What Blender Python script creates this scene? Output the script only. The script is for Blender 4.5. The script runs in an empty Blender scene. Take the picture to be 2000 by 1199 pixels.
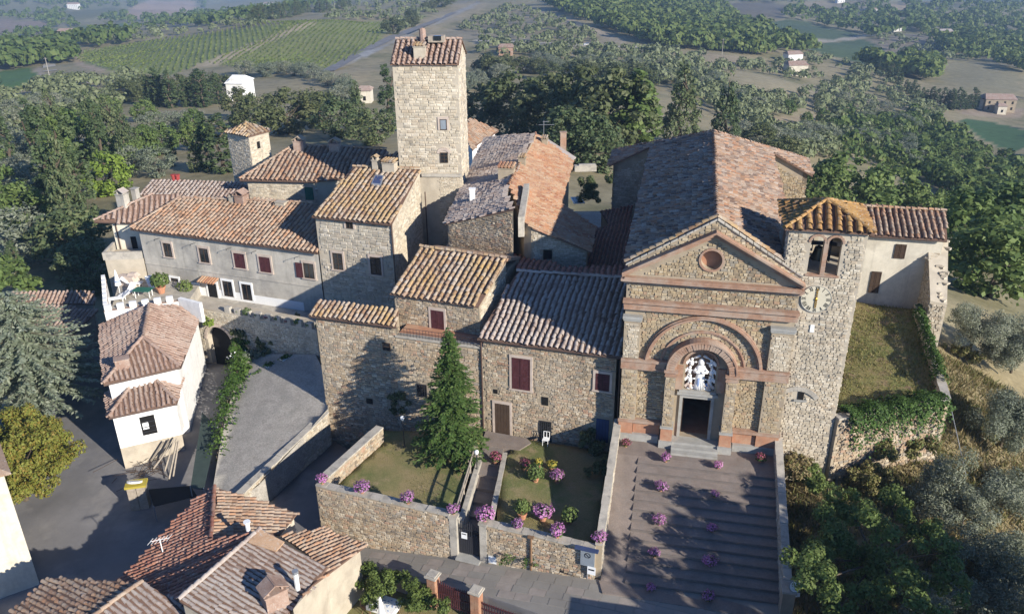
import bpy, math, random
import numpy as np
from mathutils import Vector, Matrix
from mathutils.geometry import delaunay_2d_cdt
RNG = np.random.default_rng(7); random.seed(7)
SC = bpy.context.scene; COL = SC.collection
# ---------------------------------------------------------------- camera
FPX = 1640.; TH = math.atan(780/1640.); PHI = .0107; HC = 31.; CX, CY = 1000., 599.5
CW = np.array([0, math.cos(TH), -math.sin(TH)]); _u0 = np.array([0, math.sin(TH), math.cos(TH)]); _r0 = np.array([1., 0, 0])
CR = _r0*math.cos(PHI)-_u0*math.sin(PHI); CU = _u0*math.cos(PHI)+_r0*math.sin(PHI); CC = np.array([0, 0, HC])
cam_d = bpy.data.cameras.new('camera'); cam = bpy.data.objects.new('camera', cam_d); COL.objects.link(cam)
cam_d.sensor_width = 36; cam_d.lens = 36*FPX/2000; cam_d.clip_start = .5; cam_d.clip_end = 9000
cam.matrix_world = Matrix(((CR[0], CU[0], -CW[0], 0), (CR[1], CU[1], -CW[1], 0), (CR[2], CU[2], -CW[2], HC), (0, 0, 0, 1)))
SC.camera = cam
# ---------------------------------------------------------------- sky, sun, exposure
SUN_EL, SUN_AZ = 23.0, math.degrees(math.atan2(.72, -.69))      # azimuth clockwise from +Y
world = bpy.data.worlds.new('World'); SC.world = world; world.use_nodes = True
wt = world.node_tree; wbg = wt.nodes['Background']
sky = wt.nodes.new('ShaderNodeTexSky'); sky.sky_type = 'NISHITA'; sky.sun_disc = False
sky.sun_elevation = math.radians(SUN_EL); sky.sun_rotation = math.radians(SUN_AZ); sky.air_density = .65; sky.dust_density = .05; sky.ozone_density = 8.0
wt.links.new(sky.outputs[0], wbg.inputs[0]); wbg.inputs[1].default_value = .12
sun_d = bpy.data.lights.new('sun', 'SUN'); sun_d.energy = 4.9; sun_d.angle = math.radians(.55); sun_d.color = (1, .94, .84)
sun = bpy.data.objects.new('sun', sun_d); COL.objects.link(sun); sun.location = (60, -60, 80)
_e, _a = math.radians(SUN_EL), math.radians(SUN_AZ)
TOSUN = Vector((math.sin(_a)*math.cos(_e), math.cos(_a)*math.cos(_e), math.sin(_e)))
sun.rotation_euler = TOSUN.to_track_quat('Z', 'Y').to_euler()
SC.view_settings.view_transform = 'Standard'; SC.view_settings.look = 'None'; SC.view_settings.gamma = 1; SC.view_settings.use_curve_mapping = False
SC.view_settings.exposure = .72
SC.render.engine = 'CYCLES'
SC.cycles.max_bounces = 5; SC.cycles.diffuse_bounces = 3; SC.cycles.glossy_bounces = 2; SC.cycles.transmission_bounces = 3; SC.cycles.transparent_max_bounces = 6; SC.cycles.volume_bounces = 0
# ---------------------------------------------------------------- surveying helpers: where a line of sight meets a real surface
def ray(px, py): return CW+CR*(px-CX)/FPX-CU*(py-CY)/FPX
def at(px, py, z=0.):
    d = ray(px, py); return CC+d*((z-HC)/d[2])
def on_wall(px, py, p, q):
    d = ray(px, py); n = np.array([-(q[1]-p[1]), q[0]-p[0], 0]); pp = np.array([p[0], p[1], 0.])
    return CC+d*(np.dot(pp-CC*np.array([1, 1, 0]), n)/np.dot(d, n))
def on_plane(px, py, P):          # P=(a,b,c): z=a+b*x+c*y
    d = ray(px, py); return CC+d*((P[0]+P[1]*CC[0]+P[2]*CC[1]-HC)/(d[2]-P[1]*d[0]-P[2]*d[1]))
def plane3(*pz):                   # plane through three sighted points of known height
    A = np.array([at(*p) for p in pz]); return np.linalg.solve(np.c_[np.ones(3), A[:, :2]], A[:, 2])
def plane_eave(p, ze, ang, pitch):
    a = math.radians(ang); n = (-math.sin(a)*pitch, math.cos(a)*pitch)
    return np.array([ze-n[0]*p[0]-n[1]*p[1], n[0], n[1]])
def pj(p):
    v = np.asarray(p, float)-CC; k = v@CW; return CX+FPX*(v@CR)/k, CY-FPX*(v@CU)/k
# ---------------------------------------------------------------- materials
class NT:
    def __init__(s, name):
        s.m = bpy.data.materials.new(name); s.m.use_nodes = True; s.t = s.m.node_tree; s.b = s.t.nodes['Principled BSDF']
        s.b.inputs['Specular IOR Level'].default_value = .2; s.b.inputs['Roughness'].default_value = .85
        s._pos = None
    def n(s, ty, **k):
        o = s.t.nodes.new(ty)
        for a, v in k.items(): setattr(o, a, v)
        return o
    def l(s, a, b): s.t.links.new(a, b)
    def pos(s):
        if s._pos is None: s._pos = s.n('ShaderNodeNewGeometry').outputs['Position']
        return s._pos
    def island(s):
        g = s.n('ShaderNodeNewGeometry'); o = s.n('ShaderNodeObjectInfo')
        a = s.math('ADD', g.outputs['Random Per Island'], o.outputs['Random']); return s.math('FRACT', a)
    def math(s, op, a, b=None, c=None):
        o = s.n('ShaderNodeMath', operation=op)
        for i, v in enumerate((a, b, c)):
            if v is None: continue
            if hasattr(v, 'links') or hasattr(v, 'is_linked'): s.l(v, o.inputs[i])
            else: o.inputs[i].default_value = v
        return o.outputs[0]
    def noise(s, scale, detail=4, rough=.6, stretch=None):
        o = s.n('ShaderNodeTexNoise'); o.inputs['Scale'].default_value = scale; o.inputs['Detail'].default_value = detail; o.inputs['Roughness'].default_value = rough
        v = s.pos()
        if stretch:
            m = s.n('ShaderNodeMapping'); m.inputs['Scale'].default_value = stretch; s.l(v, m.inputs[0]); v = m.outputs[0]
        s.l(v, o.inputs['Vector']); return o.outputs['Fac']
    def ramp(s, f, stops, interp='LINEAR'):
        o = s.n('ShaderNodeValToRGB'); o.color_ramp.interpolation = interp; e = o.color_ramp.elements
        while len(e) < len(stops): e.new(.5)
        for x, (p, c) in zip(e, stops):
            x.position = p; x.color = (*c, 1) if not isinstance(c, (int, float)) else (c, c, c, 1)
        s.l(f, o.inputs[0]); return o.outputs[0]
    def mix(s, f, a, b, mode='MIX'):
        o = s.n('ShaderNodeMix', data_type='RGBA', blend_type=mode)
        for k, v in ((0, f), (6, a), (7, b)):
            if hasattr(v, 'is_linked'): s.l(v, o.inputs[k])
            elif k == 0: o.inputs[0].default_value = v
            else: o.inputs[k].default_value = (*v, 1)
        return o.outputs[2]
    def col(s, c):
        if hasattr(c, 'is_linked'): s.l(c, s.b.inputs['Base Color'])
        else: s.b.inputs['Base Color'].default_value = (*c, 1)
        return s
    def bump(s, h, strength=.5, dist=.03):
        o = s.n('ShaderNodeBump'); o.inputs['Strength'].default_value = strength; o.inputs['Distance'].default_value = dist
        s.l(h, o.inputs['Height']); s.l(o.outputs[0], s.b.inputs['Normal']); return s
    def val(s, x, lo, hi):        # grey multiplier from a 0..1 value
        return s.ramp(x, [(.25, lo), (.75, hi)])
MATS = {}
def stone_mat(name, cols, patch, pf=.5, dark=.8):
    t = NT(name); k = t.island(); n = len(cols)
    c = t.ramp(k, [((i+.5)/n, x) for i, x in enumerate(cols)], 'CONSTANT' if n > 6 else 'LINEAR')
    c = t.mix(t.ramp(t.noise(.35, 4), [(.45, 0), (.65, pf)]), c, patch); c = t.mix(1, c, t.val(t.noise(.8, 5, .65), .80, 1.22), 'MULTIPLY'); c = t.mix(t.ramp(t.noise(.9, 4, .6, (1.6, 1.6, .22)), [(.56, 0), (.72, .4)]), c, (.17, .145, .115))
    c = t.mix(1, c, t.val(t.noise(5, 5), dark, 1.15), 'MULTIPLY'); c = t.mix(1, c, t.val(t.noise(26, 3), .8, 1.12), 'MULTIPLY')
    c = t.mix(t.ramp(t.noise(1.3, 5, .7), [(.6, 0), (.75, .45)]), c, (.13, .12, .10))
    t.col(c); MATS[name] = t.m; return t.m
STW = [(.37, .285, .19), (.445, .36, .255), (.235, .19, .14), (.50, .425, .32), (.39, .285, .19), (.30, .26, .21), (.41, .265, .18)]
stone_mat('stone_warm', STW, (.44, .37, .275))
stone_mat('stone_church', [(.38, .29, .18), (.455, .365, .24), (.255, .20, .135), (.49, .415, .295), (.41, .315, .19), (.31, .27, .21), (.38, .255, .165)], (.43, .34, .215))
stone_mat('stone_pale', [(.50, .43, .32), (.58, .51, .40), (.40, .34, .25), (.62, .56, .45), (.48, .39, .28), (.34, .30, .24)], (.58, .51, .39))
stone_mat('stone_grey', [(.42, .37, .29), (.52, .47, .38), (.33, .29, .23), (.57, .51, .42), (.44, .37, .28)], (.50, .44, .34))
def plain(name, c, n1=1.2, lo=.8, hi=1.15, rough=.85, patch=None, spec=.2, metal=0, bump=.25, bscale=30, fine=.9, streak=0):
    t = NT(name); x = t.mix(1, c, t.val(t.noise(n1, 5), lo, hi), 'MULTIPLY')
    if patch: x = t.mix(t.ramp(t.noise(patch[1], 4, .65), [(patch[2], 0), (patch[2]+.15, patch[3])]), x, patch[0])
    if streak: x = t.mix(t.ramp(t.noise(1.0, 5, .65, (2.2, 2.2, .16)), [(.50, 0), (.70, streak)]), x, tuple(v*.5 for v in c)); x = t.mix(1, x, t.val(t.noise(2.6, 5, .7), .86, 1.08), 'MULTIPLY')
    x = t.mix(1, x, t.val(t.noise(bscale, 3), fine, 1.08), 'MULTIPLY')
    t.col(x); t.b.inputs['Roughness'].default_value = rough; t.b.inputs['Specular IOR Level'].default_value = spec; t.b.inputs['Metallic'].default_value = metal
    if bump: t.bump(t.noise(bscale, 4), bump, .02)
    MATS[name] = t.m; return t.m
plain('mortar', (.36, .295, .21), patch=((.26, .21, .16), .8, .5, .6))
plain('mortar_pale', (.46, .40, .31), patch=((.34, .29, .225), .8, .5, .6))
plain('plaster_grey', (.50, .46, .39), n1=.5, lo=.8, hi=1.1, patch=((.30, .28, .25), .35, .47, .8), bump=.15, streak=.55)
plain('plaster_cream', (.66, .60, .48), n1=.6, lo=.85, hi=1.06, patch=((.46, .41, .32), .5, .52, .7), bump=.12, streak=.4)
plain('plaster_white', (.80, .785, .75), n1=.7, lo=.93, hi=1.03, patch=((.66, .62, .54), .5, .55, .5), bump=.08, streak=.22)
plain('brick_trim', (.335, .205, .14), n1=3, lo=.75, hi=1.2, patch=((.38, .30, .235), .9, .46, .75), bump=.4)
plain('terracotta_panel', (.40, .205, .125), n1=2, lo=.8, hi=1.15, patch=((.45, .30, .20), 1.1, .5, .6))
plain('grey_stone', (.34, .33, .30), n1=2, lo=.8, hi=1.15, patch=((.24, .22, .18), 1.3, .55, .6))
plain('window_surround', (.50, .41, .34), n1=2)
plain('shutter_red', (.078, .027, .03), n1=4, lo=.75, hi=1.25, rough=.6, bump=.1)
plain('wood_dark', (.07, .045, .03), n1=3); plain('wood_brown', (.20, .12, .07), n1=3); plain('wood_grey', (.34, .29, .23), n1=4, lo=.7, hi=1.2)
plain('glass_dark', (.015, .018, .022), rough=.12, spec=.6, bump=0); plain('glass_grey', (.24, .27, .30), rough=.2, spec=.5, bump=0)
plain('dark_inside', (.012, .011, .010), bump=0)  # near-black colour painted for the shade inside openings
plain('iron', (.03, .03, .035), rough=.5, bump=.1); plain('gutter', (.10, .065, .05), rough=.5, bump=.05); plain('zinc', (.30, .31, .33), rough=.4, bump=.05, metal=.3)
plain('white_paint', (.78, .78, .76), bump=.03, lo=.94, hi=1.03); plain('blue_paint', (.045, .065, .14), bump=.05); plain('green_paint', (.03, .13, .09), bump=.05)
plain('red_paint', (.30, .05, .045), bump=.05); plain('gold', (.42, .25, .05), rough=.35, metal=.7, bump=.05); plain('black_paint', (.015, .015, .015), bump=0)
plain('clock_ivory', (.58, .525, .40), bump=.03, lo=.9, hi=1.04); plain('blue_glaze', (.25, .33, .50), rough=.3, bump=.05); plain('white_glaze', (.78, .77, .74), rough=.35, bump=.05, lo=.9)
plain('skin_glaze', (.62, .50, .42), bump=.05); plain('terracotta_pot', (.46, .22, .13), n1=4)
plain('pavers', (.255, .235, .205), n1=.6, lo=.85, hi=1.12); plain('asphalt', (.21, .20, .195), n1=.35, lo=.75, hi=1.15, patch=((.29, .27, .25), .3, .5, .7), fine=.75)
plain('gravel', (.42, .385, .335), n1=1.8, lo=.72, hi=1.15, patch=((.28, .265, .23), .9, .5, .7), bump=.9, bscale=9, fine=.6)
plain('riser', (.17, .145, .13), n1=2); plain('stair_pave', (.245, .20, .17), n1=1.2, lo=.75, hi=1.15, patch=((.22, .195, .175), .7, .5, .7), bump=.5, bscale=14, fine=.8)
plain('step_edge', (.30, .26, .225), n1=2); plain('coping', (.44, .40, .335), n1=1.5, lo=.75, hi=1.15, patch=((.26, .24, .21), 1.6, .5, .8), bump=.4)
plain('deck', (.17, .105, .075), n1=2)
plain('soil', (.17, .12, .08), n1=1.5); plain('bell_bronze', (.10, .09, .06), rough=.4, metal=.8); plain('netting', (.05, .07, .06), n1=2)
def tile_mat(name, cols, lich, lf, l0=.5):
    t = NT(name); n = len(cols); c = t.ramp(t.math('MULTIPLY_ADD', t.island(), .62, .19), [((i+.5)/n, x) for i, x in enumerate(cols)]); c = t.mix(1, c, t.val(t.noise(.9, 4, .6), .80, 1.18), 'MULTIPLY')
    c = t.mix(t.ramp(t.noise(.45, 4, .65), [(l0, 0), (l0+.2, lf)]), c, lich)
    c = t.mix(t.ramp(t.noise(7, 4, .7), [(.56, 0), (.68, .75)]), c, (.46, .43, .38))      # pale lichen spots
    c = t.mix(t.ramp(t.noise(4.3, 4, .7), [(.58, 0), (.72, .7)]), c, (.085, .06, .05))     # dark moss and soot
    c = t.mix(1, c, t.val(t.noise(20, 3), .8, 1.15), 'MULTIPLY')
    t.col(c).bump(t.noise(25, 3), .4, .02); MATS[name] = t.m
tile_mat('tile_weathered', [(.34, .205, .125), (.38, .25, .165), (.36, .27, .195), (.26, .16, .105), (.41, .225, .125), (.42, .34, .265)], (.38, .31, .24), .55, .46)
tile_mat('tile_ochre', [(.36, .225, .125), (.41, .28, .16), (.34, .245, .17), (.42, .35, .28), (.28, .17, .105), (.39, .255, .12)], (.40, .265, .09), .6, .46)
tile_mat('tile_golden', [(.34, .18, .065), (.38, .215, .08), (.26, .14, .06)], (.36, .235, .09), .5, .46)
tile_mat('tile_grey', [(.35, .265, .21), (.42, .34, .285), (.28, .20, .16), (.45, .385, .335), (.37, .245, .175)], (.40, .355, .315), .65, .44)
tile_mat('tile_new', [(.40, .195, .105), (.44, .23, .125), (.34, .155, .09), (.43, .27, .16), (.46, .31, .21)], (.42, .30, .20), .6, .44)
tile_mat('tile_pink', [(.34, .225, .17), (.38, .265, .205), (.30, .19, .14), (.41, .31, .25)], (.38, .305, .25), .6, .45)
tile_mat('tile_church', [(.33, .18, .11), (.40, .21, .12), (.35, .26, .195), (.17, .115, .09), (.41, .25, .15), (.42, .335, .265), (.27, .175, .125)], (.38, .305, .24), .45, .52)
tile_mat('tile_red', [(.30, .13, .085), (.36, .17, .11), (.26, .11, .08), (.34, .22, .16)], (.34, .22, .16), .5, .5)
def leaf_mat(name, cols, trans=.25, patch=None):
    t = NT(name); n = len(cols); c = t.ramp(t.island(), [((i+.5)/n, x) for i, x in enumerate(cols)])
    o = t.n('ShaderNodeObjectInfo'); c = t.mix(1, c, t.ramp(o.outputs['Random'], [(0, (.82, .86, .85)), (1, (1.18, 1.1, 1.08))]), 'MULTIPLY')
    if patch: c = t.mix(t.ramp(t.noise(.5, 3), [(.45, 0), (.65, patch[1])]), c, patch[0])
    t.col(c); t.b.inputs['Roughness'].default_value = .6
    tr = t.n('ShaderNodeBsdfTranslucent'); t.l(c, tr.inputs[0]); mx = t.n('ShaderNodeMixShader'); mx.inputs[0].default_value = trans
    t.l(t.b.outputs[0], mx.inputs[1]); t.l(tr.outputs[0], mx.inputs[2]); t.l(mx.outputs[0], t.t.nodes['Material Output'].inputs[0]); MATS[name] = t.m
leaf_mat('leaf_oak', [(.09, .112, .045), (.13, .15, .065), (.17, .185, .09), (.10, .125, .05)], .32)
leaf_mat('leaf_broad', [(.10, .15, .045), (.14, .20, .06), (.18, .235, .075), (.115, .17, .05)], .32)
leaf_mat('leaf_walnut', [(.13, .18, .05), (.18, .225, .065), (.22, .26, .085), (.15, .20, .055)], .35)
leaf_mat('leaf_bright', [(.17, .25, .04), (.21, .29, .055), (.13, .20, .035)])
leaf_mat('leaf_olive', [(.18, .205, .135), (.24, .265, .185), (.14, .165, .105), (.29, .31, .235)])
leaf_mat('leaf_cypress', [(.06, .095, .04), (.085, .125, .055), (.11, .145, .065)])
leaf_mat('leaf_conifer', [(.085, .12, .055), (.12, .155, .065), (.16, .175, .085), (.10, .14, .06)])
leaf_mat('leaf_fir', [(.055, .105, .025), (.09, .15, .04), (.125, .185, .055), (.07, .125, .032)])
leaf_mat('leaf_blue', [(.20, .245, .165), (.26, .305, .215), (.16, .20, .13), (.31, .35, .26)])
leaf_mat('leaf_yellow', [(.16, .18, .035), (.20, .21, .045), (.12, .155, .03), (.20, .155, .035)])
leaf_mat('leaf_ivy', [(.05, .10, .02), (.08, .14, .03), (.11, .18, .04), (.04, .075, .02)])
leaf_mat('leaf_hedge', [(.08, .115, .03), (.12, .16, .04), (.155, .20, .05)])
leaf_mat('leaf_vine', [(.15, .20, .05), (.18, .22, .06), (.21, .225, .075)])
leaf_mat('flower_pink', [(.52, .20, .46), (.60, .28, .54), (.42, .13, .38), (.66, .40, .60), (.12, .14, .05)], .3)
leaf_mat('flower_dark', [(.34, .07, .16), (.42, .14, .22), (.08, .11, .03), (.28, .10, .12)], .3)
leaf_mat('flower_yellow', [(.55, .45, .08), (.15, .20, .05), (.45, .40, .08)], .3)
leaf_mat('leaf_grass', [(.17, .175, .06), (.24, .21, .09), (.12, .15, .04), (.30, .25, .12)], .3)
leaf_mat('leaf_dry', [(.30, .235, .12), (.36, .29, .155), (.22, .185, .08), (.13, .14, .05)], .3)
leaf_mat('scatter_wood', [(.085, .135, .038), (.12, .17, .046), (.155, .20, .06)], .3, ((.16, .19, .05), .5))
leaf_mat('scatter_olive', [(.17, .20, .10), (.225, .255, .14), (.135, .165, .075)], .25)
plain('bark', (.11, .085, .06), n1=4)
plain('cliff_face', (.30, .25, .18), n1=1)
def ground_mat():
    t = NT('meadow'); a = t.n('ShaderNodeVertexColor', layer_name='landuse'); c = a.outputs[0]
    f = t.ramp(t.noise(.03, 6, .65), [(.50, 0), (.66, 1)]); m = t.math('MULTIPLY', f, a.outputs[1])
    c = t.mix(m, c, (.135, .135, .065)); c = t.mix(1, c, t.val(t.noise(.25, 6, .7), .65, 1.25), 'MULTIPLY'); c = t.mix(1, c, t.val(t.noise(2.5, 4, .7), .75, 1.2), 'MULTIPLY')
    t.col(c); MATS['meadow'] = t.m
ground_mat()
def lawn_mat(name, a, b, c):
    t = NT(name); x = t.mix(t.ramp(t.noise(.32, 4), [(.40, 0), (.60, 1)]), a, b); x = t.mix(t.ramp(t.noise(1.1, 5), [(.52, 0), (.68, .8)]), x, c)
    x = t.mix(1, x, t.val(t.noise(14, 4, .7), .65, 1.25), 'MULTIPLY'); t.col(x).bump(t.noise(20, 4), .8, .06); MATS[name] = t.m
lawn_mat('lawn', (.27, .22, .105), (.15, .165, .06), (.32, .245, .14))
lawn_mat('terrace_grass', (.27, .22, .09), (.19, .20, .065), (.29, .19, .12))
# ---------------------------------------------------------------- object helpers
def tag(o, label=None, cat=None, group=None, kind=None):
    if label: o['label'] = label
    if cat: o['category'] = cat
    if group: o['group'] = group
    if kind: o['kind'] = kind
    return o
def empty(name, loc=(0, 0, 0), label=None, cat=None, group=None, rz=0.):
    o = bpy.data.objects.new(name, None); COL.objects.link(o); o.location = loc; o.rotation_euler = (0, 0, rz); o.empty_display_size = .3
    return tag(o, label, cat, group)
def link(name, me, parent=None, mat=None, local=False):
    if mat and not me.materials: me.materials.append(MATS[mat])
    o = bpy.data.objects.new(name, me); COL.objects.link(o)
    if parent:
        o.parent = parent
        if not local and parent.type == 'EMPTY': o.matrix_parent_inverse = parent.matrix_basis.inverted()
    return o
def npmesh(name, V, F, mat=None, flat=False):
    """V (n,3); F (m,k) equal-sided faces"""
    V = np.asarray(V, np.float32); F = np.asarray(F, np.int32); k = F.shape[1]
    me = bpy.data.meshes.new(name); me.vertices.add(len(V)); me.vertices.foreach_set('co', V.ravel())
    me.loops.add(F.size); me.loops.foreach_set('vertex_index', F.ravel()); me.polygons.add(len(F))
    me.polygons.foreach_set('loop_start', np.arange(0, F.size, k, dtype=np.int32)); me.update(calc_edges=True)
    if flat: me.polygons.foreach_set('use_smooth', np.zeros(len(F), bool)); me.update()
    if mat: me.materials.append(MATS[mat])
    return me
class MB:
    def __init__(s): s.v = []; s.f = []
    def add(s, V, F):
        o = len(s.v); s.v += [tuple(map(float, p)) for p in V]; s.f += [tuple(i+o for i in f) for f in F]; return s
    def box(s, c, size, ax=(1, 0, 0), up=(0, 0, 1), taper=1.):
        c = np.array(c, float); a = np.array(ax, float); a /= np.linalg.norm(a); w = np.array(up, float); w /= np.linalg.norm(w); b = np.cross(w, a)
        h = np.array(size, float)/2; V = []
        for k in (-1, 1):
            t = taper if k > 0 else 1
            for i, j in ((-1, -1), (1, -1), (1, 1), (-1, 1)): V.append(c+a*h[0]*i*t+b*h[1]*j*t+w*h[2]*k)
        return s.add(V, [(3, 2, 1, 0), (4, 5, 6, 7), (0, 1, 5, 4), (1, 2, 6, 5), (2, 3, 7, 6), (3, 0, 4, 7)])
    def prism(s, bot, top):
        n = len(bot); return s.add(list(bot)+list(top), [tuple(range(n-1, -1, -1)), tuple(range(n, 2*n))]+[(i, (i+1) % n, n+(i+1) % n, n+i) for i in range(n)])
    def bar(s, p, q, r, n=6, r2=None):
        p = np.array(p, float); q = np.array(q, float); d = q-p; d /= max(np.linalg.norm(d), 1e-6); a = np.cross(d, (0, 0, 1.) if abs(d[2]) < .9 else (1., 0, 0)); a /= np.linalg.norm(a); b = np.cross(d, a)
        r2 = r if r2 is None else r2
        V = [p+r*(a*math.cos(t)+b*math.sin(t)) for t in np.arange(n)*2*math.pi/n]+[q+r2*(a*math.cos(t)+b*math.sin(t)) for t in np.arange(n)*2*math.pi/n]
        return s.add(V, [(i, (i+1) % n, n+(i+1) % n, n+i) for i in range(n)]+[tuple(range(n-1, -1, -1)), tuple(range(n, 2*n))])
    def path(s, pts, r, n=6):
        for a, b in zip(pts[:-1], pts[1:]): s.bar(a, b, r, n)
        return s
    def lathe(s, c, prof, n=12, sq=(1, 1)):
        V = []; m = len(prof)
        for r, z in prof:
            for t in np.arange(n)*2*math.pi/n: V.append((c[0]+r*math.cos(t)*sq[0], c[1]+r*math.sin(t)*sq[1], c[2]+z))
        F = [(j*n+i, j*n+(i+1) % n, (j+1)*n+(i+1) % n, (j+1)*n+i) for j in range(m-1) for i in range(n)]
        return s.add(V, F+[tuple(range(n-1, -1, -1)), tuple((m-1)*n+i for i in range(n))])
    def ball(s, c, r, n=8, m=6):
        r = (r, r, r) if isinstance(r, (int, float)) else r
        pr = [(math.sin(math.pi*j/m), -math.cos(math.pi*j/m)) for j in range(m+1)]
        V = [(c[0]+r[0]*max(a, .02)*math.cos(t), c[1]+r[1]*max(a, .02)*math.sin(t), c[2]+r[2]*z) for a, z in pr for t in np.arange(n)*2*math.pi/n]
        return s.add(V, [(j*n+i, j*n+(i+1) % n, (j+1)*n+(i+1) % n, (j+1)*n+i) for j in range(m) for i in range(n)])
    def build(s, name, mat, parent=None, smooth=False, local=False):
        me = bpy.data.meshes.new(name); me.from_pydata(s.v, [], s.f); me.materials.append(MATS[mat])
        if smooth: me.polygons.foreach_set('use_smooth', [True]*len(me.polygons))
        me.update(); return link(name, me, parent, local=local)
def inside(P, x, y):
    P = np.asarray(P, float); x = np.asarray(x, float); y = np.asarray(y, float); r = np.zeros(x.shape, bool); j = len(P)-1
    for i in range(len(P)):
        xi, yi = P[i][:2]; xj, yj = P[j][:2]
        c = ((yi > y) != (yj > y)) & (x < (xj-xi)*(y-yi)/((yj-yi) if yj != yi else 1e-9)+xi); r ^= c; j = i
    return r
def sheet(name, poly, zf, step, mat, kind='structure', parent=None, skirt=0.):
    """a ground surface: polygon in plan, height from zf, triangulated with inner points"""
    P = [tuple(p[:2]) for p in poly]; B = []
    for a, b in zip(P, P[1:]+P[:1]):
        m = max(1, int(math.hypot(b[0]-a[0], b[1]-a[1])/step)); B += [(a[0]+(b[0]-a[0])*i/m, a[1]+(b[1]-a[1])*i/m) for i in range(m)]
    A = np.array(B); gx, gy = np.meshgrid(np.arange(A[:, 0].min(), A[:, 0].max(), step), np.arange(A[:, 1].min(), A[:, 1].max(), step))
    k = inside(B, gx, gy); I = np.c_[gx[k], gy[k]]
    if len(I): I = I[np.min(np.linalg.norm(I[:, None]-A[None], axis=2), axis=1) > step*.4]
    pts = [Vector(p) for p in B]+[Vector(p) for p in I]
    r = delaunay_2d_cdt(pts, [], [list(range(len(B)))], 1, 1e-5)
    V = [(p.x, p.y, zf(p.x, p.y)) for p in r[0]]; F = [tuple(f) for f in r[2]]
    if skirt:
        n0 = len(V); bb = list(range(len(B)))
        V += [(V[i][0], V[i][1], V[i][2]-skirt) for i in bb]; n = len(bb)
        F += [(bb[i], n0+i, n0+(i+1) % n, bb[(i+1) % n]) for i in range(n)]
    me = bpy.data.meshes.new(name); me.from_pydata(V, [], F); me.materials.append(MATS[mat]); me.update()
    me.polygons.foreach_set('use_smooth', [True]*(len(r[2]))+[False]*(len(F)-len(r[2]))); o = link(name, me, parent); return tag(o, kind=kind) if kind else o
# ---------------------------------------------------------------- roofs, rubble, openings
def offset_poly(P, d):
    """plan polygon (CCW) moved inwards; d is one distance or one per edge"""
    P = [np.array(p[:2], float) for p in P]; n = len(P); D = [d]*n if isinstance(d, (int, float)) else list(d); L = []
    for i in range(n):
        a, b = P[i], P[(i+1) % n]; t = (b-a)/max(np.linalg.norm(b-a), 1e-6); L.append((a+np.array([-t[1], t[0]])*D[i], t))
    R = []
    for i in range(n):
        (a, t), (b, s) = L[i-1], L[i]; c = t[0]*s[1]-t[1]*s[0]
        R.append(b if abs(c) < .08 else a+t*(((b-a)[0]*s[1]-(b-a)[1]*s[0])/c))
    return R
def zp(P, x, y): return P[0]+P[1]*x+P[2]*y
def tile_verts(W, L, seg=4, lift0=.035):
    V = []
    for y, k, lift in ((-L/2, 1.0, lift0), (L/2, .8, .0)):
        for i in range(seg+1):
            t = math.pi*i/seg; V.append((-W/2*k*math.cos(t), y, W*.46*k*math.sin(t)+lift))
    F = [(i, i+1, seg+2+i, seg+1+i) for i in range(seg)]
    return np.array(V), np.array(F)
def cam_dist(p): return np.linalg.norm(np.asarray(p)-CC, axis=-1)
def frames_mesh(name, base, F, M, T, mat):
    """one mesh from many copies: M (n,3,3) columns, T (n,3)"""
    V = np.einsum('nij,kj->nki', M, base)+T[:, None, :]; k = len(base)
    FF = (F[None]+(np.arange(len(T))*k)[:, None, None]).reshape(-1, F.shape[1])
    return npmesh(name, V.reshape(-1, 3), FF, mat)
TILE_CACHE = {}
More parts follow.
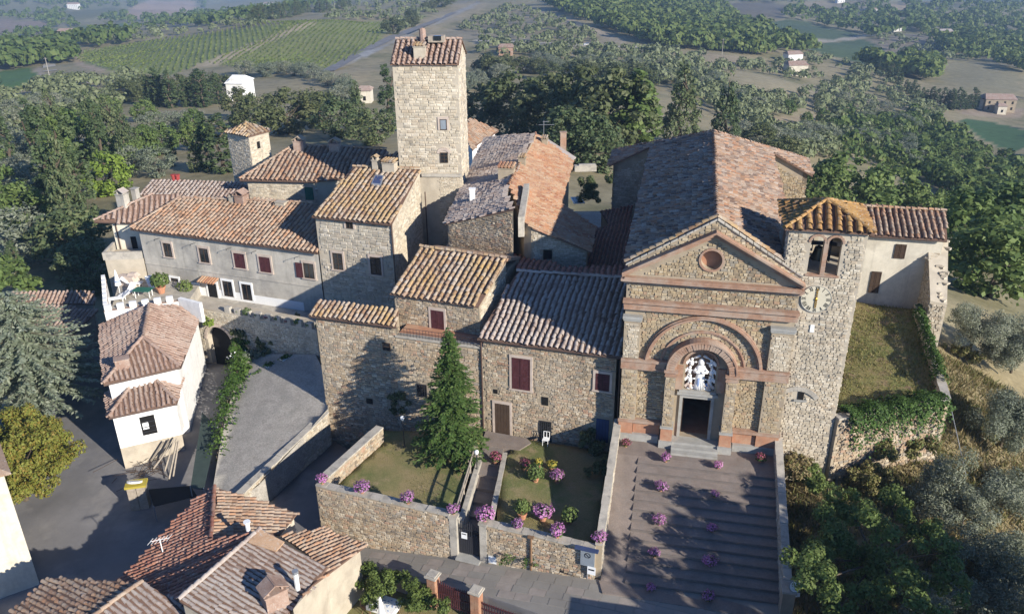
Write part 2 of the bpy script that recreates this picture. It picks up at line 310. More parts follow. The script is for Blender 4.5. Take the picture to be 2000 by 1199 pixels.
def tiles(parent, P, pts, mat, col=.40, row=.40, nind=0, seed=1, jit=1., lift=.035):
    r = np.random.default_rng(seed); g = np.array(P[1:3]); gl = np.linalg.norm(g); up = np.array([g[0]/gl, g[1]/gl, gl]); up /= np.linalg.norm(up)
    e = np.array([g[1]/gl, -g[0]/gl, 0.]); nrm = np.cross(e, up); o = np.array(pts[0], float)
    Q = np.array([[(np.array(p)-o)@e, (np.array(p)-o)@up] for p in pts]); lo, hi = Q.min(0), Q.max(0)
    nc = max(1, round((hi[0]-lo[0])/col)); col = (hi[0]-lo[0])/nc
    A, S = np.meshgrid(lo[0]+(np.arange(nc)+.5)*col, np.arange(lo[1]+row*.42, hi[1]+row*.2, row)); A = A.ravel(); S = S.ravel()
    k = inside(Q, A, S); A, S = A[k], S[k]
    if not len(A): return
    wob = .04*np.sin(A*1.7+seed)+.03*np.sin(A*5.1+S*.8)
    pos = o+np.outer(A+.03*np.sin(S*1.3+seed)+r.normal(0, .018*jit, len(A)), e)+np.outer(S+wob+r.normal(0, .015*jit, len(A)), up)+np.outer(r.normal(.012, .010*jit, len(A))+.035*np.sin(A*.7+S*.5+seed)-.02, nrm)
    th = r.normal(0, .05*jit, len(A))*np.where(r.random(len(A)) < .06, 3, 1); c, s = np.cos(th), np.sin(th)
    sc = r.uniform(.92, 1.08, len(A))
    M = np.stack([np.outer(c, e)*sc[:, None]+np.outer(s, up)*sc[:, None], -np.outer(s, e)+np.outer(c, up), np.tile(nrm, (len(A), 1))*sc[:, None]], axis=2)
    base, F = tile_verts(col*.74, row*1.22, 4, lift); order = np.argsort(cam_dist(pos)); ind, rest = order[:nind], order[nind:]
    if nind and len(rest) < 40 and len(order) <= 300: ind, rest = order, order[:0]
    if len(ind):
        key = (round(col, 2), round(row, 2), mat, lift)
        if key not in TILE_CACHE: TILE_CACHE[key] = npmesh('roof_tile', base, F, mat)
        me = TILE_CACHE[key]; inv = parent.matrix_basis.inverted()
        for i in ind:
            m = M[i]; t = pos[i]; o2 = bpy.data.objects.new('roof_tile', me); COL.objects.link(o2); o2.parent = parent; o2.matrix_parent_inverse = inv
            o2.matrix_basis = Matrix(((m[0][0], m[0][1], m[0][2], t[0]), (m[1][0], m[1][1], m[1][2], t[1]), (m[2][0], m[2][1], m[2][2], t[2]), (0, 0, 0, 1)))
    if len(rest): tag(link('roof_tiles', frames_mesh('roof_tiles', base, F, M[rest], pos[rest], mat), parent), kind='stuff')
def ridge_caps(parent, p, q, mat, w=.30, step=.42):
    p = np.array(p, float); q = np.array(q, float); d = q-p; L = np.linalg.norm(d); d /= L; n = max(1, int(L/step)); a = np.cross(d, (0, 0, 1)); a /= np.linalg.norm(a); u = np.cross(a, d)
    r = np.random.default_rng(int(L*100)); base, F = tile_verts(w, L/n*1.15)
    T = np.array([p+d*(i+.5)*L/n+u*(.03+r.normal(0, .012))+a*r.normal(0, .012) for i in range(n)]); M = np.tile(np.stack([a, d, u], axis=1), (n, 1, 1))
    o = link('ridge_tiles', frames_mesh('ridge_tiles', base, F, M, T, mat), parent); tag(o, kind='stuff')
STONE_BASE = {}
def stone_unit(mat):
    if mat not in STONE_BASE:
        L = []
        r = np.random.default_rng(3)
        for k in range(5):
            j = r.uniform(.04, .11, 8); V = np.array([(-.5, 0, -.5), (.5, 0, -.5), (.5, 0, .5), (-.5, 0, .5), (-.5+j[0], -1, -.5+j[1]*2), (.5-j[2], -1, -.5+j[3]*2), (.5-j[4], -1, .5-j[5]*2), (-.5+j[6], -1, .5-j[7]*2)])
            V[4:, 1] += r.uniform(-.3, .25, 4); L.append(V)
        F = np.array([(4, 5, 6, 7), (0, 1, 5, 4), (1, 2, 6, 5), (2, 3, 7, 6), (3, 0, 4, 7)]); STONE_BASE[mat] = (L, F, [npmesh('stone', v, F, mat, True) for v in L])
    return STONE_BASE[mat]
def stones(parent, p, q, prof, mat, holes=(), nind=0, h=(.10, .20), w=(.17, .46), proud=.05, seed=1, name='stone', keep=None, batter=0., edge=.45):
    """rubble courses on the wall p->q (p left seen from outside). prof = polygon in (distance, height)"""
    r = np.random.default_rng(seed); p = np.array(p[:2], float); q = np.array(q[:2], float); U = q-p; L = np.linalg.norm(U); U /= L; N = np.array([U[1], -U[0]])
    prof = np.array(prof, float); zlo, zhi = prof[:, 1].min(), prof[:, 1].max(); ulo, uhi = prof[:, 0].min(), prof[:, 0].max(); R = []
    z = zlo
    while z < zhi:
        hh = r.uniform(*h); u = ulo-r.uniform(0, .3)
        while u < uhi:
            ww = r.uniform(*w)*(1.15 if hh > .2 else .85)
            if r.random() < .12:      # two small stones on top of each other
                R.append((u+ww/2, z+hh*.25, ww, hh*.5)); R.append((u+ww/2, z+hh*.75, ww, hh*.5))
            else: R.append((u+ww/2, z+hh/2, ww, hh))
            u += ww
        z += hh
    R = np.array(R); gap = .022
    ok = np.ones(len(R), bool)
    for a, b in ((-edge, -edge), (edge, -edge), (edge, edge), (-edge, edge)): ok &= inside(prof, R[:, 0]+a*R[:, 2], R[:, 1]+b*R[:, 3])
    for (a, b, c, d) in holes: ok &= ~((R[:, 0]+R[:, 2]*.5 > a) & (R[:, 0]-R[:, 2]*.5 < b) & (R[:, 1]+R[:, 3]*.5 > c) & (R[:, 1]-R[:, 3]*.5 < d))
    if keep is not None: ok &= keep(R[:, 0], R[:, 1], R[:, 2], R[:, 3])
    R = R[ok]; n = len(R)
    if not n: return
    pr = proud*r.uniform(.45, 1.25, n); tilt = r.normal(0, .035, n); c, s = np.cos(tilt), np.sin(tilt)
    sx = np.maximum(R[:, 2]-gap, .05); sz = np.maximum(R[:, 3]-gap, .04)
    X = np.c_[U[0]*c, U[1]*c, s]*sx[:, None]; Zv = np.c_[-U[0]*s, -U[1]*s, c]*sz[:, None]; Yv = np.c_[-N[0]*pr, -N[1]*pr, 0*pr]
    M = np.stack([X, Yv, Zv], axis=2); T = np.c_[p[0]+U[0]*R[:, 0]+N[0]*batter*(zhi-R[:, 1]), p[1]+U[1]*R[:, 0]+N[1]*batter*(zhi-R[:, 1]), R[:, 1]]
    var, F, mes = stone_unit(mat); vi = r.integers(0, 5, n); order = np.argsort(cam_dist(T)-1.5*R[:, 2]); ind, rest = order[:nind], order[nind:]
    inv = parent.matrix_basis.inverted() if parent.type == 'EMPTY' else None
    for i in ind:
        m, t = M[i], T[i]; o = bpy.data.objects.new(name, mes[vi[i]]); COL.objects.link(o); o.parent = parent
        if inv: o.matrix_parent_inverse = inv
        o.matrix_basis = Matrix(((m[0][0], m[0][1], m[0][2], t[0]), (m[1][0], m[1][1], m[1][2], t[1]), (m[2][0], m[2][1], m[2][2], t[2]), (0, 0, 0, 1)))
    if len(rest):
        V = np.einsum('nij,nkj->nki', M[rest], np.array(var)[vi[rest]])+T[rest][:, None, :]
        FF = (F[None]+(np.arange(len(rest))*8)[:, None, None]).reshape(-1, 4)
        tag(link(name+'_courses', npmesh(name+'_courses', V.reshape(-1, 3), FF, mat, True), parent), kind='stuff')
class Wall:
    """a wall face p->q (p left seen from outside), with helpers in (distance, height)"""
    def __init__(s, p, q): s.p = np.array(p[:2], float); s.q = np.array(q[:2], float); d = s.q-s.p; s.L = np.linalg.norm(d); s.U = d/s.L; s.N = np.array([s.U[1], -s.U[0]])
    def uz(s, px, py): P = on_wall(px, py, s.p, s.q); return float((P[:2]-s.p)@s.U), float(P[2])
    def rect(s, l, t, r, b):
        m, c = (l+r)/2, (t+b)/2; return s.uz(l, c)[0], s.uz(r, c)[0], s.uz(m, b)[1], s.uz(m, t)[1]
    def P(s, u, z, d=0.): return np.array([*(s.p+s.U*u+s.N*d), z])
    def box(s, mb, u0, u1, z0, z1, d0, d1):
        c = s.P((u0+u1)/2, (z0+z1)/2, (d0+d1)/2); return mb.box(c, (u1-u0, abs(d1-d0), z1-z0), (*s.U, 0))
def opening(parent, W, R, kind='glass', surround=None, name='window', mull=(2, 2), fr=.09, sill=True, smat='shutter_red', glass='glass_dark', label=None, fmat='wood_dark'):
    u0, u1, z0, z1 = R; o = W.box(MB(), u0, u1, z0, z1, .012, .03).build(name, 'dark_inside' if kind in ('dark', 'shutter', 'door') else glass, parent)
    if label: o['label'] = label
    if surround:
        m = MB(); b = .16; W.box(m, u0-b, u0, z0, z1, 0, .075); W.box(m, u1, u1+b, z0, z1, 0, .075); W.box(m, u0-b, u1+b, z1, z1+b*1.15, 0, .08); m.build('surround', surround, o)
    if sill: W.box(MB(), u0-.2, u1+.2, z0-.10, z0-.002, 0, .13).build('sill', surround or 'grey_stone', o)
    if kind == 'shutter':
        mid = (u0+u1)/2
        for a, b in ((u0+.01, mid-.012), (mid+.012, u1-.01)):
            m = MB(); W.box(m, a, b, z0+.02, z1-.02, .035, .06); t = .07
            for x0, x1, y0, y1 in ((a, a+t, z0+.02, z1-.02), (b-t, b, z0+.02, z1-.02), (a+t, b-t, z0+.02, z0+.12), (a+t, b-t, z1-.11, z1-.02), (a+t, b-t, (z0*.55+z1*.45)-.05, (z0*.55+z1*.45)+.05)): W.box(m, x0, x1, y0, y1, .0602, .085)
            n = int((z1-z0)/.12)
            for i in range(n):
                y = z0+.14+i*.12
                if y < z1-.16 and abs(y-(z0*.55+z1*.45)) > .09: W.box(m, a+t, b-t, y, y+.05, .0603, .075)
            m.build('shutter', smat, o)
    elif kind in ('glass', 'bars'):
        m = MB(); f = .05
        W.box(m, u0, u0+f, z0, z1, .031, .07); W.box(m, u1-f, u1, z0, z1, .031, .07); W.box(m, u0+f, u1-f, z1-f, z1, .031, .07); W.box(m, u0+f, u1-f, z0, z0+f, .031, .07)
        for i in range(1, mull[0]): x = u0+(u1-u0)*i/mull[0]; W.box(m, x-.02, x+.02, z0+f, z1-f, .031, .062)
        for i in range(1, mull[1]): y = z0+(z1-z0)*i/mull[1]; W.box(m, u0+f, u1-f, y-.02, y+.02, .031, .058)
        m.build('frame' if kind == 'glass' else 'bars', fmat if kind == 'glass' else 'iron', o)
    elif kind == 'door':
        m = MB(); n = max(2, int((u1-u0)/.2))
        for i in range(n): a = u0+(u1-u0)*i/n; W.box(m, a+.008, a+(u1-u0)/n-.008, z0, z1, .031, .06)
        m.build('door_leaf', smat, o)
    g = .17 if surround else .03
    return (u0-g, u1+g, z0-(.12 if sill else .02), z1+(.2 if surround else .03))
def house(name, label, cat, planes, z0, wall_mat, tile, group=None, nind=0, col=.40, row=.40, inset=.28, caps=(), gutter=(), base=None, wall_name='wall', seed=1, deck='deck', mats=None):
    """planes: list of (plane, outline) ; outline = sighted pixels (or 3-D points), first edge = eave, anticlockwise in plan"""
    pl = []
    for P, o in planes: pl.append((P, [np.array(q, float) if len(q) == 3 else on_plane(q[0], q[1], P) for q in o]))
    c = np.mean([p for _, o in pl for p in o], axis=0); root = empty(name, (c[0], c[1], z0), label, cat, group); info = []; wm = MB(); dm = MB()
    for k, (P, o) in enumerate(pl):
        ar = sum(a[0]*b[1]-a[1]*b[0] for a, b in zip(o, o[1:]+o[:1]))
        q = o if ar > 0 else o[::-1]
        ins = inset[k] if isinstance(inset, list) else inset
        w = offset_poly(q, ins); wm.prism([(x, y, z0) for x, y in w], [(x, y, zp(P, x, y)-.12) for x, y in w]); info.append((w, P))
        dm.prism([(p[0], p[1], p[2]-.11) for p in q], [(p[0], p[1], p[2]-.012*k) for p in q])
    wm.build(wall_name, wall_mat, root); dm.build('roof_deck', deck, root)
    for k, (P, o) in enumerate(pl): tiles(root, P, o, (mats or {}).get(k, tile), col, row, nind if not isinstance(nind, list) else nind[k], seed*10+k)
    for (k, i, j) in caps: ridge_caps(root, pl[k][1][i]+np.array([0, 0, .06]), pl[k][1][j]+np.array([0, 0, .06]), (mats or {}).get(k, tile))
    for (k, i, j) in gutter:
        a, b = pl[k][1][i], pl[k][1][j]; MB().bar(a+np.array([0, 0, -.12]), b+np.array([0, 0, -.12]), .075, 6).build('gutter', 'gutter', root)
    root['_d'] = 0; del root['_d']
    return root, info, pl
def downpipe(parent, x, y, z0, z1): return MB().bar((x, y, z0), (x, y, z1), .055, 6).build('downpipe', 'gutter', parent)
def chimney(parent, c, w, d, h, mat='mortar', cap='tile_ochre', ang=0., kind='gable', name='chimney'):
    a = math.radians(ang); ax = (math.cos(a), math.sin(a), 0); b = np.array([-math.sin(a), math.cos(a), 0]); A = np.array(ax); c = np.array(c, float)
    o = MB().box(c+np.array([0, 0, h/2-.6]), (w, d, h+1.2), ax).box(c+np.array([0, 0, h+.03]), (w+.12, d+.12, .06), ax).build(name, mat, parent); m = MB()
    if kind == 'gable':
        for s in (-1, 1): m.box(c+A*(w*.32*s)+np.array([0, 0, h+.17]), (.1, d*.8, .22), ax)
        m.build('cap_post', mat, o); m = MB()
        for s in (-1, 1):
            n = A*s*.5+np.array([0, 0, .87]); m.box(c+A*(w*.27*s)+np.array([0, 0, h+.38]), (w*.72, d*1.15, .05), (ax[0]*.87, ax[1]*.87, -.5*s), n)
        m.build('cap_slab', cap, o)
    elif kind == 'flat':
        for i in (-1, 0, 1): m.box(c+A*w*.36*i+np.array([0, 0, h+.14]), (.07, d*.85, .16), ax)
        m.build('cap_post', mat, o); m = MB(); n = max(3, int(w/.22))
        for i in range(n): m.bar(c+A*(w*1.1)*((i+.5)/n-.5)-b*(d*.62)+np.array([0, 0, h+.24]), c+A*(w*1.1)*((i+.5)/n-.5)+b*(d*.62)+np.array([0, 0, h+.28]), w*1.1/n*.48, 6)
        m.build('cap_tile', cap, o)
    return o
# ---------------------------------------------------------------- terrain
CTRL_SIGHT = [  # a point of the landscape: sight line (px,py) and its distance along Y
 (-100, 480, 105), (-100, 350, 150), (-100, 250, 230), (-100, 180, 320), (-100, 110, 560), (-100, 60, 1000), (-100, 20, 1900), (-100, -20, 3000),
 (150, 480, 100), (150, 350, 145), (150, 250, 215), (150, 180, 310), (150, 135, 430), (150, 95, 560), (150, 70, 900), (150, 20, 2000), (150, -20, 3200),
 (450, 360, 125), (450, 260, 195), (450, 190, 290), (450, 130, 390), (450, 90, 470), (450, 58, 560), (450, 45, 800), (450, 20, 1900), (450, -25, 3300),
 (620, 300, 150), (620, 200, 270), (620, 120, 400), (620, 45, 590), (620, 20, 900), (620, 5, 1600), (620, -30, 3200),
 (900, 280, 160), (900, 200, 260), (900, 120, 400), (900, 60, 620), (900, 0, 1100), (900, -40, 2400),
 (1200, 280, 160), (1200, 200, 260), (1200, 110, 420), (1200, 60, 600), (1200, 0, 950), (1200, -40, 2200),
 (1500, 350, 165), (1500, 300, 205), (1500, 200, 330), (1500, 120, 500), (1500, 50, 850), (1500, 0, 1400), (1500, -30, 2600),
 (1750, 450, 140), (1750, 330, 230), (1750, 230, 360), (1750, 130, 560), (1750, 60, 900), (1750, 0, 1600), (1750, -30, 2800),
 (2000, 480, 120), (2000, 380, 210), (2000, 290, 310), (2000, 200, 450), (2000, 100, 760), (2000, 40, 1200), (2000, -10, 2200),
 (2150, 480, 130), (2150, 290, 320), (2150, 100, 800), (2150, 0, 2200)]
CTRL_WORLD = [(-60, 45, -8), (-45, 60, -8), (-30, 75, -7), (-15, 60, -6.2), (0, 60, -4.5), (10, 55, -2), (20, 60, .6), (30, 62, .8), (-10, 75, -3), (0, 90, -1), (20, 85, 0), (10, 110, -4), (-30, 95, -6), (30, 80, -2), (38, 55, -3.5), (26, 42, -2.2),
 (20, 35, -3.3), (26, 33, -4.4), (34, 42, -5.6), (10, 25, -5), (-10, 30, -7), (-30, 30, -7.5), (-15, 20, -8), (15, 18, -5.5), (40, 30, -8), (12, 40, -4.5), (-2, 44, -5.5)]
def _uv(x, y): return np.stack([np.clip(np.asarray(x)/np.asarray(y), -.9, .9)*3.2, np.log(np.asarray(y))*1.6], -1)
_c = []
for px, py, Yd in CTRL_SIGHT:
    d = ray(px, py); _c.append((d[0]/d[1]*Yd, Yd, HC+d[2]/d[1]*Yd))
_c = np.array(_c+CTRL_WORLD, float); _U = _uv(_c[:, 0], _c[:, 1])
def _phi(r): return np.where(r > 1e-9, r*r*np.log(np.maximum(r, 1e-9)), 0)
_n = len(_c); _K = np.zeros((_n+3, _n+3)); _K[:_n, :_n] = _phi(np.linalg.norm(_U[:, None]-_U[None], axis=2))+np.eye(_n)*.004; _K[:_n, _n] = 1; _K[:_n, _n+1:] = _U; _K[_n:, :_n] = _K[:_n, _n:].T
_w = np.linalg.solve(_K, np.r_[_c[:, 2], 0, 0, 0])
def terrain(x, y):
    x = np.asarray(x, float); y = np.maximum(np.asarray(y, float), 14.); sh = x.shape; U = _uv(x.ravel(), y.ravel()); out = np.empty(len(U))
    for i in range(0, len(U), 4000):
        u = U[i:i+4000]; out[i:i+4000] = _phi(np.linalg.norm(u[:, None]-_U[None], axis=2))@_w[:_n]+_w[_n]+u@_w[_n+1:]
    b = np.clip(np.log(np.maximum(y.ravel(), 20)/90), 0, 3)*1.3
    xx, yy = x.ravel(), y.ravel(); out += b*(np.sin(xx*.031+yy*.011)*np.sin(yy*.023-xx*.009)+.5*np.sin(xx*.083+1)*np.sin(yy*.061))*.8
    out += np.clip((yy-1100)/1200, 0, 1)*np.clip((4200-yy)/800, 0, 1)*(26*np.sin(xx*.0045+yy*.0031+.6)+14*np.sin(xx*.011-yy*.006))
    return out.reshape(sh)
def ground_hit(px, py, y0=70., y1=4500.):
    d = ray(px, py); Y = np.geomspace(y0, y1, 500); P = CC[None]+d[None]*(Y/d[1])[:, None]; h = terrain(P[:, 0], P[:, 1]); k = np.where(P[:, 2] < h)[0]
    if not len(k): return None
    i = k[0]
    if i == 0: return P[0]
    a, b = P[i-1][2]-h[i-1], P[i][2]-h[i]; t = a/(a-b); p = P[i-1]*(1-t)+P[i]*t; return p
LAND = [  # land use of the slopes, outlined on the ground (sighted), colour and how much scrub breaks it up
 ('vine', [(152, 118), (165, 100), (260, 86), (430, 62), (604, 40), (590, 52), (395, 125), (330, 148), (215, 138)], (.20, .225, .08), .1),
 ('vine', [(408, 125), (606, 42), (765, 44), (745, 82), (700, 105), (640, 135), (520, 138)], (.22, .23, .09), .1),
 ('path', [(380, 128), (580, 48), (606, 38), (618, 46), (422, 128)], (.40, .33, .22), .05),
 ('path', [(135, 105), (155, 100), (165, 125), (215, 138), (200, 143), (150, 130)], (.36, .28, .19), .1),
 ('field', [(-60, 150), (55, 132), (78, 150), (80, 168), (-60, 195)], (.075, .14, .035), .05),
 ('path', [(66, 130), (80, 130), (94, 168), (80, 168)], (.34, .28, .21), .1),
 ('field', [(248, 22), (285, 2), (375, 0), (392, 18), (340, 32), (246, 40)], (.36, .27, .20), .05),
 ('field', [(-50, 42), (20, 38), (100, 46), (95, 64), (-50, 74)], (.26, .20, .15), .1),
 ('field', [(100, 58), (250, 44), (262, 58), (110, 80)], (.13, .17, .07), .1),
 ('field', [(400, 2), (560, 0), (525, 18), (405, 30)], (.22, .20, .11), .2),
 ('field', [(0, 78), (90, 70), (100, 84), (0, 96)], (.30, .24, .16), .1),
 ('field', [(1560, 4), (1690, 2), (1700, 16), (1570, 22)], (.28, .23, .15), .2),
 ('field', [(120, 28), (220, 10), (240, 25), (140, 42)], (.16, .16, .09), .3),
 ('field', [(-60, 20), (80, 8), (100, 22), (-60, 36)], (.18, .17, .10), .3),
 ('dry', [(740, 85), (800, 55), (860, 25), (900, 0), (960, 8), (900, 40), (830, 70), (780, 100)], (.31, .26, .17), .35),
 ('road', [(722, 95), (850, 40), (935, 3), (942, 6), (860, 45), (735, 100)], (.30, .285, .26), 0),
 ('road', [(655, 128), (722, 95), (735, 100), (675, 132)], (.34, .33, .31), 0),
 ('dry', [(860, 60), (1000, 10), (1060, 25), (1210, 80), (1180, 92), (1000, 85), (890, 78)], (.29, .245, .16), .75),
 ('path', [(930, 78), (1100, 84), (1270, 92), (1268, 96), (1100, 89), (930, 84)], (.40, .35, .27), 0),
 ('path', [(1055, 16), (1120, 38), (1230, 84), (1215, 86), (1110, 46), (1050, 22)], (.35, .29, .21), .2),
 ('field', [(1395, 8), (1500, 4), (1540, 8), (1535, 36), (1440, 34)], (.15, .13, .10), .2),
 ('field', [(1470, 42), (1560, 40), (1660, 62), (1690, 72), (1560, 82), (1545, 85), (1500, 62)], (.075, .105, .05), .1),
 ('path', [(1548, 82), (1640, 76), (1690, 68), (1694, 72), (1640, 82), (1552, 86)], (.36, .32, .25), 0),
 ('field', [(1555, 88), (1640, 83), (1692, 76), (1740, 110), (1790, 140), (1700, 130), (1600, 105)], (.075, .11, .05), .1),
 ('dry', [(1690, 78), (1850, 60), (1880, 100), (1790, 130)], (.24, .20, .15), .8),
 ('dry', [(1725, 10), (1770, 6), (1775, 25), (1735, 27)], (.36, .28, .18), .1),
 ('terrace', [(1822, 138), (1850, 125), (1900, 122), (1985, 145), (1990, 175), (1975, 198), (1900, 180), (1835, 152)], (.25, .22, .13), .1),
 ('dry', [(1850, 198), (1905, 205), (2000, 215), (2000, 232), (1880, 222)], (.33, .26, .19), .1),
 ('field', [(1868, 232), (1920, 236), (2010, 255), (2010, 285), (1975, 300), (1900, 262)], (.06, .115, .045), .05),
 ('field', [(1975, 330), (2030, 320), (2030, 370), (1985, 355)], (.07, .12, .05), .1),
 ('dry', [(1380, 105), (1440, 110), (1470, 122), (1420, 132), (1380, 122)], (.31, .25, .16), .2),
 ('dry', [(1430, 140), (1530, 150), (1570, 185), (1490, 200), (1420, 170)], (.30, .255, .155), .5),
 ('dry', [(1560, 165), (1700, 165), (1710, 215), (1600, 225)], (.28, .24, .16), .6),
 ('dry', [(1470, 232), (1610, 222), (1620, 252), (1500, 260)], (.33, .26, .165), .3),
 ('dry', [(640, 140), (740, 130), (700, 170), (650, 175)], (.33, .27, .16), .4),
 ('dry', [(900, 115), (1010, 110), (1030, 128), (940, 134)], (.31, .26, .155), .4),
 ('dry', [(270, 215), (400, 216), (390, 228), (280, 232)], (.33, .28, .19), .2),
 ('field', [(270, 248), (400, 240), (380, 270), (275, 280)], (.23, .22, .14), .2),
 ('dry', [(90, 280), (200, 300), (250, 340), (200, 420), (110, 400)], (.26, .22, .13), .6)]
def make_terrain():
    ay = np.r_[np.linspace(-60, 18, 14), np.geomspace(20, 5200, 260)]; t = np.r_[np.linspace(-2.8, -.97, 16), np.linspace(-.95, .95, 330), np.linspace(.97, 2.8, 16)]
    Yg, Tg = np.meshgrid(ay, t, indexing='ij'); X = Tg*np.maximum(Yg, 55)
    Zg = terrain(X, Yg); Zg = np.where(Yg > 3600, np.maximum(Zg, Zg+(Yg-3600)*.08), Zg)
    V = np.c_[X.ravel(), Yg.ravel(), Zg.ravel()]; nr, nc = X.shape; i = np.arange((nr-1)*(nc-1)); a = i//(nc-1)*nc+i % (nc-1)
    me = npmesh('ground', V, np.c_[a, a+1, a+nc+1, a+nc], 'meadow'); me.polygons.foreach_set('use_smooth', np.ones(len(i), bool))
    px, py = pj(V); ahead = V[:, 1] > 60; base = np.tile(np.array([.29, .245, .145, .80]), (len(V), 1))
    far = np.clip((V[:, 1]-500)/1500, 0, 1)[:, None]; base[:, :3] = base[:, :3]*(1-far)+np.array([.20, .195, .12])*far
    near = V[:, 1] < 60; base[near] = (.26, .21, .115, .6)
    for k, poly, c, s in LAND:
        m = inside(poly, px, py) & ahead; base[m] = (*c, s)
    at_ = me.color_attributes.new('landuse', 'FLOAT_COLOR', 'POINT'); at_.data.foreach_set('color', base.astype(np.float32).ravel()); me.update()
    tag(link('ground', me), kind='structure')
make_terrain()
# ---------------------------------------------------------------- made ground of the village
def idw(C):
    C = np.array(C, float); n = len(C); K = np.zeros((n+3, n+3)); K[:n, :n] = np.linalg.norm(C[:, None, :2]-C[None, :, :2], axis=2)-np.eye(n)*1.2; K[:n, n] = 1; K[:n, n+1:] = C[:, :2]; K[n:, :n] = K[:n, n:].T
    w = np.linalg.solve(K, np.r_[C[:, 2], 0, 0, 0])
    def f(x, y): return float(np.sqrt((C[:, 0]-x)**2+(C[:, 1]-y)**2+.8)@w[:n]+w[n]+w[n+1]*x+w[n+2]*y)
    return f
z_street = idw([(4.5, 35.6, -2.72), (14.3, 33.6, -2.72), (10, 33.6, -2.75), (0, 37, -3.3), (-2.7, 38.2, -3.55), (-8, 40, -4.4), (-12, 41.7, -5.0), (-13, 46, -5.0), (-13.6, 51.5, -4.9), (-16, 40, -5.4), (-20, 45, -5.6), (-25, 42, -5.7), (-30, 45, -5.7), (-32, 55, -5.6), (-36, 65, -5.6), (-25, 36, -5.7), (-5, 33, -3.9), (4, 32, -2.9), (-12, 34, -5.2), (-28, 60, -5.0), (-24.8, 61, -3.6), (-24, 56, -4.4), (-23, 50, -5.0)])
sheet('road', [(-46, 72), (-40, 48), (-31, 36), (-29.5, 27), (-14, 27), (-9.0, 38.3), (-5.2, 36.75), (-1.5, 35.15), (3.5, 32.3), (9, 27), (14, 27), (14.6, 33.9), (4.35, 35.75), (-12.1, 41.7), (-9.2, 48.6), (-13.4, 52.2), (-16.6, 45.8), (-18.5, 44)]+[tuple(at(x, y, z)[:2]+np.array([.25, 0])) for x, y, z in ((415, 960, -4.1), (430, 880, -3.8), (445, 810, -3.4), (465, 750, -3.0), (476, 705, -2.5))]+[(-22.6, 61.6), (-26.5, 63.5), (-27.5, 66), (-34, 70)], z_street, 1.2, 'asphalt', skirt=1.6)
sheet('patio_lawn', [(-9.2, 38.4), (-5.2, 36.9), (-1.5, 35.3), (3.5, 32.5), (8.5, 27), (-13, 27)], lambda x, y: -5.22, 1.5, 'lawn')
z_pave = lambda x, y: z_street(x, y)+.006
pave_o = sheet('pavement', [(-10.5, 40.95), (-9.0, 38.35), (-5.2, 36.8), (-1.5, 35.2), (3.5, 32.35), (14.0, 30.5), (14.5, 33.8), (4.4, 35.7)], z_pave, .8, 'pavers')
z_yard = idw([(-13.6, 52.2, -1.95), (-15.8, 59, -1.0), (-14.5, 55, -1.4), (-20, 60.6, -1.7), (-22.2, 60.8, -2.4), (-21.5, 55, -2.9), (-17, 45.8, -3.55), (-21.5, 48.5, -3.9), (-18, 52, -2.4), (-15.3, 49, -2.6), (-19.5, 43.5, -4.1)])
YARD = [(-13.5, 52.1), (-15.2, 48.6), (-17.0, 45.4), (-18.8, 43.5)]+[tuple(at(x, y, z)[:2]) for x, y, z in ((415, 960, -4.1), (430, 880, -3.8), (445, 810, -3.4), (465, 750, -3.0), (476, 705, -2.5))]+[(-22.0, 61.2), (-15.7, 58.9), (-13.9, 55)]
sheet('gravel_yard', YARD, z_yard, .9, 'gravel', skirt=2.2)
# garden and forecourt
O_CH = np.array([11.6, 44.62]); U_CH = np.array([.978, -.2085]); V_CH = np.array([.2085, .978])
def ch(u, v, z): p = O_CH+U_CH*u+V_CH*v; return np.array([p[0], p[1], z])
def chp(u, v): return O_CH+U_CH*u+V_CH*v
GZ = -1.62
GARDEN = [(-11.8, 41.85), (-3.45, 38.72), (-3.0, 45.4), (-2.3, 46.6), (-2.1, 48.5), (-9.1, 48.9), (-8.95, 47.7)]
sheet('garden_lawn', GARDEN, lambda x, y: GZ+.05*math.sin(x*.9)*math.sin(y*.7)-.03*(46-y)*.2, .7, 'lawn', skirt=1.0)
GARDEN2 = [(-1.05, 38.0), (4.3, 36.05), (6.55, 45.9), (-.3, 48.1), (-.2, 46.2), (-.9, 45.0)]
sheet('garden_lawn', GARDEN2, lambda x, y: GZ+.05*math.sin(x*.8+1)*math.sin(y*.9), .7, 'lawn', skirt=1.0)
m_ = MB(); A0, A1, A2, A3 = (-3.0, 38.6), (-1.55, 38.1), (-.65, 46.9), (-2.0, 47.3)
for i in range(8):            # the sunken garden path: flagstones between low walls, rising from the gate
    t0, t1 = i/8, (i+1)/8; z = -3.1+1.47*min(1, t1*1.25)
    P = [(A0[0]+(A3[0]-A0[0])*t0, A0[1]+(A3[1]-A0[1])*t0), (A1[0]+(A2[0]-A1[0])*t0, A1[1]+(A2[1]-A1[1])*t0), (A1[0]+(A2[0]-A1[0])*t1, A1[1]+(A2[1]-A1[1])*t1), (A0[0]+(A3[0]-A0[0])*t1, A0[1]+(A3[1]-A0[1])*t1)]
    m_.prism([(x, y, -4.2) for x, y in P], [(x, y, z) for x, y in P])
tag(m_.build('garden_path', 'stair_pave'), kind='structure')
m_ = MB(); P = [(-2.2, 47.0), (.4, 46.4), (1.2, 47.2), (.9, 47.75), (-1.9, 48.7)]; m_.prism([(x, y, -2.5) for x, y in P], [(x, y, GZ+.03) for x, y in P]); tag(m_.build('doorstep_paving', 'stair_pave'), kind='structure')
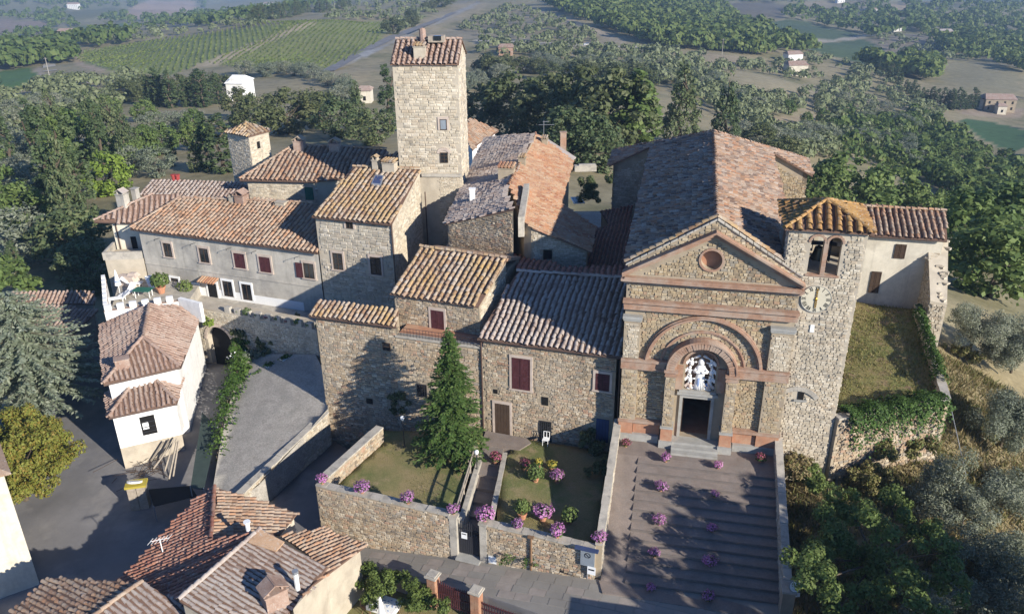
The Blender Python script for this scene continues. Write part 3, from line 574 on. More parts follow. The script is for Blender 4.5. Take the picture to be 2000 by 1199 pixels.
# terrace meadow right of the bell tower
TER = [(19.7, 43.2), (27.4, 45.4), (28.6, 47.2), (31.6, 59.2), (27.2, 60.7), (22, 62), (21, 50)]
sheet('terrace_meadow', TER, lambda x, y: 2.25+.05*math.sin(x*1.1)*math.sin(y*.8), .8, 'terrace_grass', skirt=2.5)
# courtyard behind
sheet('courtyard', [(5.5, 59), (9.5, 59), (12.5, 84), (6.0, 84)], lambda x, y: 1.6+.02*(y-59), 1.5, 'gravel', skirt=1.5)
# ---------------------------------------------------------------- the air between here and the far hills
hz_ = MB(); hz_.prism([(-5200, -80, -420), (5200, -80, -420), (5200, 5400, -420), (-5200, 5400, -420)], [(-5200, -80, 420), (5200, -80, 420), (5200, 5400, 420), (-5200, 5400, 420)])
hm = bpy.data.materials.new('haze'); hm.use_nodes = True; hm.node_tree.nodes.remove(hm.node_tree.nodes['Principled BSDF']); hv = hm.node_tree.nodes.new('ShaderNodeVolumePrincipled')
hv.inputs['Color'].default_value = (.47, .69, 1, 1); hv.inputs['Density'].default_value = .00019; hv.inputs['Anisotropy'].default_value = .0; hm.node_tree.links.new(hv.outputs[0], hm.node_tree.nodes['Material Output'].inputs['Volume']); MATS['haze'] = hm
tag(hz_.build('haze', 'haze'), kind='stuff')
# slabs of the street, each a piece of the pavement
def slabs():
    r = np.random.default_rng(6); PV = [(-10.0, 40.7), (-8.8, 38.7), (-5.0, 37.1), (-1.4, 35.6), (3.8, 32.8), (10.0, 31.6), (10.5, 34.2), (4.4, 35.55)]; g = np.array([.941, -.338]); h = np.array([.338, .941]); o = np.array([-10.2, 40.6]); k = 0
    for j in range(-9, 5):
        off = r.uniform(0, .8)
        for i in range(0, 26):
            u, v = i*.98+off, j*.52; L = .98-.03; p = o+g*(u+.49)+h*(v+.26)
            if not inside(PV, np.array([p[0]]), np.array([p[1]]))[0]: continue
            k += 1
            if k > 290: return
            q = [p+g*a*L/2+h*b*.245 for a, b in ((-1, -1), (1, -1), (1, 1), (-1, 1))]; z = z_pave(*p)+.018+r.normal(0, .006); s = [z_pave(*x)-z_pave(*p)+z for x in q]; MB().prism([(*x, y-.05) for x, y in zip(q, s)], [(*x, y) for x, y in zip(q, s)]).build('paving_slab', 'pavers' if r.random() < .7 else 'step_edge', pave_o)
slabs()
# ================================================================= houses
# ---- house beside the church (red shutters)
PA = plane_eave((6.8, 46.0), 5.60, -17, .30)
hA, iA, pA = house('stone_house', 'two-storey stone house with red shutters beside the church, its tiled roof half in shade', 'house', [(PA, [(932, 660), (1213, 697), (1226, 545), (1010, 531)])], -2.4, 'mortar', 'tile_grey', nind=300, col=.40, row=.42, seed=3, gutter=[(0, 0, 1)], caps=[(0, 3, 2)])
wA = Wall(iA[0][0][0], iA[0][0][1]); H = []
H.append(opening(hA, wA, wA.rect(1000, 699, 1036, 760), 'shutter', 'window_surround')); H.append(opening(hA, wA, wA.rect(1163, 729, 1191, 762), 'shutter', 'window_surround'))
H.append(opening(hA, wA, wA.rect(967, 788, 996, 851), 'door', 'window_surround', 'door', sill=False, smat='wood_dark')); H.append(opening(hA, wA, wA.rect(1054, 822, 1077, 862), 'bars', None, 'window', (6, 3)))
H.append(opening(hA, wA, wA.rect(1058, 775, 1071, 791), 'dark', None, 'window', sill=False)); H.append(opening(hA, wA, wA.rect(964, 760, 972, 768), 'dark', None, 'vent', sill=False)); H.append(opening(hA, wA, wA.rect(1164, 818, 1189, 862), 'door', None, 'door', sill=False, smat='blue_paint', label='dull blue plank door in the shaded corner'))
stones(hA, wA.p, wA.q, [(0, -2.1), (wA.L, -2.1), (wA.L, 5.35), (0, 5.35)], 'stone_warm', H, 300, seed=5)
for px in (941, 1211): x = on_wall(px, 720, wA.p-wA.N*0+wA.N*.1, wA.q+wA.N*.1); downpipe(hA, x[0], x[1], -1.6, 5.4)
# ---- raised house B with the single shuttered window
PB = plane_eave((-2.25, 50.64), 7.03, -19.8, .32)
hB, iB, pB = house('stone_house', 'small raised stone house with one tall red shutter behind the railed terrace', 'house', [(PB, [(761, 573), (934, 599), (990, 506), (821, 483)])], 2.0, 'mortar', 'tile_ochre', nind=300, col=.43, row=.42, inset=[[.28, .05, .05, .2]], seed=4, caps=[(0, 3, 2)])
wB = Wall(iB[0][0][0], iB[0][0][1]); H = [opening(hB, wB, wB.rect(843, 606, 868, 655), 'shutter', 'window_surround', sill=False)]
stones(hB, wB.p, wB.q, [(0, 4.2), (wB.L, 4.2), (wB.L, 6.8), (0, 6.8)], 'stone_warm', H, 200, seed=6)
e = iB[0][0]; wBr = Wall(e[1], e[2]); stones(hB, wBr.p, wBr.q, [(0, 3), (wBr.L, 3), (wBr.L, 8.35), (0, 6.75)], 'stone_pale', (), 80, seed=7)
m = MB(); q3, q2 = pB[0][1][3], pB[0][1][2]; d = np.array([.33, .94, 0])*3.0; m.prism([q3+(0, 0, -.2), q2+(0, 0, -.2), q2+d+(0, 0, -1.2), q3+d+(0, 0, -1.2)], [q3+(0, 0, .03), q2+(0, 0, .03), q2+d+(0, 0, -.95), q3+d+(0, 0, -.95)]); m.build('rear_roof', 'tile_weathered', hB)
m = MB(); q = [q3+(0, .3, -1), q2+(0, .3, -1), q2+d*.9+(0, 0, -1), q3+d*.9+(0, 0, -1)]; m.prism([(*x[:2], 2) for x in q], [(*x[:2], x[2]) for x in q]); m.build('rear_wall', 'mortar', hB)
# ---- block C : lower front block with narrow roof and terrace
PCt = plane_eave((-7.9, 50.62), 5.68, -17.5, .34)
hC, iC, pC = house('stone_house', 'tall blank stone house front behind the fir with a narrow strip of yellowed tiles', 'house', [(PCt, [(604, 615), (773, 637), (779, 607), (621, 585)])], -6, 'mortar', 'tile_ochre', nind=300, col=.36, row=.40, inset=[[.3, .02, .05, .3]], seed=8, gutter=[(0, 0, 1)])
cL = iC[0][0][0]; cR = wA.p+wA.N*.0; wC = Wall(cL, cR); m = MB(); uT = wC.uz(772, 650)[0]
m.box((*((wC.P(uT, 0)+wC.P(wC.L, 0))[:2]/2-wC.N*1.3), -.65), (wC.L-uT, 2.6, 10.7), (*wC.U, 0)); m.build('terrace_block', 'mortar', hC)
m = MB(); wC.box(m, uT, wC.L, 4.70, 4.82, -.42, .10); m.build('terrace_coping', 'coping', hC)
m = MB(); wC.box(m, uT, wC.L-.1, 4.703, 4.72, -2.5, -.43); m.build('terrace_floor', 'terracotta_panel', hC)
H = [opening(hC, wC, wC.rect(748, 669, 763, 684), 'glass', None, 'window', (1, 2), sill=False), opening(hC, wC, wC.rect(815, 750, 834, 774), 'bars', None, 'window', (4, 2), sill=False), opening(hC, wC, wC.rect(716, 778, 728, 788), 'dark', None, 'vent', sill=False)]
stones(hC, wC.p, wC.q, [(0, -5.6), (wC.L, -2.4), (wC.L, 4.68), (uT, 4.68), (uT, 5.35), (0, 5.35)], 'stone_warm', H, 300, seed=9, h=(.13, .24))
rl = MB(); n = 26
for i in range(n+1): b = wC.P(uT+.2+(wC.L-uT-.4)*i/n, 4.82, .02); rl.bar(b, b+(0, 0, .62), .012, 4)
for z in (4.95, 5.2, 5.44): rl.bar(wC.P(uT+.2, z, .02), wC.P(wC.L-.2, z, .02), .018, 4)
rl.build('railing', 'iron', hC)
# ---- house D with the skylight
PD = plane_eave((-9.26, 61.36), 9.0, -18, .30)
hD, iD, pD = house('stone_house', 'tall stone house in front of the tower with a skylight in its ochre tiled roof', 'house', [(PD, [(609, 422), (765, 438), (821, 331), (690, 327)])], -2, 'mortar_pale', 'tile_ochre', nind=300, col=.44, row=.42, inset=[[.3, .06, .05, .1]], seed=11, gutter=[(0, 0, 1)], caps=[(0, 3, 2)])
e = iD[0][0]; wD = Wall(e[0], e[1]); H = [opening(hD, wD, wD.rect(676, 430, 690, 446), 'glass', 'window_surround', 'window', (2, 1), sill=False), opening(hD, wD, wD.rect(651, 494, 670, 526), 'glass', 'window_surround', 'window', (2, 3)), opening(hD, wD, wD.rect(724, 502, 745, 536), 'glass', 'window_surround', 'window', (2, 2))]
stones(hD, wD.p, wD.q, [(0, 0), (wD.L, 0), (wD.L, 8.8), (0, 8.8)], 'stone_grey', H, 300, seed=12, h=(.16, .30), w=(.25, .6))
wDr = Wall(e[1], e[2]); stones(hD, wDr.p, wDr.q, [(0, 0), (wDr.L, 0), (wDr.L, 11.0), (0, 8.7)], 'stone_pale', (), 150, seed=13, proud=.03)
x = wD.P(wD.L-.05, 0, .1); downpipe(hD, x[0], x[1], 0, 8.8)
for px, py0, py1 in ((830, 375, 420), (858, 378, 400)): P = on_wall(px, py0, wDr.p+wDr.N*.06, wDr.q+wDr.N*.06); downpipe(hD, P[0], P[1], 3, P[2])
sk = [on_plane(x, y, PD)+np.array([0, 0, .20]) for x, y in ((725, 364), (744, 366), (750, 347), (733, 346))]
so = MB().prism([p-(0, 0, .25) for p in sk], sk).build('skylight', 'zinc', hD); c = sum(sk)/4; g = [c+(p-c)*.78+(0, 0, .012) for p in sk]; MB().prism([p-(0, 0, .03) for p in g], g).build('pane', 'glass_dark', so).data.materials[0] = MATS['blue_paint']
P = on_plane(672, 326, PD); chimney(hD, on_plane(735, 331, PD)+(0, 0, .3), .5, .5, .5, 'mortar_pale', 'tile_ochre', -18, 'gable'); chimney(hD, on_plane(762, 334, PD)+(0, 0, .2), 1.1, .7, .5, 'mortar_pale', 'tile_ochre', -18, 'flat')
# ---- the tower
TW_A = (-9.50, 70.0); TW_B = (-4.17, 69.65); tu = np.array([TW_B[0]-TW_A[0], TW_B[1]-TW_A[1]]); TL = np.linalg.norm(tu); tu /= TL; tv = np.array([-tu[1], tu[0]]); TDp = 5.4; TE = 19.75; TRZ = TE+TDp/2*.52
tower = empty('medieval_tower', (*(np.array(TW_A)+tu*TL/2+tv*2.7), 0), 'square medieval stone tower rising above the village roofs', 'tower')
def twp(u, v, z): p = np.array(TW_A)+tu*u+tv*v; return np.array([p[0], p[1], z])
m = MB(); m.prism([twp(0, 0, -1), twp(TL, 0, -1), twp(TL, TDp, -1), twp(0, TDp, -1)], [twp(0, 0, TE), twp(TL, 0, TE), twp(TL, TDp, TE), twp(0, TDp, TE)])
m.add([twp(TL, 0, TE), twp(TL, TDp, TE), twp(TL, TDp/2, TRZ-.05), twp(0, 0, TE), twp(0, TDp, TE), twp(0, TDp/2, TRZ-.05)], [(0, 1, 2), (3, 5, 4), (0, 2, 5, 3), (1, 4, 5, 2)])
m.build('wall', 'mortar_pale', tower); wT = Wall(twp(0, 0, 0), twp(TL, 0, 0)); wTr = Wall(twp(TL, 0, 0), twp(TL, TDp, 0))
H = [opening(tower, wT, wT.rect(859, 233, 873, 254), 'glass', 'window_surround', 'window', (1, 1), glass='glass_grey', sill=False)]
R = wT.rect(860, 298, 875, 318); H.append(opening(tower, wT, R, 'glass', None, 'window', (2, 3), sill=False)); u0, u1, z0, z1 = R
m = MB(); k = 12; cx = (u0+u1)/2; rr = (u1-u0)/2
for i in range(k): a = math.pi*(i+.5)/k; m.box(wT.P(cx+(rr+.14)*math.cos(a), z1-.05+(rr+.14)*.75*math.sin(a), .04), (.12, .09, .24), tuple(wT.U*-math.sin(a))+(math.cos(a),), tuple(wT.U*math.cos(a))+(math.sin(a),))
m.add([wT.P(cx+rr*math.cos(math.pi*i/8), z1+rr*.7*math.sin(math.pi*i/8), .031) for i in range(9)], [tuple(range(9))]); m.build('arch_head', 'window_surround', tower)
H[-1] = (u0-.1, u1+.1, z0-.1, z1+.55); dk = [wT.uz(x, y) for x, y in ((782, 207), (792, 216))]
stones(tower, wT.p, wT.q, [(0, 10.6), (TL, 10.6), (TL, TE-.1), (0, TE-.1)], 'stone_pale', H, 300, seed=14, h=(.15, .28), w=(.25, .65), proud=.05)
stones(tower, wT.p, wT.q, [(3.2, 0), (TL, 0), (TL, 10.2), (3.2, 10.2)], 'stone_pale', (), 0, seed=15, proud=.03)
stones(tower, wTr.p, wTr.q, [(0, 0), (TDp, 0), (TDp, TE), (TDp/2, TRZ-.25), (0, TE-.1)], 'stone_pale', (), 150, seed=16, h=(.15, .28), w=(.25, .65), proud=.045)
m = MB(); wT.box(m, 1.9, TL, 10.25, 10.5, 0, .16); m.build('ledge', 'coping', tower)
for vv in range(1, 3):
    pass
for s, (v0, v1, za, zb) in enumerate(((-.22, TDp/2, TE-.11, TRZ), (TDp+.22, TDp/2, TE-.11, TRZ))):
    o = [twp(-.15, v0, za), twp(TL+.12, v0, za), twp(TL+.12, v1, zb), twp(-.15, v1, zb)]; o = o if s == 0 else o[::-1]
    A = np.array(o); Pp = np.linalg.lstsq(np.c_[np.ones(4), A[:, :2]], A[:, 2], rcond=None)[0]
    MB().prism([x-(0, 0, .1) for x in o], o).build('roof_deck', 'deck', tower); tiles(tower, Pp, o if s == 0 else [o[3], o[2], o[1], o[0]], 'tile_pink' if s == 0 else 'tile_weathered', .42, .40, 250 if s == 0 else 0, 17+s)
ridge_caps(tower, twp(-.1, TDp/2, TRZ+.04), twp(TL+.1, TDp/2, TRZ+.04), 'tile_pink')
chimney(tower, twp(2.2, .7, TE+.35), .95, .6, .75, 'mortar_pale', 'tile_ochre', -3.75, 'flat'); m = MB(); c = twp(3.4, 2.2, TRZ+.15); m.box(c, (1.3, 1.0, .5), (*tu, 0)); so = m.build('roof_hatch', 'wood_grey', tower); MB().box(c+np.array([.12, -.45, .1]), (.6, .3, .35), (*tu, 0)).build('pane', 'glass_dark', so)
MB().bar(twp(2.3, 2.0, TRZ-.1), twp(2.1, 3.0, TRZ+.7), .28, 8).build('vent_cowl', 'tile_pink', tower)
# ---- rear house F right of the tower
PF = plane3((974, 256, 6.8), (934, 281, 6.8), (918, 231, 8.6))
hF, iF, pF = house('plastered_house', 'pale house just behind the tower with a worn tile roof and curved white eave', 'house', [(PF, [(923, 294), (934, 281), (974, 256), (918, 231), (905, 262)])], 0, 'plaster_white', 'tile_weathered', nind=0, seed=19)
# ---- long house G
PG1 = plane3((868, 437, 9.2), (948, 268, 9.2), (993, 364, 11.0)); PG2 = plane3((1046, 261, 11.0), (993, 364, 11.0), (1118, 313, 9.3))
hG, iG, pG = house('long_house', 'long gabled stone house right of the tower with one grey and one orange tiled slope', 'house', [(PG1, [(948, 268), (868, 437), (1003, 409), (990, 380), (993, 364), (1046, 261)]), (PG2, [(993, 364), (1000, 372), (1022, 432), (1040, 445), (1154, 492), (1160, 441), (1098, 400), (1108, 352), (1118, 313), (1046, 261)])], 0, 'mortar', 'tile_grey', nind=[200, 200], inset=[[.25, .2, 0, 0, 0, .2], [0, .05, .1, .2, .3, .3, .3, .3, .2, 0]], seed=21, mats={1: 'tile_new'}, caps=[(1, 0, 9)], col=.34, row=.36)
a, b = pG[0][1][1], pG[0][1][2]; w = iG[0][0]; wG = Wall(w[1], w[2]); stones(hG, wG.p, wG.q, [(0, 5), (wG.L, 5), (wG.L, zp(PG1, *w[2])-.2), (0, zp(PG1, *w[1])-.2)], 'stone_warm', (), 100, seed=22)
w2 = iG[1][0]; wG2 = Wall(w2[3], w2[4]); H = [opening(hG, wG2, wG2.rect(1061, 488, 1078, 506), 'dark', None, 'window', sill=False)]
stones(hG, wG2.p, wG2.q, [(0, 2), (wG2.L, 2), (wG2.L, zp(PG2, *w2[4])-.2), (0, zp(PG2, *w2[3])-.2)], 'stone_grey', H, 150, seed=23)
wG3 = Wall(w2[2], w2[3]); 
m = MB(); p1, p2 = on_plane(1023, 372, PG2), on_plane(1012, 433, PG2); d = np.array([.75, .1, 0]); m.prism([p1-(0, 0, 1), p2-(0, 0, 1.2), p2+d*.6-(0, 0, 1.2), p1+d*.6-(0, 0, 1)], [p1+(0, 0, .55), p2+(0, 0, .35), p2+d*.6+(0, 0, .35), p1+d*.6+(0, 0, .55)]); m.build('gable_parapet', 'coping', hG)
chimney(hG, on_plane(990, 345, PG1), 1.3, .9, .75, 'mortar', 'tile_new', -10, 'flat'); chimney(hG, on_plane(1020, 322, PG2), .6, .6, .6, 'mortar', 'tile_ochre', -10, 'flat'); chimney(hG, on_plane(923, 393, PG1), .42, .42, 1.0, 'plaster_white', 'tile_grey', 0, 'none'); chimney(hG, on_plane(1064, 282, PG2), .55, .55, .5, 'mortar', 'tile_ochre', -10, 'flat'); chimney(hG, on_plane(1100, 278, plane_eave(pG[1][1][8][:2], 9.5, 0, .01)), .6, .5, 1.0, 'brick_trim', 'tile_pink', 0, 'none')
# rear slope of G
q0, q1 = pG[1][1][9], pG[1][1][8]; hh = q0*.0; m = MB(); bk = np.array([2.0, 6.0, -2.2]); m.prism([q0-(0, 0, .1), q1-(0, 0, .1), q1+np.array([.6, 3.2, -.7]), q0+bk*.6-(0, 0, .1)], [q0, q1, q1+np.array([.6, 3.2, -.6]), q0+bk*.6]); m.build('rear_roof', 'tile_grey', hG)
# ---- low roofs between
PH = plane3((872, 485, 6.6), (984, 492, 6.6), (1000, 460, 7.4))
hH, iH, pH = house('lean_to', 'low lean-to roof with a white chimney behind the raised stone house', 'outbuilding', [(PH, [(868, 486), (984, 493), (1002, 460), (895, 455)])], 0, 'mortar', 'tile_grey', nind=60, seed=24, inset=.1)
chimney(hH, on_plane(904, 480, PH)+(0, 0, .2), .8, .6, 1.1, 'plaster_cream', 'tile_ochre', -15, 'gable'); chimney(hH, on_plane(885, 470, PH)+(0, 0, .2), .7, .5, .5, 'mortar', 'tile_grey', -15, 'gable')
PR = plane_eave((8.6, 56.5), 5.8, -13, .10)
hR, iR, pR = house('low_annex', 'low red tiled annexe tucked against the shaded left wall of the church', 'outbuilding', [(PR, [(1105, 524), (1224, 520), (1236, 402), (1172, 412), (1190, 440), (1162, 447), (1152, 494)])], 0, 'mortar', 'tile_red', nind=100, seed=25, inset=.1, col=.30, row=.34)
m = MB(); s4 = [on_plane(x, y, PR)+(0, 0, .12) for x, y in ((1098, 517), (1120, 512), (1128, 502), (1104, 506))]; m.prism([p-(0, 0, .2) for p in s4], s4); m.build('skylight', 'glass_grey', hR)
PR2 = plane3((1010, 527, 7.55), (1225, 541, 7.6), (1225, 520, 7.2))
hR2, iR2, pR2 = house('low_annex', 'dark low roof strip behind the ridge of the red-shuttered house', 'outbuilding', [(PR2, [(1010, 527), (1228, 542), (1224, 521), (1100, 523), (1060, 505), (1000, 500)])], 0, 'plaster_grey', 'tile_red', nind=0, seed=26, inset=.05)
# ---- house J and pavilion K
PJ1 = plane_eave(at(640, 354, 8.4), 8.4, -6, .26); PJ2 = plane3((640, 354, 6), (715, 340, 6.6), (660, 290, 8.6))
hJ, iJ, pJ = house('hipped_house', 'stone house left of the tower with a broad hipped tile roof and two gabled chimneys', 'house', [(PJ1, [(468, 351), (618, 354), (650, 352), (700, 345), (762, 318), (755, 292), (660, 286), (575, 284)])], -3, 'mortar_pale', 'tile_weathered', nind=250, seed=27, inset=[[.4, .4, .3, .2, .2, .1, .1, .3]], col=.46, row=.5, gutter=[(0, 0, 1)], caps=[(0, 0, 7), (0, 7, 5)])
w = iJ[0][0]; wJ = Wall(w[0], w[1]); H = [opening(hJ, wJ, wJ.rect(596, 366, 612, 390), 'door', None, 'door', sill=False, smat='green_paint')]
stones(hJ, wJ.p, wJ.q, [(0, 2), (wJ.L, 2), (wJ.L, 8.1), (0, 8.1)], 'stone_pale', H, 120, seed=28, proud=.04)
chimney(hJ, on_plane(586, 292, PJ1), 1.0, .8, .8, 'tile_pink', 'tile_ochre', -5, 'gable'); chimney(hJ, on_plane(655, 294, PJ1), 1.0, .8, .7, 'tile_pink', 'tile_ochre', -5, 'gable')
PJ3 = plane3((740, 322, 9.6), (778, 326, 9.6), (776, 300, 10.4))
hJ3, _, _ = house('lean_to', 'small orange tiled lean-to at the foot of the tower', 'outbuilding', [(PJ3, [(735, 318), (780, 322), (778, 298), (742, 306)])], 2, 'mortar_pale', 'tile_new', nind=60, seed=29, inset=.1)
KZ = 11.; kx = [at(437, 258, KZ)[:2], at(485, 267, KZ)[:2], at(530, 255, KZ)[:2]]; kx.append(kx[0]+kx[2]-kx[1]); kc = sum(kx)/4
hK = empty('pavilion_tower', (*kc, -4), 'small square stone tower with a pyramid tile roof at the left edge of the village', 'tower'); m = MB(); ki = [kc+(p-kc)*.87 for p in kx]; m.prism([(*p, -6) for p in ki], [(*p, KZ-.05) for p in ki]); m.build('wall', 'mortar_pale', hK)
for i in range(4):
    o = [np.array([*kx[i], KZ]), np.array([*kx[(i+1) % 4], KZ]), np.array([*kc, KZ+.85])]; A = np.array(o); Pp = np.linalg.solve(np.c_[np.ones(3), A[:, :2]], A[:, 2]); MB().prism([p-(0, 0, .1) for p in o], o).build('roof_deck', 'deck', hK); tiles(hK, Pp, o, 'tile_ochre', .42, .42, 0, 30+i)
    if i < 2: w_ = Wall(ki[i], ki[(i+1) % 4]); stones(hK, w_.p, w_.q, [(0, -1), (w_.L, -1), (w_.L, KZ-.3), (0, KZ-.3)], 'stone_pale', [opening(hK, w_, (w_.L*.35, w_.L*.5, KZ-1.5, KZ-.8), 'dark', None, 'window', sill=False)] if i == 1 else (), 60, seed=31+i, proud=.03)
# ---- plastered house L and wing M, roof N
PL_ = plane_eave((-15.72, 63.43), 5.97, -19.25, .30)
hL, iL, pL = house('plastered_house', 'long two-storey grey plastered house with five upper windows and a weathered tile roof', 'house', [(PL_, [(255, 446), (621, 493), (612, 398), (500, 389), (350, 388)])], -1.0, 'plaster_grey', 'tile_weathered', nind=300, seed=33, col=.42, row=.45, inset=[[.35, .0, .1, .1, .35]], gutter=[(0, 0, 1)], caps=[(0, 0, 4), (0, 4, 2)])
w = iL[0][0]; wL = Wall(w[0], w[1])
for (a, b, c, d, k) in ((321, 475, 336, 501, 'glass'), (391, 485, 408, 512, 'glass'), (459, 495, 479, 523, 'shutter'), (508, 502, 529, 531, 'shutter'), (594, 514, 614, 543, 'glass')): opening(hL, wL, wL.rect(a, b, c, d), k, 'window_surround', 'window', (2, 1))
o = W_ = None; R = wL.rect(579, 513, 592, 541); m = MB(); wL.box(m, R[0], R[1], R[2], R[3], .05, .1); m.build('shutter', 'shutter_red', hL)
for (a, b, c, d) in ((336, 543, 350, 561), (380, 556, 389, 569), (437, 549, 455, 578), (474, 555, 492, 585)): opening(hL, wL, wL.rect(a, b, c, d), 'glass', 'white_paint', 'window', (2, 1), sill=False)
R = wL.rect(408, 553, 425, 585); opening(hL, wL, R, 'door', 'white_paint', 'door', sill=False, smat='black_paint'); m = MB()
for i in range(7): u = R[0]-.3+(R[1]-R[0]+.6)*i/6; m.bar(wL.P(u, R[3]+.55, .05), wL.P(u, R[3]+.35, .85), .10, 6)
m.build('door_canopy', 'tile_new', hL); m = MB(); wL.box(m, 0, wL.L, 2.55, 2.67, 0, .05); m.build('string_course', 'plaster_grey', hL); m = MB(); wL.box(m, 3.5, wL.L-2, .15, 1.0, 0, .02); m.build('white_dado', 'white_paint', hL)
for px in (312, 382, 452, 501, 584): u, z = wL.uz(px, 465+(px-312)*.13); m = MB(); m.bar(wL.P(u, z, .02), wL.P(u, z+.1, .7), .02, 4).bar(wL.P(u, z+.1, .7), wL.P(u, z-.03, .72), .03, 4); m.build('awning_bracket', 'iron', hL)
chimney(hL, on_plane(455, 393, PL_), .5, .5, .4, 'mortar_pale', 'tile_pink', -19, 'gable'); chimney(hL, on_plane(473, 394, PL_), .9, .9, .6, 'tile_pink', 'tile_pink', -19, 'gable'); chimney(hL, on_plane(550, 401, PL_), .9, .6, .3, 'mortar_pale', 'tile_grey', -19, 'none')
PM = plane3((185, 432, 5.9), (264, 433, 5.7), (300, 380, 7.3))
hM, iM, pM = house('plastered_house', 'cream end wing with a hipped orange roof at the left end of the grey house', 'house', [(PM, [(184, 432), (266, 434), (310, 415), (352, 386), (345, 379), (300, 380)])], -6, 'plaster_cream', 'tile_pink', nind=150, seed=34, col=.46, row=.5, inset=[[.4, 0, 0, 0, .1, .35]], caps=[(0, 0, 5)], gutter=[(0, 0, 1)])
wM = Wall(iM[0][0][0], iM[0][0][1]); downpipe(hM, *wM.P(.35, 0, .08)[:2], -3, 5.6); opening(hM, wM, wM.rect(257, 462, 268, 489), 'dark', None, 'door', sill=False)
m = MB(); b0 = wM.P(-.1, 2.2, 0); m.box((*(wM.P(wM.L/2, 0, 1.4)[:2]), -.6), (wM.L+.3, 2.6, 7.2), (*wM.U, 0)); m.build('balcony_base', 'mortar_pale', hM); m = MB(); wM.box(m, -.3, wM.L+.1, 3.0, 3.7, 2.5, 2.7); wM.box(m, -.3, -.1, 3.0, 3.7, 0, 2.5); m.build('balcony_parapet', 'coping', hM)
chimney(hM, on_plane(242, 400, PM), .9, .7, 1.0, 'plaster_grey', 'tile_grey', -19, 'gable'); chimney(hM, on_plane(266, 385, PM), .5, .5, .8, 'plaster_grey', 'tile_grey', -19, 'none')
PN = plane_eave(at(272, 381, 6.5), 6.5, -6, .24)
hN, iN, pN = house('rear_house', 'low greyish tiled roof with two red chimney pots behind the grey house', 'house', [(PN, [(270, 381), (470, 394), (500, 372), (470, 357), (350, 351), (300, 350)])], -6, 'plaster_grey', 'tile_grey', nind=0, seed=35)
for px in (340, 348): p = on_plane(px, 353, PN); MB().lathe(p, [(.2, -.2), (.2, .5), (.26, .5), (.26, .62), (.12, .62)], 8).build('chimney_pot', 'red_paint', hN)
# ---- retaining wall O with arch, terrace
oP, oQ = np.array([-26.6, 63.55]), np.array([-15.4, 58.9]); wO = Wall(oP, oQ)
hO = empty('retaining_wall', (*((oP+oQ)/2), -3.5), 'crenellated retaining wall with a dark arched gateway below the grey house', 'wall'); ac, ar = wO.uz(430, 668)[0], 1.28; az = -1.75
m = MB(); n = 10; T = 1.15
arc = [(ac-ar*math.cos(math.pi*i/n), az+ar*1.05*math.sin(math.pi*i/n)) for i in range(n+1)]; outl = [(0, -4.6), (ac-ar, -4.6)]+arc+[(ac+ar, -4.6), (wO.L, -4.6), (wO.L, T), (0, T)]
vf = [wO.P(u, z, 0) for u, z in outl]; vb = [wO.P(u, z, -1.6) for u, z in outl]; k = len(outl)
from mathutils.geometry import tessellate_polygon
tr = tessellate_polygon([[Vector((u, z, 0)) for u, z in outl]]); m.add(vf+vb, [tuple(t) for t in tr]+[(i, (i+1) % k, k+(i+1) % k, k+i) for i in range(k)]); m.build('wall', 'mortar_pale', hO)
MB().box(wO.P(ac, -2.6, -.62), (2.9, .2, 4.5), (*wO.U, 0)).build('arch_shade_slab', 'dark_inside', hO)  # black slab added in the arch; its colour stands for the passage's shade
stones(hO, wO.p, wO.q, [(0, -4.2), (wO.L, -1.6), (wO.L, T), (0, T)], 'stone_pale', (), 250, seed=36, proud=.04, keep=lambda u, z, w, h: ~((abs(u-ac) < ar+w*.5+.25) & (z < az+np.sqrt(np.maximum(0, (ar+.3)**2-(u-ac)**2))*1.05+h*.5)))
m = MB()
for i in range(13): a = math.pi*(i+.5)/13; m.box(wO.P(ac-(ar+.15)*math.cos(a), az+(ar+.15)*1.05*math.sin(a), .03), (.31, .12, .27), tuple(wO.U*math.sin(a))+(math.cos(a),), tuple(wO.U*-math.cos(a))+(math.sin(a),))
m.build('arch_ring', 'window_surround', hO); m = MB(); u = 3.2
while u < wO.L-.3: wO.box(m, u, u+.52, T, T+.5, -.36, .0); u += 1.0
m.build('merlon', 'coping', hO); m = MB(); q = [wO.P(0, 0, -.37), wO.P(wO.L, 0, -.37), wL.P(wL.L, 0), wL.P(0, 0), np.array([-35.5, 66.5, 0])]
tag(MB().prism([(*p[:2], .0) for p in q], [(*p[:2], .22) for p in q]).build('terrace_floor', 'coping'), kind='structure')
# ---- white house P
zE, zR = 1.0, 2.45
P1 = plane3((195, 633, zE), (202, 750, zE), (279, 659, zR)); P2 = plane3((391, 611, zE), (350, 716, zE), (279, 659, zR)); P3 = plane3((202, 750, zE), (350, 716, zE), (279, 659, zR))
hP, iP, pP = house('white_house', 'bright white house with pinkish hipped roofs in the fork of the road', 'house', [(P1, [(195, 634), (202, 750), (279, 659), (291, 595)]), (P2, [(352, 716), (391, 611), (356, 597), (291, 595), (279, 659)]), (P3, [(202, 750), (351, 716), (279, 659)])], -6.2, 'plaster_white', 'tile_pink', nind=[150, 150, 100], seed=37, col=.34, row=.38, inset=[[.3, 0, 0, .1], [.3, .1, .1, 0, 0], [.3, 0, 0]], caps=[(0, 2, 3), (0, 1, 2), (1, 0, 4)], gutter=[(1, 0, 1), (2, 0, 1)])
zE2, zR2 = -.75, .25
P4 = plane3((208, 770, zE2), (212, 815, zE2), (267, 738, zR2)); P5 = plane3((212, 815, zE2), (346, 786, zE2), (285, 738, zR2)); P6 = plane3((346, 786, zE2), (358, 738, zE2), (300, 740, zR2))
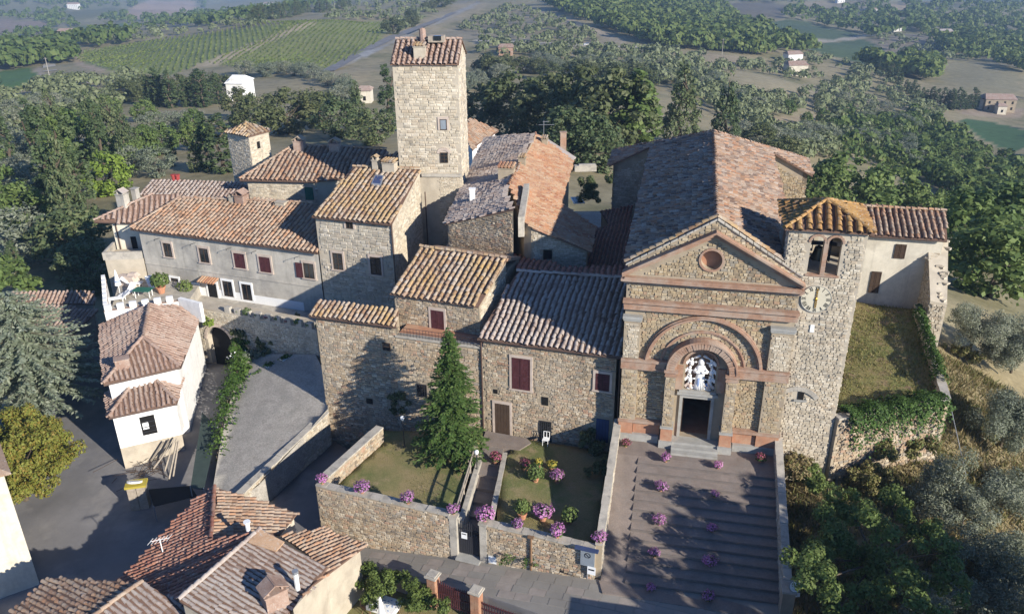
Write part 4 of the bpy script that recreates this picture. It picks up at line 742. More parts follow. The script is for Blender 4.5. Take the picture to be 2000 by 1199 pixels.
hP2, iP2, pP2 = house('white_house', 'lower white front block with its own small hipped roof and a wide window hole', 'house', [(P4, [(206, 768), (212, 815), (268, 738), (245, 742)]), (P5, [(212, 815), (346, 786), (302, 739), (268, 738)]), (P6, [(346, 786), (358, 738), (330, 735), (302, 739)])], -4.0, 'plaster_white', 'tile_pink', nind=[60, 150, 60], seed=38, col=.34, row=.38, inset=[[.3, 0, 0, .1], [.3, .0, 0, .0], [.3, .1, 0, 0]], caps=[(0, 1, 2), (1, 1, 2)], gutter=[(1, 0, 1)])
wP2 = Wall(iP2[1][0][0], iP2[1][0][1]); R = wP2.rect(275, 811, 305, 848); o_ = opening(hP2, wP2, R, 'dark', None, 'window', sill=False); m = MB()
for i in range(3): wP2.box(m, R[0], R[1], R[2]+.25+i*.4, R[2]+.30+i*.4, .04, .09)
m.build('railing', 'iron', hP2); m = MB(); wP2.box(m, R[0]+.1, R[0]+.5, R[2]+.5, R[2]+1.1, .032, .06); m.build('chair_back', 'white_paint', hP2)
m = MB(); q = [wP2.P(-.0, 0, .02), wP2.P(wP2.L+.0, 0, .02), wP2.P(wP2.L, 0, -4), wP2.P(0, 0, -4)]; m.prism([(*x[:2], -6.5) for x in q], [(*x[:2], -3.6) for x in q]); m.build('plinth', 'mortar_pale', hP2)
chimney(hP, on_plane(240, 713, P3), .95, .7, .55, 'tile_pink', 'tile_pink', 25, 'none')
# terrace parapet of the white house : long low white wall with merlons and the stepped left flank
ZM = 2.7; wl0, wl1 = at(201, 598, ZM), at(197, 537, ZM); wf1 = at(346, 578, ZM); wr = at(389, 593, ZM-.2)
hW = empty('terrace_parapet', (*wl0[:2], 0), 'white crenellated parapet wall round the roof terrace full of garden furniture', 'wall')
for a, b, nm in ((wl0, wf1, 6), (wl1, wl0, 7)):
    w_ = Wall(a, b); m = MB(); w_.box(m, 0, w_.L, -4.5, ZM-.5, -.3, 0); m.build('wall', 'plaster_white', hW); st = w_.L/nm
    for i in range(nm): m = MB(); w_.box(m, i*st+st*.05, i*st+st*.62, ZM-.5, ZM, -.3, .0); m.build('merlon', 'plaster_white', hW)
    m = MB(); w_.box(m, 0, w_.L, ZM-.498, ZM-.46, -.33, .03); m.build('coping', 'tile_pink', hW)
w_ = Wall(wf1, wr); m = MB(); w_.box(m, .02, w_.L, .8, ZM-.2, -.3, 0); m.build('wall', 'plaster_white', hW)
q = [wl0[:2], wf1[:2], wL.P(5.5, 0, .05)[:2], wL.P(.3, 0, .05)[:2], np.array([wl1[0]+.6, wl1[1]+1.5])]; MB().prism([(*p, -1) for p in q], [(*p, 1.2) for p in q]).build('terrace_deck', 'coping', hW)
# ---- foreground roofs Q
Q1L = plane3((418, 952, -0.50), (405, 1052, -0.50), (230, 1135, -2.30)); Q1R = plane3((424, 952, -0.50), (409, 1056, -0.50), (580, 1001, -1.60)); Q2 = plane3((508, 1035, 0.30), (355, 1172, 0.30), (636, 1106, -0.70)); Q3 = plane3((547, 1045, -1.00), (640, 1108, -1.00), (717, 1063, -1.75)); 
hQ, iQ, pQ = house('tiled_house', 'foreground house with dark red and grey barrel roofs beside the shaded street', 'house', [(Q1L, [(230, 1135), (350, 1170), (490, 1040), (412, 1054), (419, 950), (380, 975)]), (Q1R, [(410, 1057), (490, 1042), (546, 1043), (581, 1001), (421, 951)])], -7, 'plaster_cream', 'tile_red', nind=[300, 300], seed=40, col=.29, row=.36, inset=[[.2, 0, 0, 0, .2, .25], [0, 0, .15, .25, .25]], caps=[(0, 3, 4)], mats={1: 'tile_weathered'})
hQ2, iQ2, pQ2 = house('tiled_house', 'foreground house with a broad mottled grey-pink roof, a box chimney and a white flue', 'house', [(Q2, [(560, 1203), (640, 1107), (508, 1035), (350, 1172), (420, 1215), (480, 1240)])], -7, 'mortar_pale', 'tile_grey', nind=300, seed=41, col=.28, row=.34, inset=[[.15, .1, .1, .1, .1, .1]], caps=[(0, 2, 3)])
hQ3, iQ3, pQ3 = house('tiled_house', 'cream walled foreground house with a striped roof of light and dark tile rows', 'house', [(Q3, [(600, 1150), (717, 1063), (626, 1030), (549, 1046), (640, 1108), (590, 1165)])], -7, 'mortar_pale', 'tile_weathered', nind=300, seed=42, col=.30, row=.36, inset=[[.3, .3, .1, 0, 0, .1]])
for x, y, P in ((520, 1170, Q2),): c = on_plane(538, 1180, P); chimney(hQ2, c+(0, 0, .1), 1.15, .85, .9, 'tile_pink', 'tile_pink', 38, 'gable')
c = on_plane(582, 1152, Q2); MB().bar(c-(0, 0, .3), c+(0, 0, 1.15), .13, 8).build('flue', 'white_paint', hQ2); MB().bar(c+(0, 0, 1.15), c+(0, 0, 1.3), .17, 8).build('flue_cap', 'zinc', hQ2)
c = on_plane(512, 1062, Q2); m = MB(); pp = [on_plane(x, y, Q2)+(0, 0, .17) for x, y in ((486, 1062), (540, 1080), (556, 1062), (508, 1037))]; m.prism([p-(0, 0, .08) for p in pp], pp); m.build('new_tile_patch', 'tile_new', hQ2)
c = on_plane(485, 1035, Q1L)+(0, 0, .25); MB().lathe(c, [(.12, -.3), (.12, .25), (.2, .3), (.2, .36)], 8).build('flue', 'white_paint', hQ)
Q4a = plane3((280, 1134, -0.60), (165, 1215, -0.60), (95, 1130, -1.60)); Q4b = plane3((280, 1134, -0.60), (165, 1215, -0.60), (400, 1199, -1.50))
hQ4, iQ4, pQ4 = house('tiled_house', 'bottom-left corner house with a two-sided roof, one slope sunlit and speckled', 'house', [(Q4a, [(97, 1128), (0, 1215), (165, 1217), (278, 1136)]), (Q4b, [(165, 1217), (420, 1222), (402, 1200), (278, 1136)])], -7, 'plaster_cream', 'tile_weathered', nind=[150, 150], seed=43, col=.31, row=.36, mats={1: 'tile_grey'}, inset=[[.2, .1, 0, .1], [.1, .2, .1, 0]], caps=[(0, 2, 3)])
q5 = at(76, 1135, -5.7); q5b = at(0, 1225, -5.7); bx = np.array([q5[0], q5[1]]); t = np.array([-.95, -.30]); n5 = np.array([.30, -.95])
hQ5 = empty('cream_house', (bx[0]-3, bx[1], -6), 'cream plastered house end at the left edge with a dark green shutter', 'house'); cs = [bx, bx+np.array([-3.9, 5.15]), bx+np.array([-12, 3]), bx+np.array([-9, -4.5])]
m = MB(); m.prism([(*p, -7) for p in cs], [(*p, 2.3) for p in cs]); m.build('wall', 'plaster_cream', hQ5); w5 = Wall(cs[3], cs[0]); R = (w5.L-3.6, w5.L-2.5, -3.6, -1.9); opening(hQ5, w5, R, 'shutter', 'plaster_cream', smat='green_paint')
m = MB(); cc = sum(cs)/4; o = [cc+(p-cc)*1.08 for p in cs]; m.prism([(*p, 2.3) for p in o], [(*p, 2.42) for p in o]); m.prism([(*p, 2.42) for p in o], [(*(cc+(p-cc)*.3), 3.9) for p in o]); m.build('roof', 'tile_weathered', hQ5)
# ---- shed roofs behind the spruce
PT = plane3((62, 600, -2.2), (192, 603, -2.2), (125, 668, -3.2))
hT, _, _ = house('low_house', 'low tiled shed roof half hidden by the blue cedar, mostly in shade', 'outbuilding', [(PT, [(60, 672), (126, 668), (192, 606), (110, 596), (60, 600)])], -7, 'plaster_grey', 'tile_pink', nind=100, seed=44)
PT2 = plane3((20, 570, -1.6), (140, 570, -1.6), (150, 592, -2.2))
hT2, _, _ = house('low_house', 'narrow shed roof on the shaded slope below the cypress trees', 'outbuilding', [(PT2, [(22, 590), (185, 594), (185, 572), (22, 570)])], -7, 'plaster_grey', 'tile_pink', nind=40, seed=45)
# ---- annexe right of the bell tower
PX = plane_eave((27.66, 60.66), 8.0, -13, .39)
hX, iX, pX = house('plastered_annexe', 'cream plastered annexe behind the bell tower with a long brown tile roof', 'house', [(PX, [(1527, 440), (1700, 459), (1850, 469), (1848, 413), (1640, 402), (1530, 397)])], 0, 'plaster_cream', 'tile_weathered', nind=300, seed=46, col=.44, row=.45, inset=[[.4, .4, .15, .1, .1, .1]], caps=[(0, 5, 3)], gutter=[(0, 1, 2)])
w = iX[0][0]; wX = Wall(w[1], w[2]); opening(hX, wX, wX.rect(1747, 477, 1769, 505), 'shutter', None, 'window', smat='wood_dark', sill=False); opening(hX, wX, wX.rect(1699, 530, 1719, 572), 'shutter', None, 'door', smat='wood_dark', sill=False)
bt = on_wall(1806, 470, wX.p, wX.q); b0 = wX.P(wX.uz(1790, 600)[0], 0, 0); m = MB(); n_ = wX.N; a0 = np.array(b0[:2]); a1 = a0+n_*3.2; uu = wX.U
pts = [a0-n_*1.0, a0-n_*1.0+uu*1.5, a1+uu*1.2, a1]; hXb = empty('ruined_wall', (*a1, 1), 'rough old stone wall stump projecting at the end of the cream annexe', 'wall'); m.prism([(*p, -2) for p in pts], [(*pts[0], 7.6), (*pts[1], 7.4), (*pts[2], 3.9), (*pts[3], 4.1)]); m.build('wall', 'mortar_pale', hXb)
wz = Wall(a1, a1+uu*1.2); stones(hXb, wz.p, wz.q, [(0, .5), (wz.L, .5), (wz.L, 3.9), (0, 3.9)], 'stone_pale', (), 80, seed=47, proud=.09); wz = Wall(a0, a1); stones(hXb, wz.p, wz.q, [(0, 1.2), (wz.L, 1.5), (wz.L, 4.0), (0, 6.6)], 'stone_pale', (), 60, seed=48, proud=.07)
m = MB(); r = np.random.default_rng(2)
for i in range(26):
    t, s = r.random(2); p = pts[0]*(1-t)*(1-s)+pts[1]*(1-t)*s+pts[2]*t*s+pts[3]*t*(1-s); m.box((*p, 7.4-3.5*t), r.uniform(.25, .5, 3)*[1, 1, .4], (*r.normal(size=2), 0), (0, 0, 1))
tag(m.build('rubble_top', 'stone_pale', hXb), kind='stuff')
# off-frame house across the street (its shade lies on the pavement)
m = MB(); P = [(9.2, 22), (16.5, 20), (18, 26.3), (9.8, 28.0)]; hS = empty('street_house', (12, 25, -4), 'plain house across the street just outside the picture', 'house'); m.prism([(*p, -6) for p in P], [(*p, .9) for p in P]); m.build('wall', 'plaster_cream', hS); c = np.mean(P, axis=0); m = MB(); o = [c+(np.array(p)-c)*1.08 for p in P]; m.prism([(*p, .9) for p in o], [(*(c+(p-c)*.35), 2.2) for p in o]); m.build('roof', 'tile_weathered', hS)
# ================================================================= the church
church = empty('church', ch(0, 8, 0), 'stone church with a gabled brick-trimmed front, arched portal and long worn tile roof', 'church')
wF = Wall(chp(-4.87, 0), chp(4.95, 0))
def fu(u): return u+4.87          # facade coordinate from the axis of the front
def fbox(mb, u0, u1, z0, z1, d0, d1): return wF.box(mb, fu(u0), fu(u1), z0, z1, d0, d1)
def arc_pts(cu, cz, r, n, a0=0., a1=math.pi): return [(cu-r*math.cos(a0+(a1-a0)*i/n), cz+r*math.sin(a0+(a1-a0)*i/n)) for i in range(n+1)]
def holed(mb, W, outer, holes, d0, d1, off=0.):
    """a wall slab in (u,z) with holes, between depths d0 (front) and d1"""
    loops = [outer]+holes; tr = tessellate_polygon([[Vector((u, z, 0)) for u, z in l] for l in loops]); flat = [p for l in loops for p in l]; n = len(flat)
    V = [W.P(u+off, z, d0) for u, z in flat]+[W.P(u+off, z, d1) for u, z in flat]; F = [tuple(t) for t in tr]+[tuple(n+i for i in t[::-1]) for t in tr]; o = 0
    for l in loops:
        k = len(l); F += [(o+i, o+(i+1) % k, n+o+(i+1) % k, n+o+i) for i in range(k)]; o += k
    return mb.add(V, F)
AC, AZ = -.06, 5.52
door_h = [(-1.03, .46), (.69, .46), (.69, 3.36), (-1.03, 3.36)]; niche_h = [(-1.02, 3.95), (.82, 3.95)]+arc_pts(-.1, 5.75, .92, 12)[::-1]; ocu_h = [(-.11+.6*math.cos(2*math.pi*i/20), 12.62+.6*math.sin(2*math.pi*i/20)) for i in range(20)]
m = MB(); holed(m, wF, [(-4.87, -1.2), (4.95, -1.2), (4.95, 11.95), (0, 15.05), (-4.87, 11.95)], [door_h, niche_h, ocu_h], 0, -.5, 4.87); m.build('facade_wall', 'mortar', church)
PR_ = lambda s: np.array(plane3) if 0 else None
zr0, sl = 14.72, .53
def chplane(gu, gv, z0):           # z = z0+gu*u+gv*v in the church frame
    g = gu*U_CH+gv*V_CH; return np.array([z0-g@O_CH, g[0], g[1]])
def c3(u, v, P): p = chp(u, v); return np.array([p[0], p[1], zp(P, *p)])
PNr, PNl = chplane(-sl, 0, zr0), chplane(sl, 0, zr0); bs = (sl*8.7)/10.5; PNb = chplane(0, -bs, zr0+bs*22)
nv = [(PNr, [c3(*q, PNr) for q in ((5.2, .35), (5.2, 27), (8.7, 27), (8.7, 32.5), (0, 22), (0, .35))]), (PNl, [c3(*q, PNl) for q in ((0, .35), (0, 22), (-8.7, 32.5), (-8.7, 27), (-5.2, 27), (-5.2, .35))]), (PNb, [c3(*q, PNb) for q in ((8.7, 32.5), (-8.7, 32.5), (0, 22))])]
wm = MB(); dm = MB(); inss = [[.45, .3, .4, .3, 0, .1], [0, .3, .4, .3, .45, .1], [.3, .3, .3]]
for k, (P, o) in enumerate(nv):
    w = offset_poly(o, inss[k])
    if k < 2: # hollow nave: only outer walls as slabs so the doorway opens on a dark room
        n = len(w)
        for i in range(n):
            if k == 0 and i in (3, 4, 5): continue
            if k == 1 and i in (0, 1, 5): continue
            a, b = w[i], w[(i+1) % n]; t = (b-a)/np.linalg.norm(b-a); nn = np.array([-t[1], t[0]])*.4; q = [a, b, b+nn, a+nn]; wm.prism([(*x, -1.5) for x in q], [(*x, zp(P, *x)-.13) for x in q])
    dm.prism([(p[0], p[1], p[2]-.11) for p in o], [tuple(p) for p in o])
q = [chp(-8.2, 31.8), chp(8.2, 31.8), chp(8.2, 32.1), chp(-8.2, 32.1)]; wm.prism([(*x, -1.5) for x in q], [(*x, 9.5) for x in q])
wm.build('nave_wall', 'mortar', church); dm.build('roof_deck', 'deck', church)
MB().box(ch(0, 14, .30), (9, 27, .1), (*U_CH, 0)).build('nave_floor', 'terracotta_panel', church)
for k, (P, o) in enumerate(nv): tiles(church, P, o, 'tile_church', .36, .38, 150 if k < 2 else 0, 51+k, jit=2.0, lift=.11)
ridge_caps(church, ch(0, .4, zr0+.05), ch(0, 22, zr0+.05), 'tile_church', .36); ridge_caps(church, ch(0, 22, zr0+.05), c3(8.7, 32.5, PNr), 'tile_church'); ridge_caps(church, ch(0, 22, zr0+.05), c3(-8.7, 32.5, PNl), 'tile_church')
wr_ = Wall(chp(4.75, 27.3), chp(8.4, 27.3)); stones(church, wr_.p, wr_.q, [(.1, 0), (wr_.L, 0), (wr_.L, 9.4), (.1, 11.4)], 'stone_church', (), 0, seed=54)
wl_ = Wall(chp(-8.4, 27.3), chp(-4.75, 27.3)); stones(church, wl_.p, wl_.q, [(0, 2), (wl_.L, 2), (wl_.L, 11.4), (0, 9.4)], 'stone_grey', (), 0, seed=55)
# facade stones
def keepf(u, z, w, h):
    U = u-4.87; r = np.hypot(U-AC, z-AZ); R = np.hypot(w, h)*.12; k = np.ones(len(u), bool)
    k &= ~((z > AZ-.2) & ((r > 3.22-R) & (r < 3.56+R))); k &= ~((z > AZ-.2) & ((r > 2.36-R) & (r < 2.58+R))); k &= ~((z > AZ-.3) & (r < 2.08+R)); k &= ~((z < AZ) & (abs(U-AC) < 2.1+w*.3)); return k
L_ = wF.L
stones(church, wF.p, wF.q, [(.02, 1.52), (L_, 1.52), (L_, 5.15), (.02, 5.15)], 'stone_church', (), 160, seed=56, keep=keepf)
stones(church, wF.p, wF.q, [(.02, 5.9), (L_, 5.9), (L_, 9.2), (.02, 9.2)], 'stone_church', [(0, .98, 5.9, 9.2), (fu(3.68), 12, 5.9, 9.2)], 140, seed=57, keep=keepf)
stones(church, wF.p, wF.q, [(.02, 9.86), (L_, 9.86), (L_, 10.85), (.02, 10.85)], 'stone_church', (), 0, seed=58)
stones(church, wF.p, wF.q, [(fu(-3.95), 11.42), (fu(3.95), 11.42), (fu(0), 13.78)], 'stone_church', (), 0, seed=59, edge=.1, keep=lambda u, z, w, h: np.hypot(u-fu(-.11), z-12.62) > .70+np.hypot(w, h)*.2)
stones(church, wF.p, wF.q, [(0.02, 11.2), (.5, 11.45), (fu(0), 14.3), (fu(4.4), 11.5), (L_, 11.2), (L_, 11.85), (fu(0), 15.0), (.02, 11.9)], 'stone_church', (), 0, seed=60, edge=.25)
for a, b in ((-4.87, -3.9), (3.7, 4.95)):
    m = MB(); fbox(m, a, b, 5.92, 8.45, 0, .30); m.build('pilaster', 'mortar', church); p, q = wF.P(fu(a), 0, .30), wF.P(fu(b), 0, .30); stones(church, p, q, [(0, 5.95), (b-a, 5.95), (b-a, 8.42), (0, 8.42)], 'stone_pale', (), 0, seed=61, proud=.03)
    m = MB(); fbox(m, a-.06, b+.06, 8.46, 8.60, 0, .36); fbox(m, a-.1, b+.1, 8.601, 8.78, 0, .42); m.build('capital', 'grey_stone', church)
    m = MB(); fbox(m, a, b, 1.5, 5.17, 0, .30); m.build('lower_pilaster', 'mortar', church); p, q = wF.P(fu(a), 0, .30), wF.P(fu(b), 0, .30); stones(church, p, q, [(0, 1.55), (b-a, 1.55), (b-a, 5.15), (0, 5.15)], 'stone_church', (), 0, seed=62, proud=.03)
m = MB(); fbox(m, -4.95, 5.02, 9.22, 9.42, 0, .34); fbox(m, -4.97, 5.04, 9.421, 9.66, 0, .30); fbox(m, -5.02, 5.08, 9.661, 9.84, 0, .44); m.build('entablature_band', 'brick_trim', church)
m = MB()
for a, b in ((-4.95, -2.14), (2.02, 5.03)): m = MB(); fbox(m, a, b, 5.18, 5.32, 0, .36); fbox(m, a, b, 5.70, 5.88, 0, .40); fbox(m, a, b, 5.321, 5.699, 0, .31); m.build('impost_band', 'brick_trim', church)
m = MB(); fbox(m, -5.05, 5.08, 10.84, 10.98, 0, .16); fbox(m, -5.12, 5.12, 10.981, 11.10, 0, .32); fbox(m, -5.2, 5.16, 11.101, 11.22, 0, .5); fbox(m, -5.0, 5.0, 11.221, 11.30, 0, .40); m.build('cornice', 'brick_trim', church)
for s in (-1, 1):
    m = MB()
    for (t, d, lo) in ((.16, .2, .0), (.14, .36, .161), (.12, .52, .302)):
        p0, p1 = (5.15*s, 11.22+lo), (0, 14.05+lo); V = []
        for u, z in (p0, p1): V += [wF.P(fu(u), z, .0), wF.P(fu(u), z, d), wF.P(fu(u), z+t, d), wF.P(fu(u), z+t, 0)]
        F = [(0, 1, 5, 4), (1, 2, 6, 5), (2, 3, 7, 6), (3, 0, 4, 7), (0, 3, 2, 1), (4, 5, 6, 7)]; m.add(V, F)
    m.build('raking_cornice', 'brick_trim', church); m = MB(); n = 12
    for i in range(n):
        a, b = i/n+.004, (i+1)/n-.004; V = []
        for t in (a, b):
            u, z = 5.0*s*(1-t), 11.93+3.12*t; V += [wF.P(fu(u), z, -.62), wF.P(fu(u), z, .1), wF.P(fu(u), z+.11, .1), wF.P(fu(u), z+.11, -.62)]
        m.add(V, F)
    m.build('gable_coping', 'coping', church); ridge_caps(church, wF.P(fu(5.0*s), 12.06, -.2), wF.P(fu(0), 15.18, -.2), 'tile_ochre', .34)
def ring(mb, cu, cz, r0, r1, d0, d1, n, a0=0., a1=math.pi, gap=0.):
    for i in range(n):
        t0, t1 = a0+(a1-a0)*(i+gap)/n, a0+(a1-a0)*(i+1-gap)/n; V = []
        for t in (t0, t1): V += [wF.P(fu(cu-r*math.cos(t)), cz+r*math.sin(t), d) for r, d in ((r0, d0), (r0, d1), (r1, d1), (r1, d0))]
        mb.add(V, [(0, 4, 5, 1), (1, 5, 6, 2), (2, 6, 7, 3), (0, 1, 2, 3), (7, 6, 5, 4)])
m = MB(); ring(m, AC, AZ, 3.24, 3.36, 0, .14, 40); ring(m, AC, AZ, 3.361, 3.46, 0, .30, 40); ring(m, AC, AZ, 3.461, 3.55, 0, .20, 40); m.build('great_arch', 'brick_trim', church)
m = MB(); ring(m, AC, AZ, 2.38, 2.47, 0, .07, 30); ring(m, AC, AZ, 2.471, 2.56, 0, .12, 30); m.build('inner_arch', 'brick_trim', church)
r9 = np.random.default_rng(9); me_v = []
for i in range(34):               # the portal arch: every brick of the ring is a piece
    m = MB(); ring(m, AC, AZ, 1.62, 2.02, 0, .70+r9.normal(0, .012), 1, math.pi*(i+.06)/34, math.pi*(i+.94)/34); m.build('arch_brick', 'brick_trim', church)
m = MB(); ring(m, AC, AZ, 2.021, 2.12, 0, .74, 30); ring(m, AC, AZ, 1.50, 1.619, 0, .45, 30); ring(m, -.1, 5.75, .93, 1.08, 0, .12, 20); m.build('portal_moulding', 'brick_trim', church)
m = MB()   # infill between ring and niche arch
fbox(m, -1.55, -1.14, 3.95, 5.6, 0, .16); m.build('portal_jamb', 'brick_trim', church); m = MB(); fbox(m, .95, 1.42, 3.95, 5.6, 0, .16); m.build('portal_jamb', 'brick_trim', church)
for s in (-1, 1):
    a, b = (AC-2.12, AC-1.5) if s < 0 else (AC+1.5, AC+2.12); m = MB(); fbox(m, a, b, 1.5, 5.1, 0, .70); m.build('portal_pilaster', 'mortar', church)
    p, q = wF.P(fu(a), 0, .70), wF.P(fu(b), 0, .70); stones(church, p, q, [(0, 1.55), (b-a, 1.55), (b-a, 5.1), (0, 5.1)], 'stone_church', (), 0, seed=63+s, proud=.025, w=(.2, .4))
    m = MB(); fbox(m, a-.06, b+.06, 5.101, 5.22, 0, .78); fbox(m, a-.03, b+.03, 5.221, 5.40, 0, .74); fbox(m, a-.1, b+.1, 5.401, 5.54, 0, .84); m.build('portal_capital', 'brick_trim', church)
    m = MB(); fbox(m, a-.05, b+.05, .5, 1.38, 0, .78); m.build('pilaster_base', 'terracotta_panel', church); m = MB(); fbox(m, a-.1, b+.1, 1.381, 1.5, 0, .84); m.build('pilaster_cap', 'grey_stone', church); m = MB(); fbox(m, a-.12, b+.12, -.02, .499, 0, .90); m.build('pilaster_plinth', 'grey_stone', church)
for a, b in ((-4.9, -4.0), (-3.99, -2.3), (2.2, 3.6), (3.61, 4.98)): m = MB(); fbox(m, a, b-.02, .5, 1.32, 0, .2 if abs(a+b) < 7 else .36); m.build('plinth_panel', 'terracotta_panel', church)
m = MB(); fbox(m, -4.95, -2.25, 1.321, 1.5, 0, .40); m.build('plinth_cap', 'brick_trim', church); m = MB(); fbox(m, 2.15, 5.02, 1.321, 1.5, 0, .40); m.build('plinth_cap', 'brick_trim', church); m = MB(); fbox(m, -4.9, -2.35, -.02, .499, 0, .44); m.build('plinth_base', 'grey_stone', church); m = MB(); fbox(m, 2.25, 4.95, -.02, .499, 0, .44); m.build('plinth_base', 'grey_stone', church)
# door, steps, oculus
m = MB(); fbox(m, -1.22, -1.03, .46, 3.36, -.3, .1); fbox(m, .69, .88, .46, 3.36, -.3, .1); fbox(m, -1.22, .88, 3.361, 3.62, -.3, .1); fbox(m, -1.4, 1.06, 3.621, 3.8, 0, .26); fbox(m, -1.3, .96, 3.801, 3.93, 0, .16); m.build('door_frame', 'grey_stone', church)
m = MB(); m.box(wF.P(fu(-1.0), 1.9, -.95), (.07, .85, 2.85), (*wF.U, 0)); m.build('door_leaf', 'wood_dark', church)
for i in range(3): m = MB(); fbox(m, -1.5-.0*i, 1.36, -.02+.15*i+.002, .15*(i+1), -.2 if i == 2 else .3, 1.55-.40*i); m.build('door_step', 'grey_stone', church)
m = MB(); holed(m, wF, [(-.11+.6*math.cos(2*math.pi*i/20), 12.62+.6*math.sin(2*math.pi*i/20)) for i in range(20)], [], -.42, -.5, 4.87); m.build('oculus_panel', 'terracotta_panel', church); m = MB(); ring(m, -.11, 12.62, .6, .72, 0, .10, 28, 0, 2*math.pi); m.build('oculus_ring', 'brick_trim', church)
m = MB(); holed(m, wF, niche_h, [], -.4, -.5, 4.87); m.build('niche_back', 'brick_trim', church)
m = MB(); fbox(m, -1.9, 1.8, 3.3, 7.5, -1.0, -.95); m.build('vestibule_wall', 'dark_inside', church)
# the glazed relief in the niche: a robed saint between angels
relief = empty('glazed_relief', wF.P(fu(-.1), 3.96, -.2), 'white glazed relief of a robed saint with angels in the niche over the door', 'sculpture')
m = MB(); c = wF.P(fu(-.1), 3.97, -.12); m.lathe(c, [(.05, 0), (.36, .02), (.34, .25), (.27, .8), (.24, 1.15), (.30, 1.45), (.27, 1.62), (.12, 1.74), (.10, 1.8)], 14, (1, .55))
for i in range(9): a = math.pi*(i+.5)/9; m.bar(c+np.array([*(wF.U*-.33*math.cos(a)+wF.N*.19*math.sin(a)), .02]), c+np.array([*(wF.U*-.22*math.cos(a)+wF.N*.13*math.sin(a)), 1.2]), .035, 5, .02)
m.build('robe', 'white_glaze', relief, True); m = MB(); m.ball(c+(0, 0, 1.93), (.13, .13, .17), 10, 8).ball(c+np.array([*(wF.N*.12), 1.92]), (.03, .03, .04)); m.build('head', 'white_glaze', relief, True)
m = MB(); m.lathe(c+(0, 0, 1.74), [(.20, 0), (.19, .2), (.15, .33), (.03, .42)], 10, (1, .8)); m.build('veil', 'white_glaze', relief, True)
for s in (-1, 1):
    m = MB(); A = c+np.array([*(wF.U*.24*s), 1.5]); B = c+np.array([*(wF.U*.42*s+wF.N*.12), 1.25]); D = c+np.array([*(wF.U*.12*s+wF.N*.26), 1.28]); m.path([A, B, D], .075, 7).ball(D, .075); m.build('arm', 'white_glaze', relief, True)
    for k, (du, z) in enumerate(((.58, 1.78), (.66, 1.2), (.60, .62), (.55, .16))):
        A = c+np.array([*(wF.U*du*s+wF.N*.02), z]); m = MB(); m.ball(A, (.15, .12, .2)).ball(A+(0, 0, .27), .1).bar(A+np.array([*(-wF.U*.08*s), .08]), A+np.array([*(-wF.U*.30*s+wF.N*.08), .14]), .045, 6).bar(A+np.array([*(wF.U*.03*s), -.1]), A+np.array([*(wF.U*.14*s), -.36]), .07, 6, .03)
        for w_ in range(3): m.ball(A+np.array([*(wF.U*(.14+.07*w_)*s), .14-.07*w_]), (.10, .05, .13))
        m.build('angel', 'white_glaze' if k != 3 else 'skin_glaze', relief, True)
m = MB()
for i in range(7): m.ball(c+np.array([*(wF.U*(-.62+.2*i)), -.0+.05*(i % 2)]), (.16, .1, .1))
m.build('cloud', 'white_glaze', relief, True); m = MB(); m.ball(c+np.array([*(wF.U*.5), .28]), (.22, .08, .2)).ball(c+np.array([*(wF.U*-.08+wF.N*.15), .45]), (.1, .05, .42)); m.build('blue_drapery', 'blue_glaze', relief, True)
m = MB(); 
for s in (-1, 1): m.bar(c+np.array([*(wF.U*.1*s), 2.35]), c+np.array([*(wF.U*.5*s), 2.12]), .1, 6, .05)
m.build('canopy_angels', 'white_glaze', relief, True)
# ---- bell tower
BU0, BU1, BV = 3.92, 8.05, 4.1
bell = empty('bell_tower', ch((BU0+BU1)/2, BV/2, 0), 'square stone bell tower with a round clock, twin arched openings and golden pyramid roof', 'bell tower')
m = MB(); q = [chp(BU0, .02), chp(BU1, .02), chp(BU1, BV), chp(BU0, BV)]; m.prism([(*p, -2) for p in q], [(*p, 12.08) for p in q])
hol = [[(a, 12.15), (b, 12.15)]+arc_pts((a+b)/2, 14.08, (b-a)/2, 8)[::-1] for a, b in ((5.10, 5.80), (6.04, 6.74))]
faces = [Wall(chp(BU0, .02), chp(BU1, .02)), Wall(chp(BU1, .02), chp(BU1, BV)), Wall(chp(BU1, BV), chp(BU0, BV)), Wall(chp(BU0, BV), chp(BU0, .02))]
for W in faces:
    hh = [[(u-5.92+W.L/2, z) for u, z in l] for l in hol]; i_ = 0 if W is faces[0] or W is faces[2] else .42
    holed(m, W, [(i_, 12.08), (W.L-i_, 12.08), (W.L-i_, 14.8), (i_, 14.8)], hh, 0, -.42)
m.build('wall', 'mortar_pale', bell)
for W in faces:
    m = MB(); c = W.L/2; W.box(m, c-.12, c+.12, 12.2, 14.05, -.3, .03); W.box(m, c-.9, c+.9, 12.06, 12.16, -.2, .08); m.build('mullion', 'brick_trim', bell)
    m = MB()
    for s in (-1, 1):
        for i in range(9):
            a = math.pi*(i+.5)/9; cu = c+.47*s; rr = .43; m.box(W.P(cu-rr*math.cos(a), 14.08+rr*math.sin(a), .02), (.15, .10, .14), tuple(W.U*math.sin(a))+(math.cos(a),), tuple(W.U*-math.cos(a))+(math.sin(a),))
    m.build('arch_brick_ring', 'brick_trim', bell)
wB0 = faces[0]; bH = [(c-.95, c+.95, 12.0, 14.55) for c in (wB0.L/2,)]; ck = (5.88-BU0, 10.67)
tw = wB0.rect(1558, 765, 1570, 780); pq = wB0.rect(1582, 634, 1590, 648); bH += [opening(bell, wB0, tw, 'dark', None, 'window'), (pq[0]-.05, pq[1]+.05, pq[2]-.05, pq[3]+.05)]
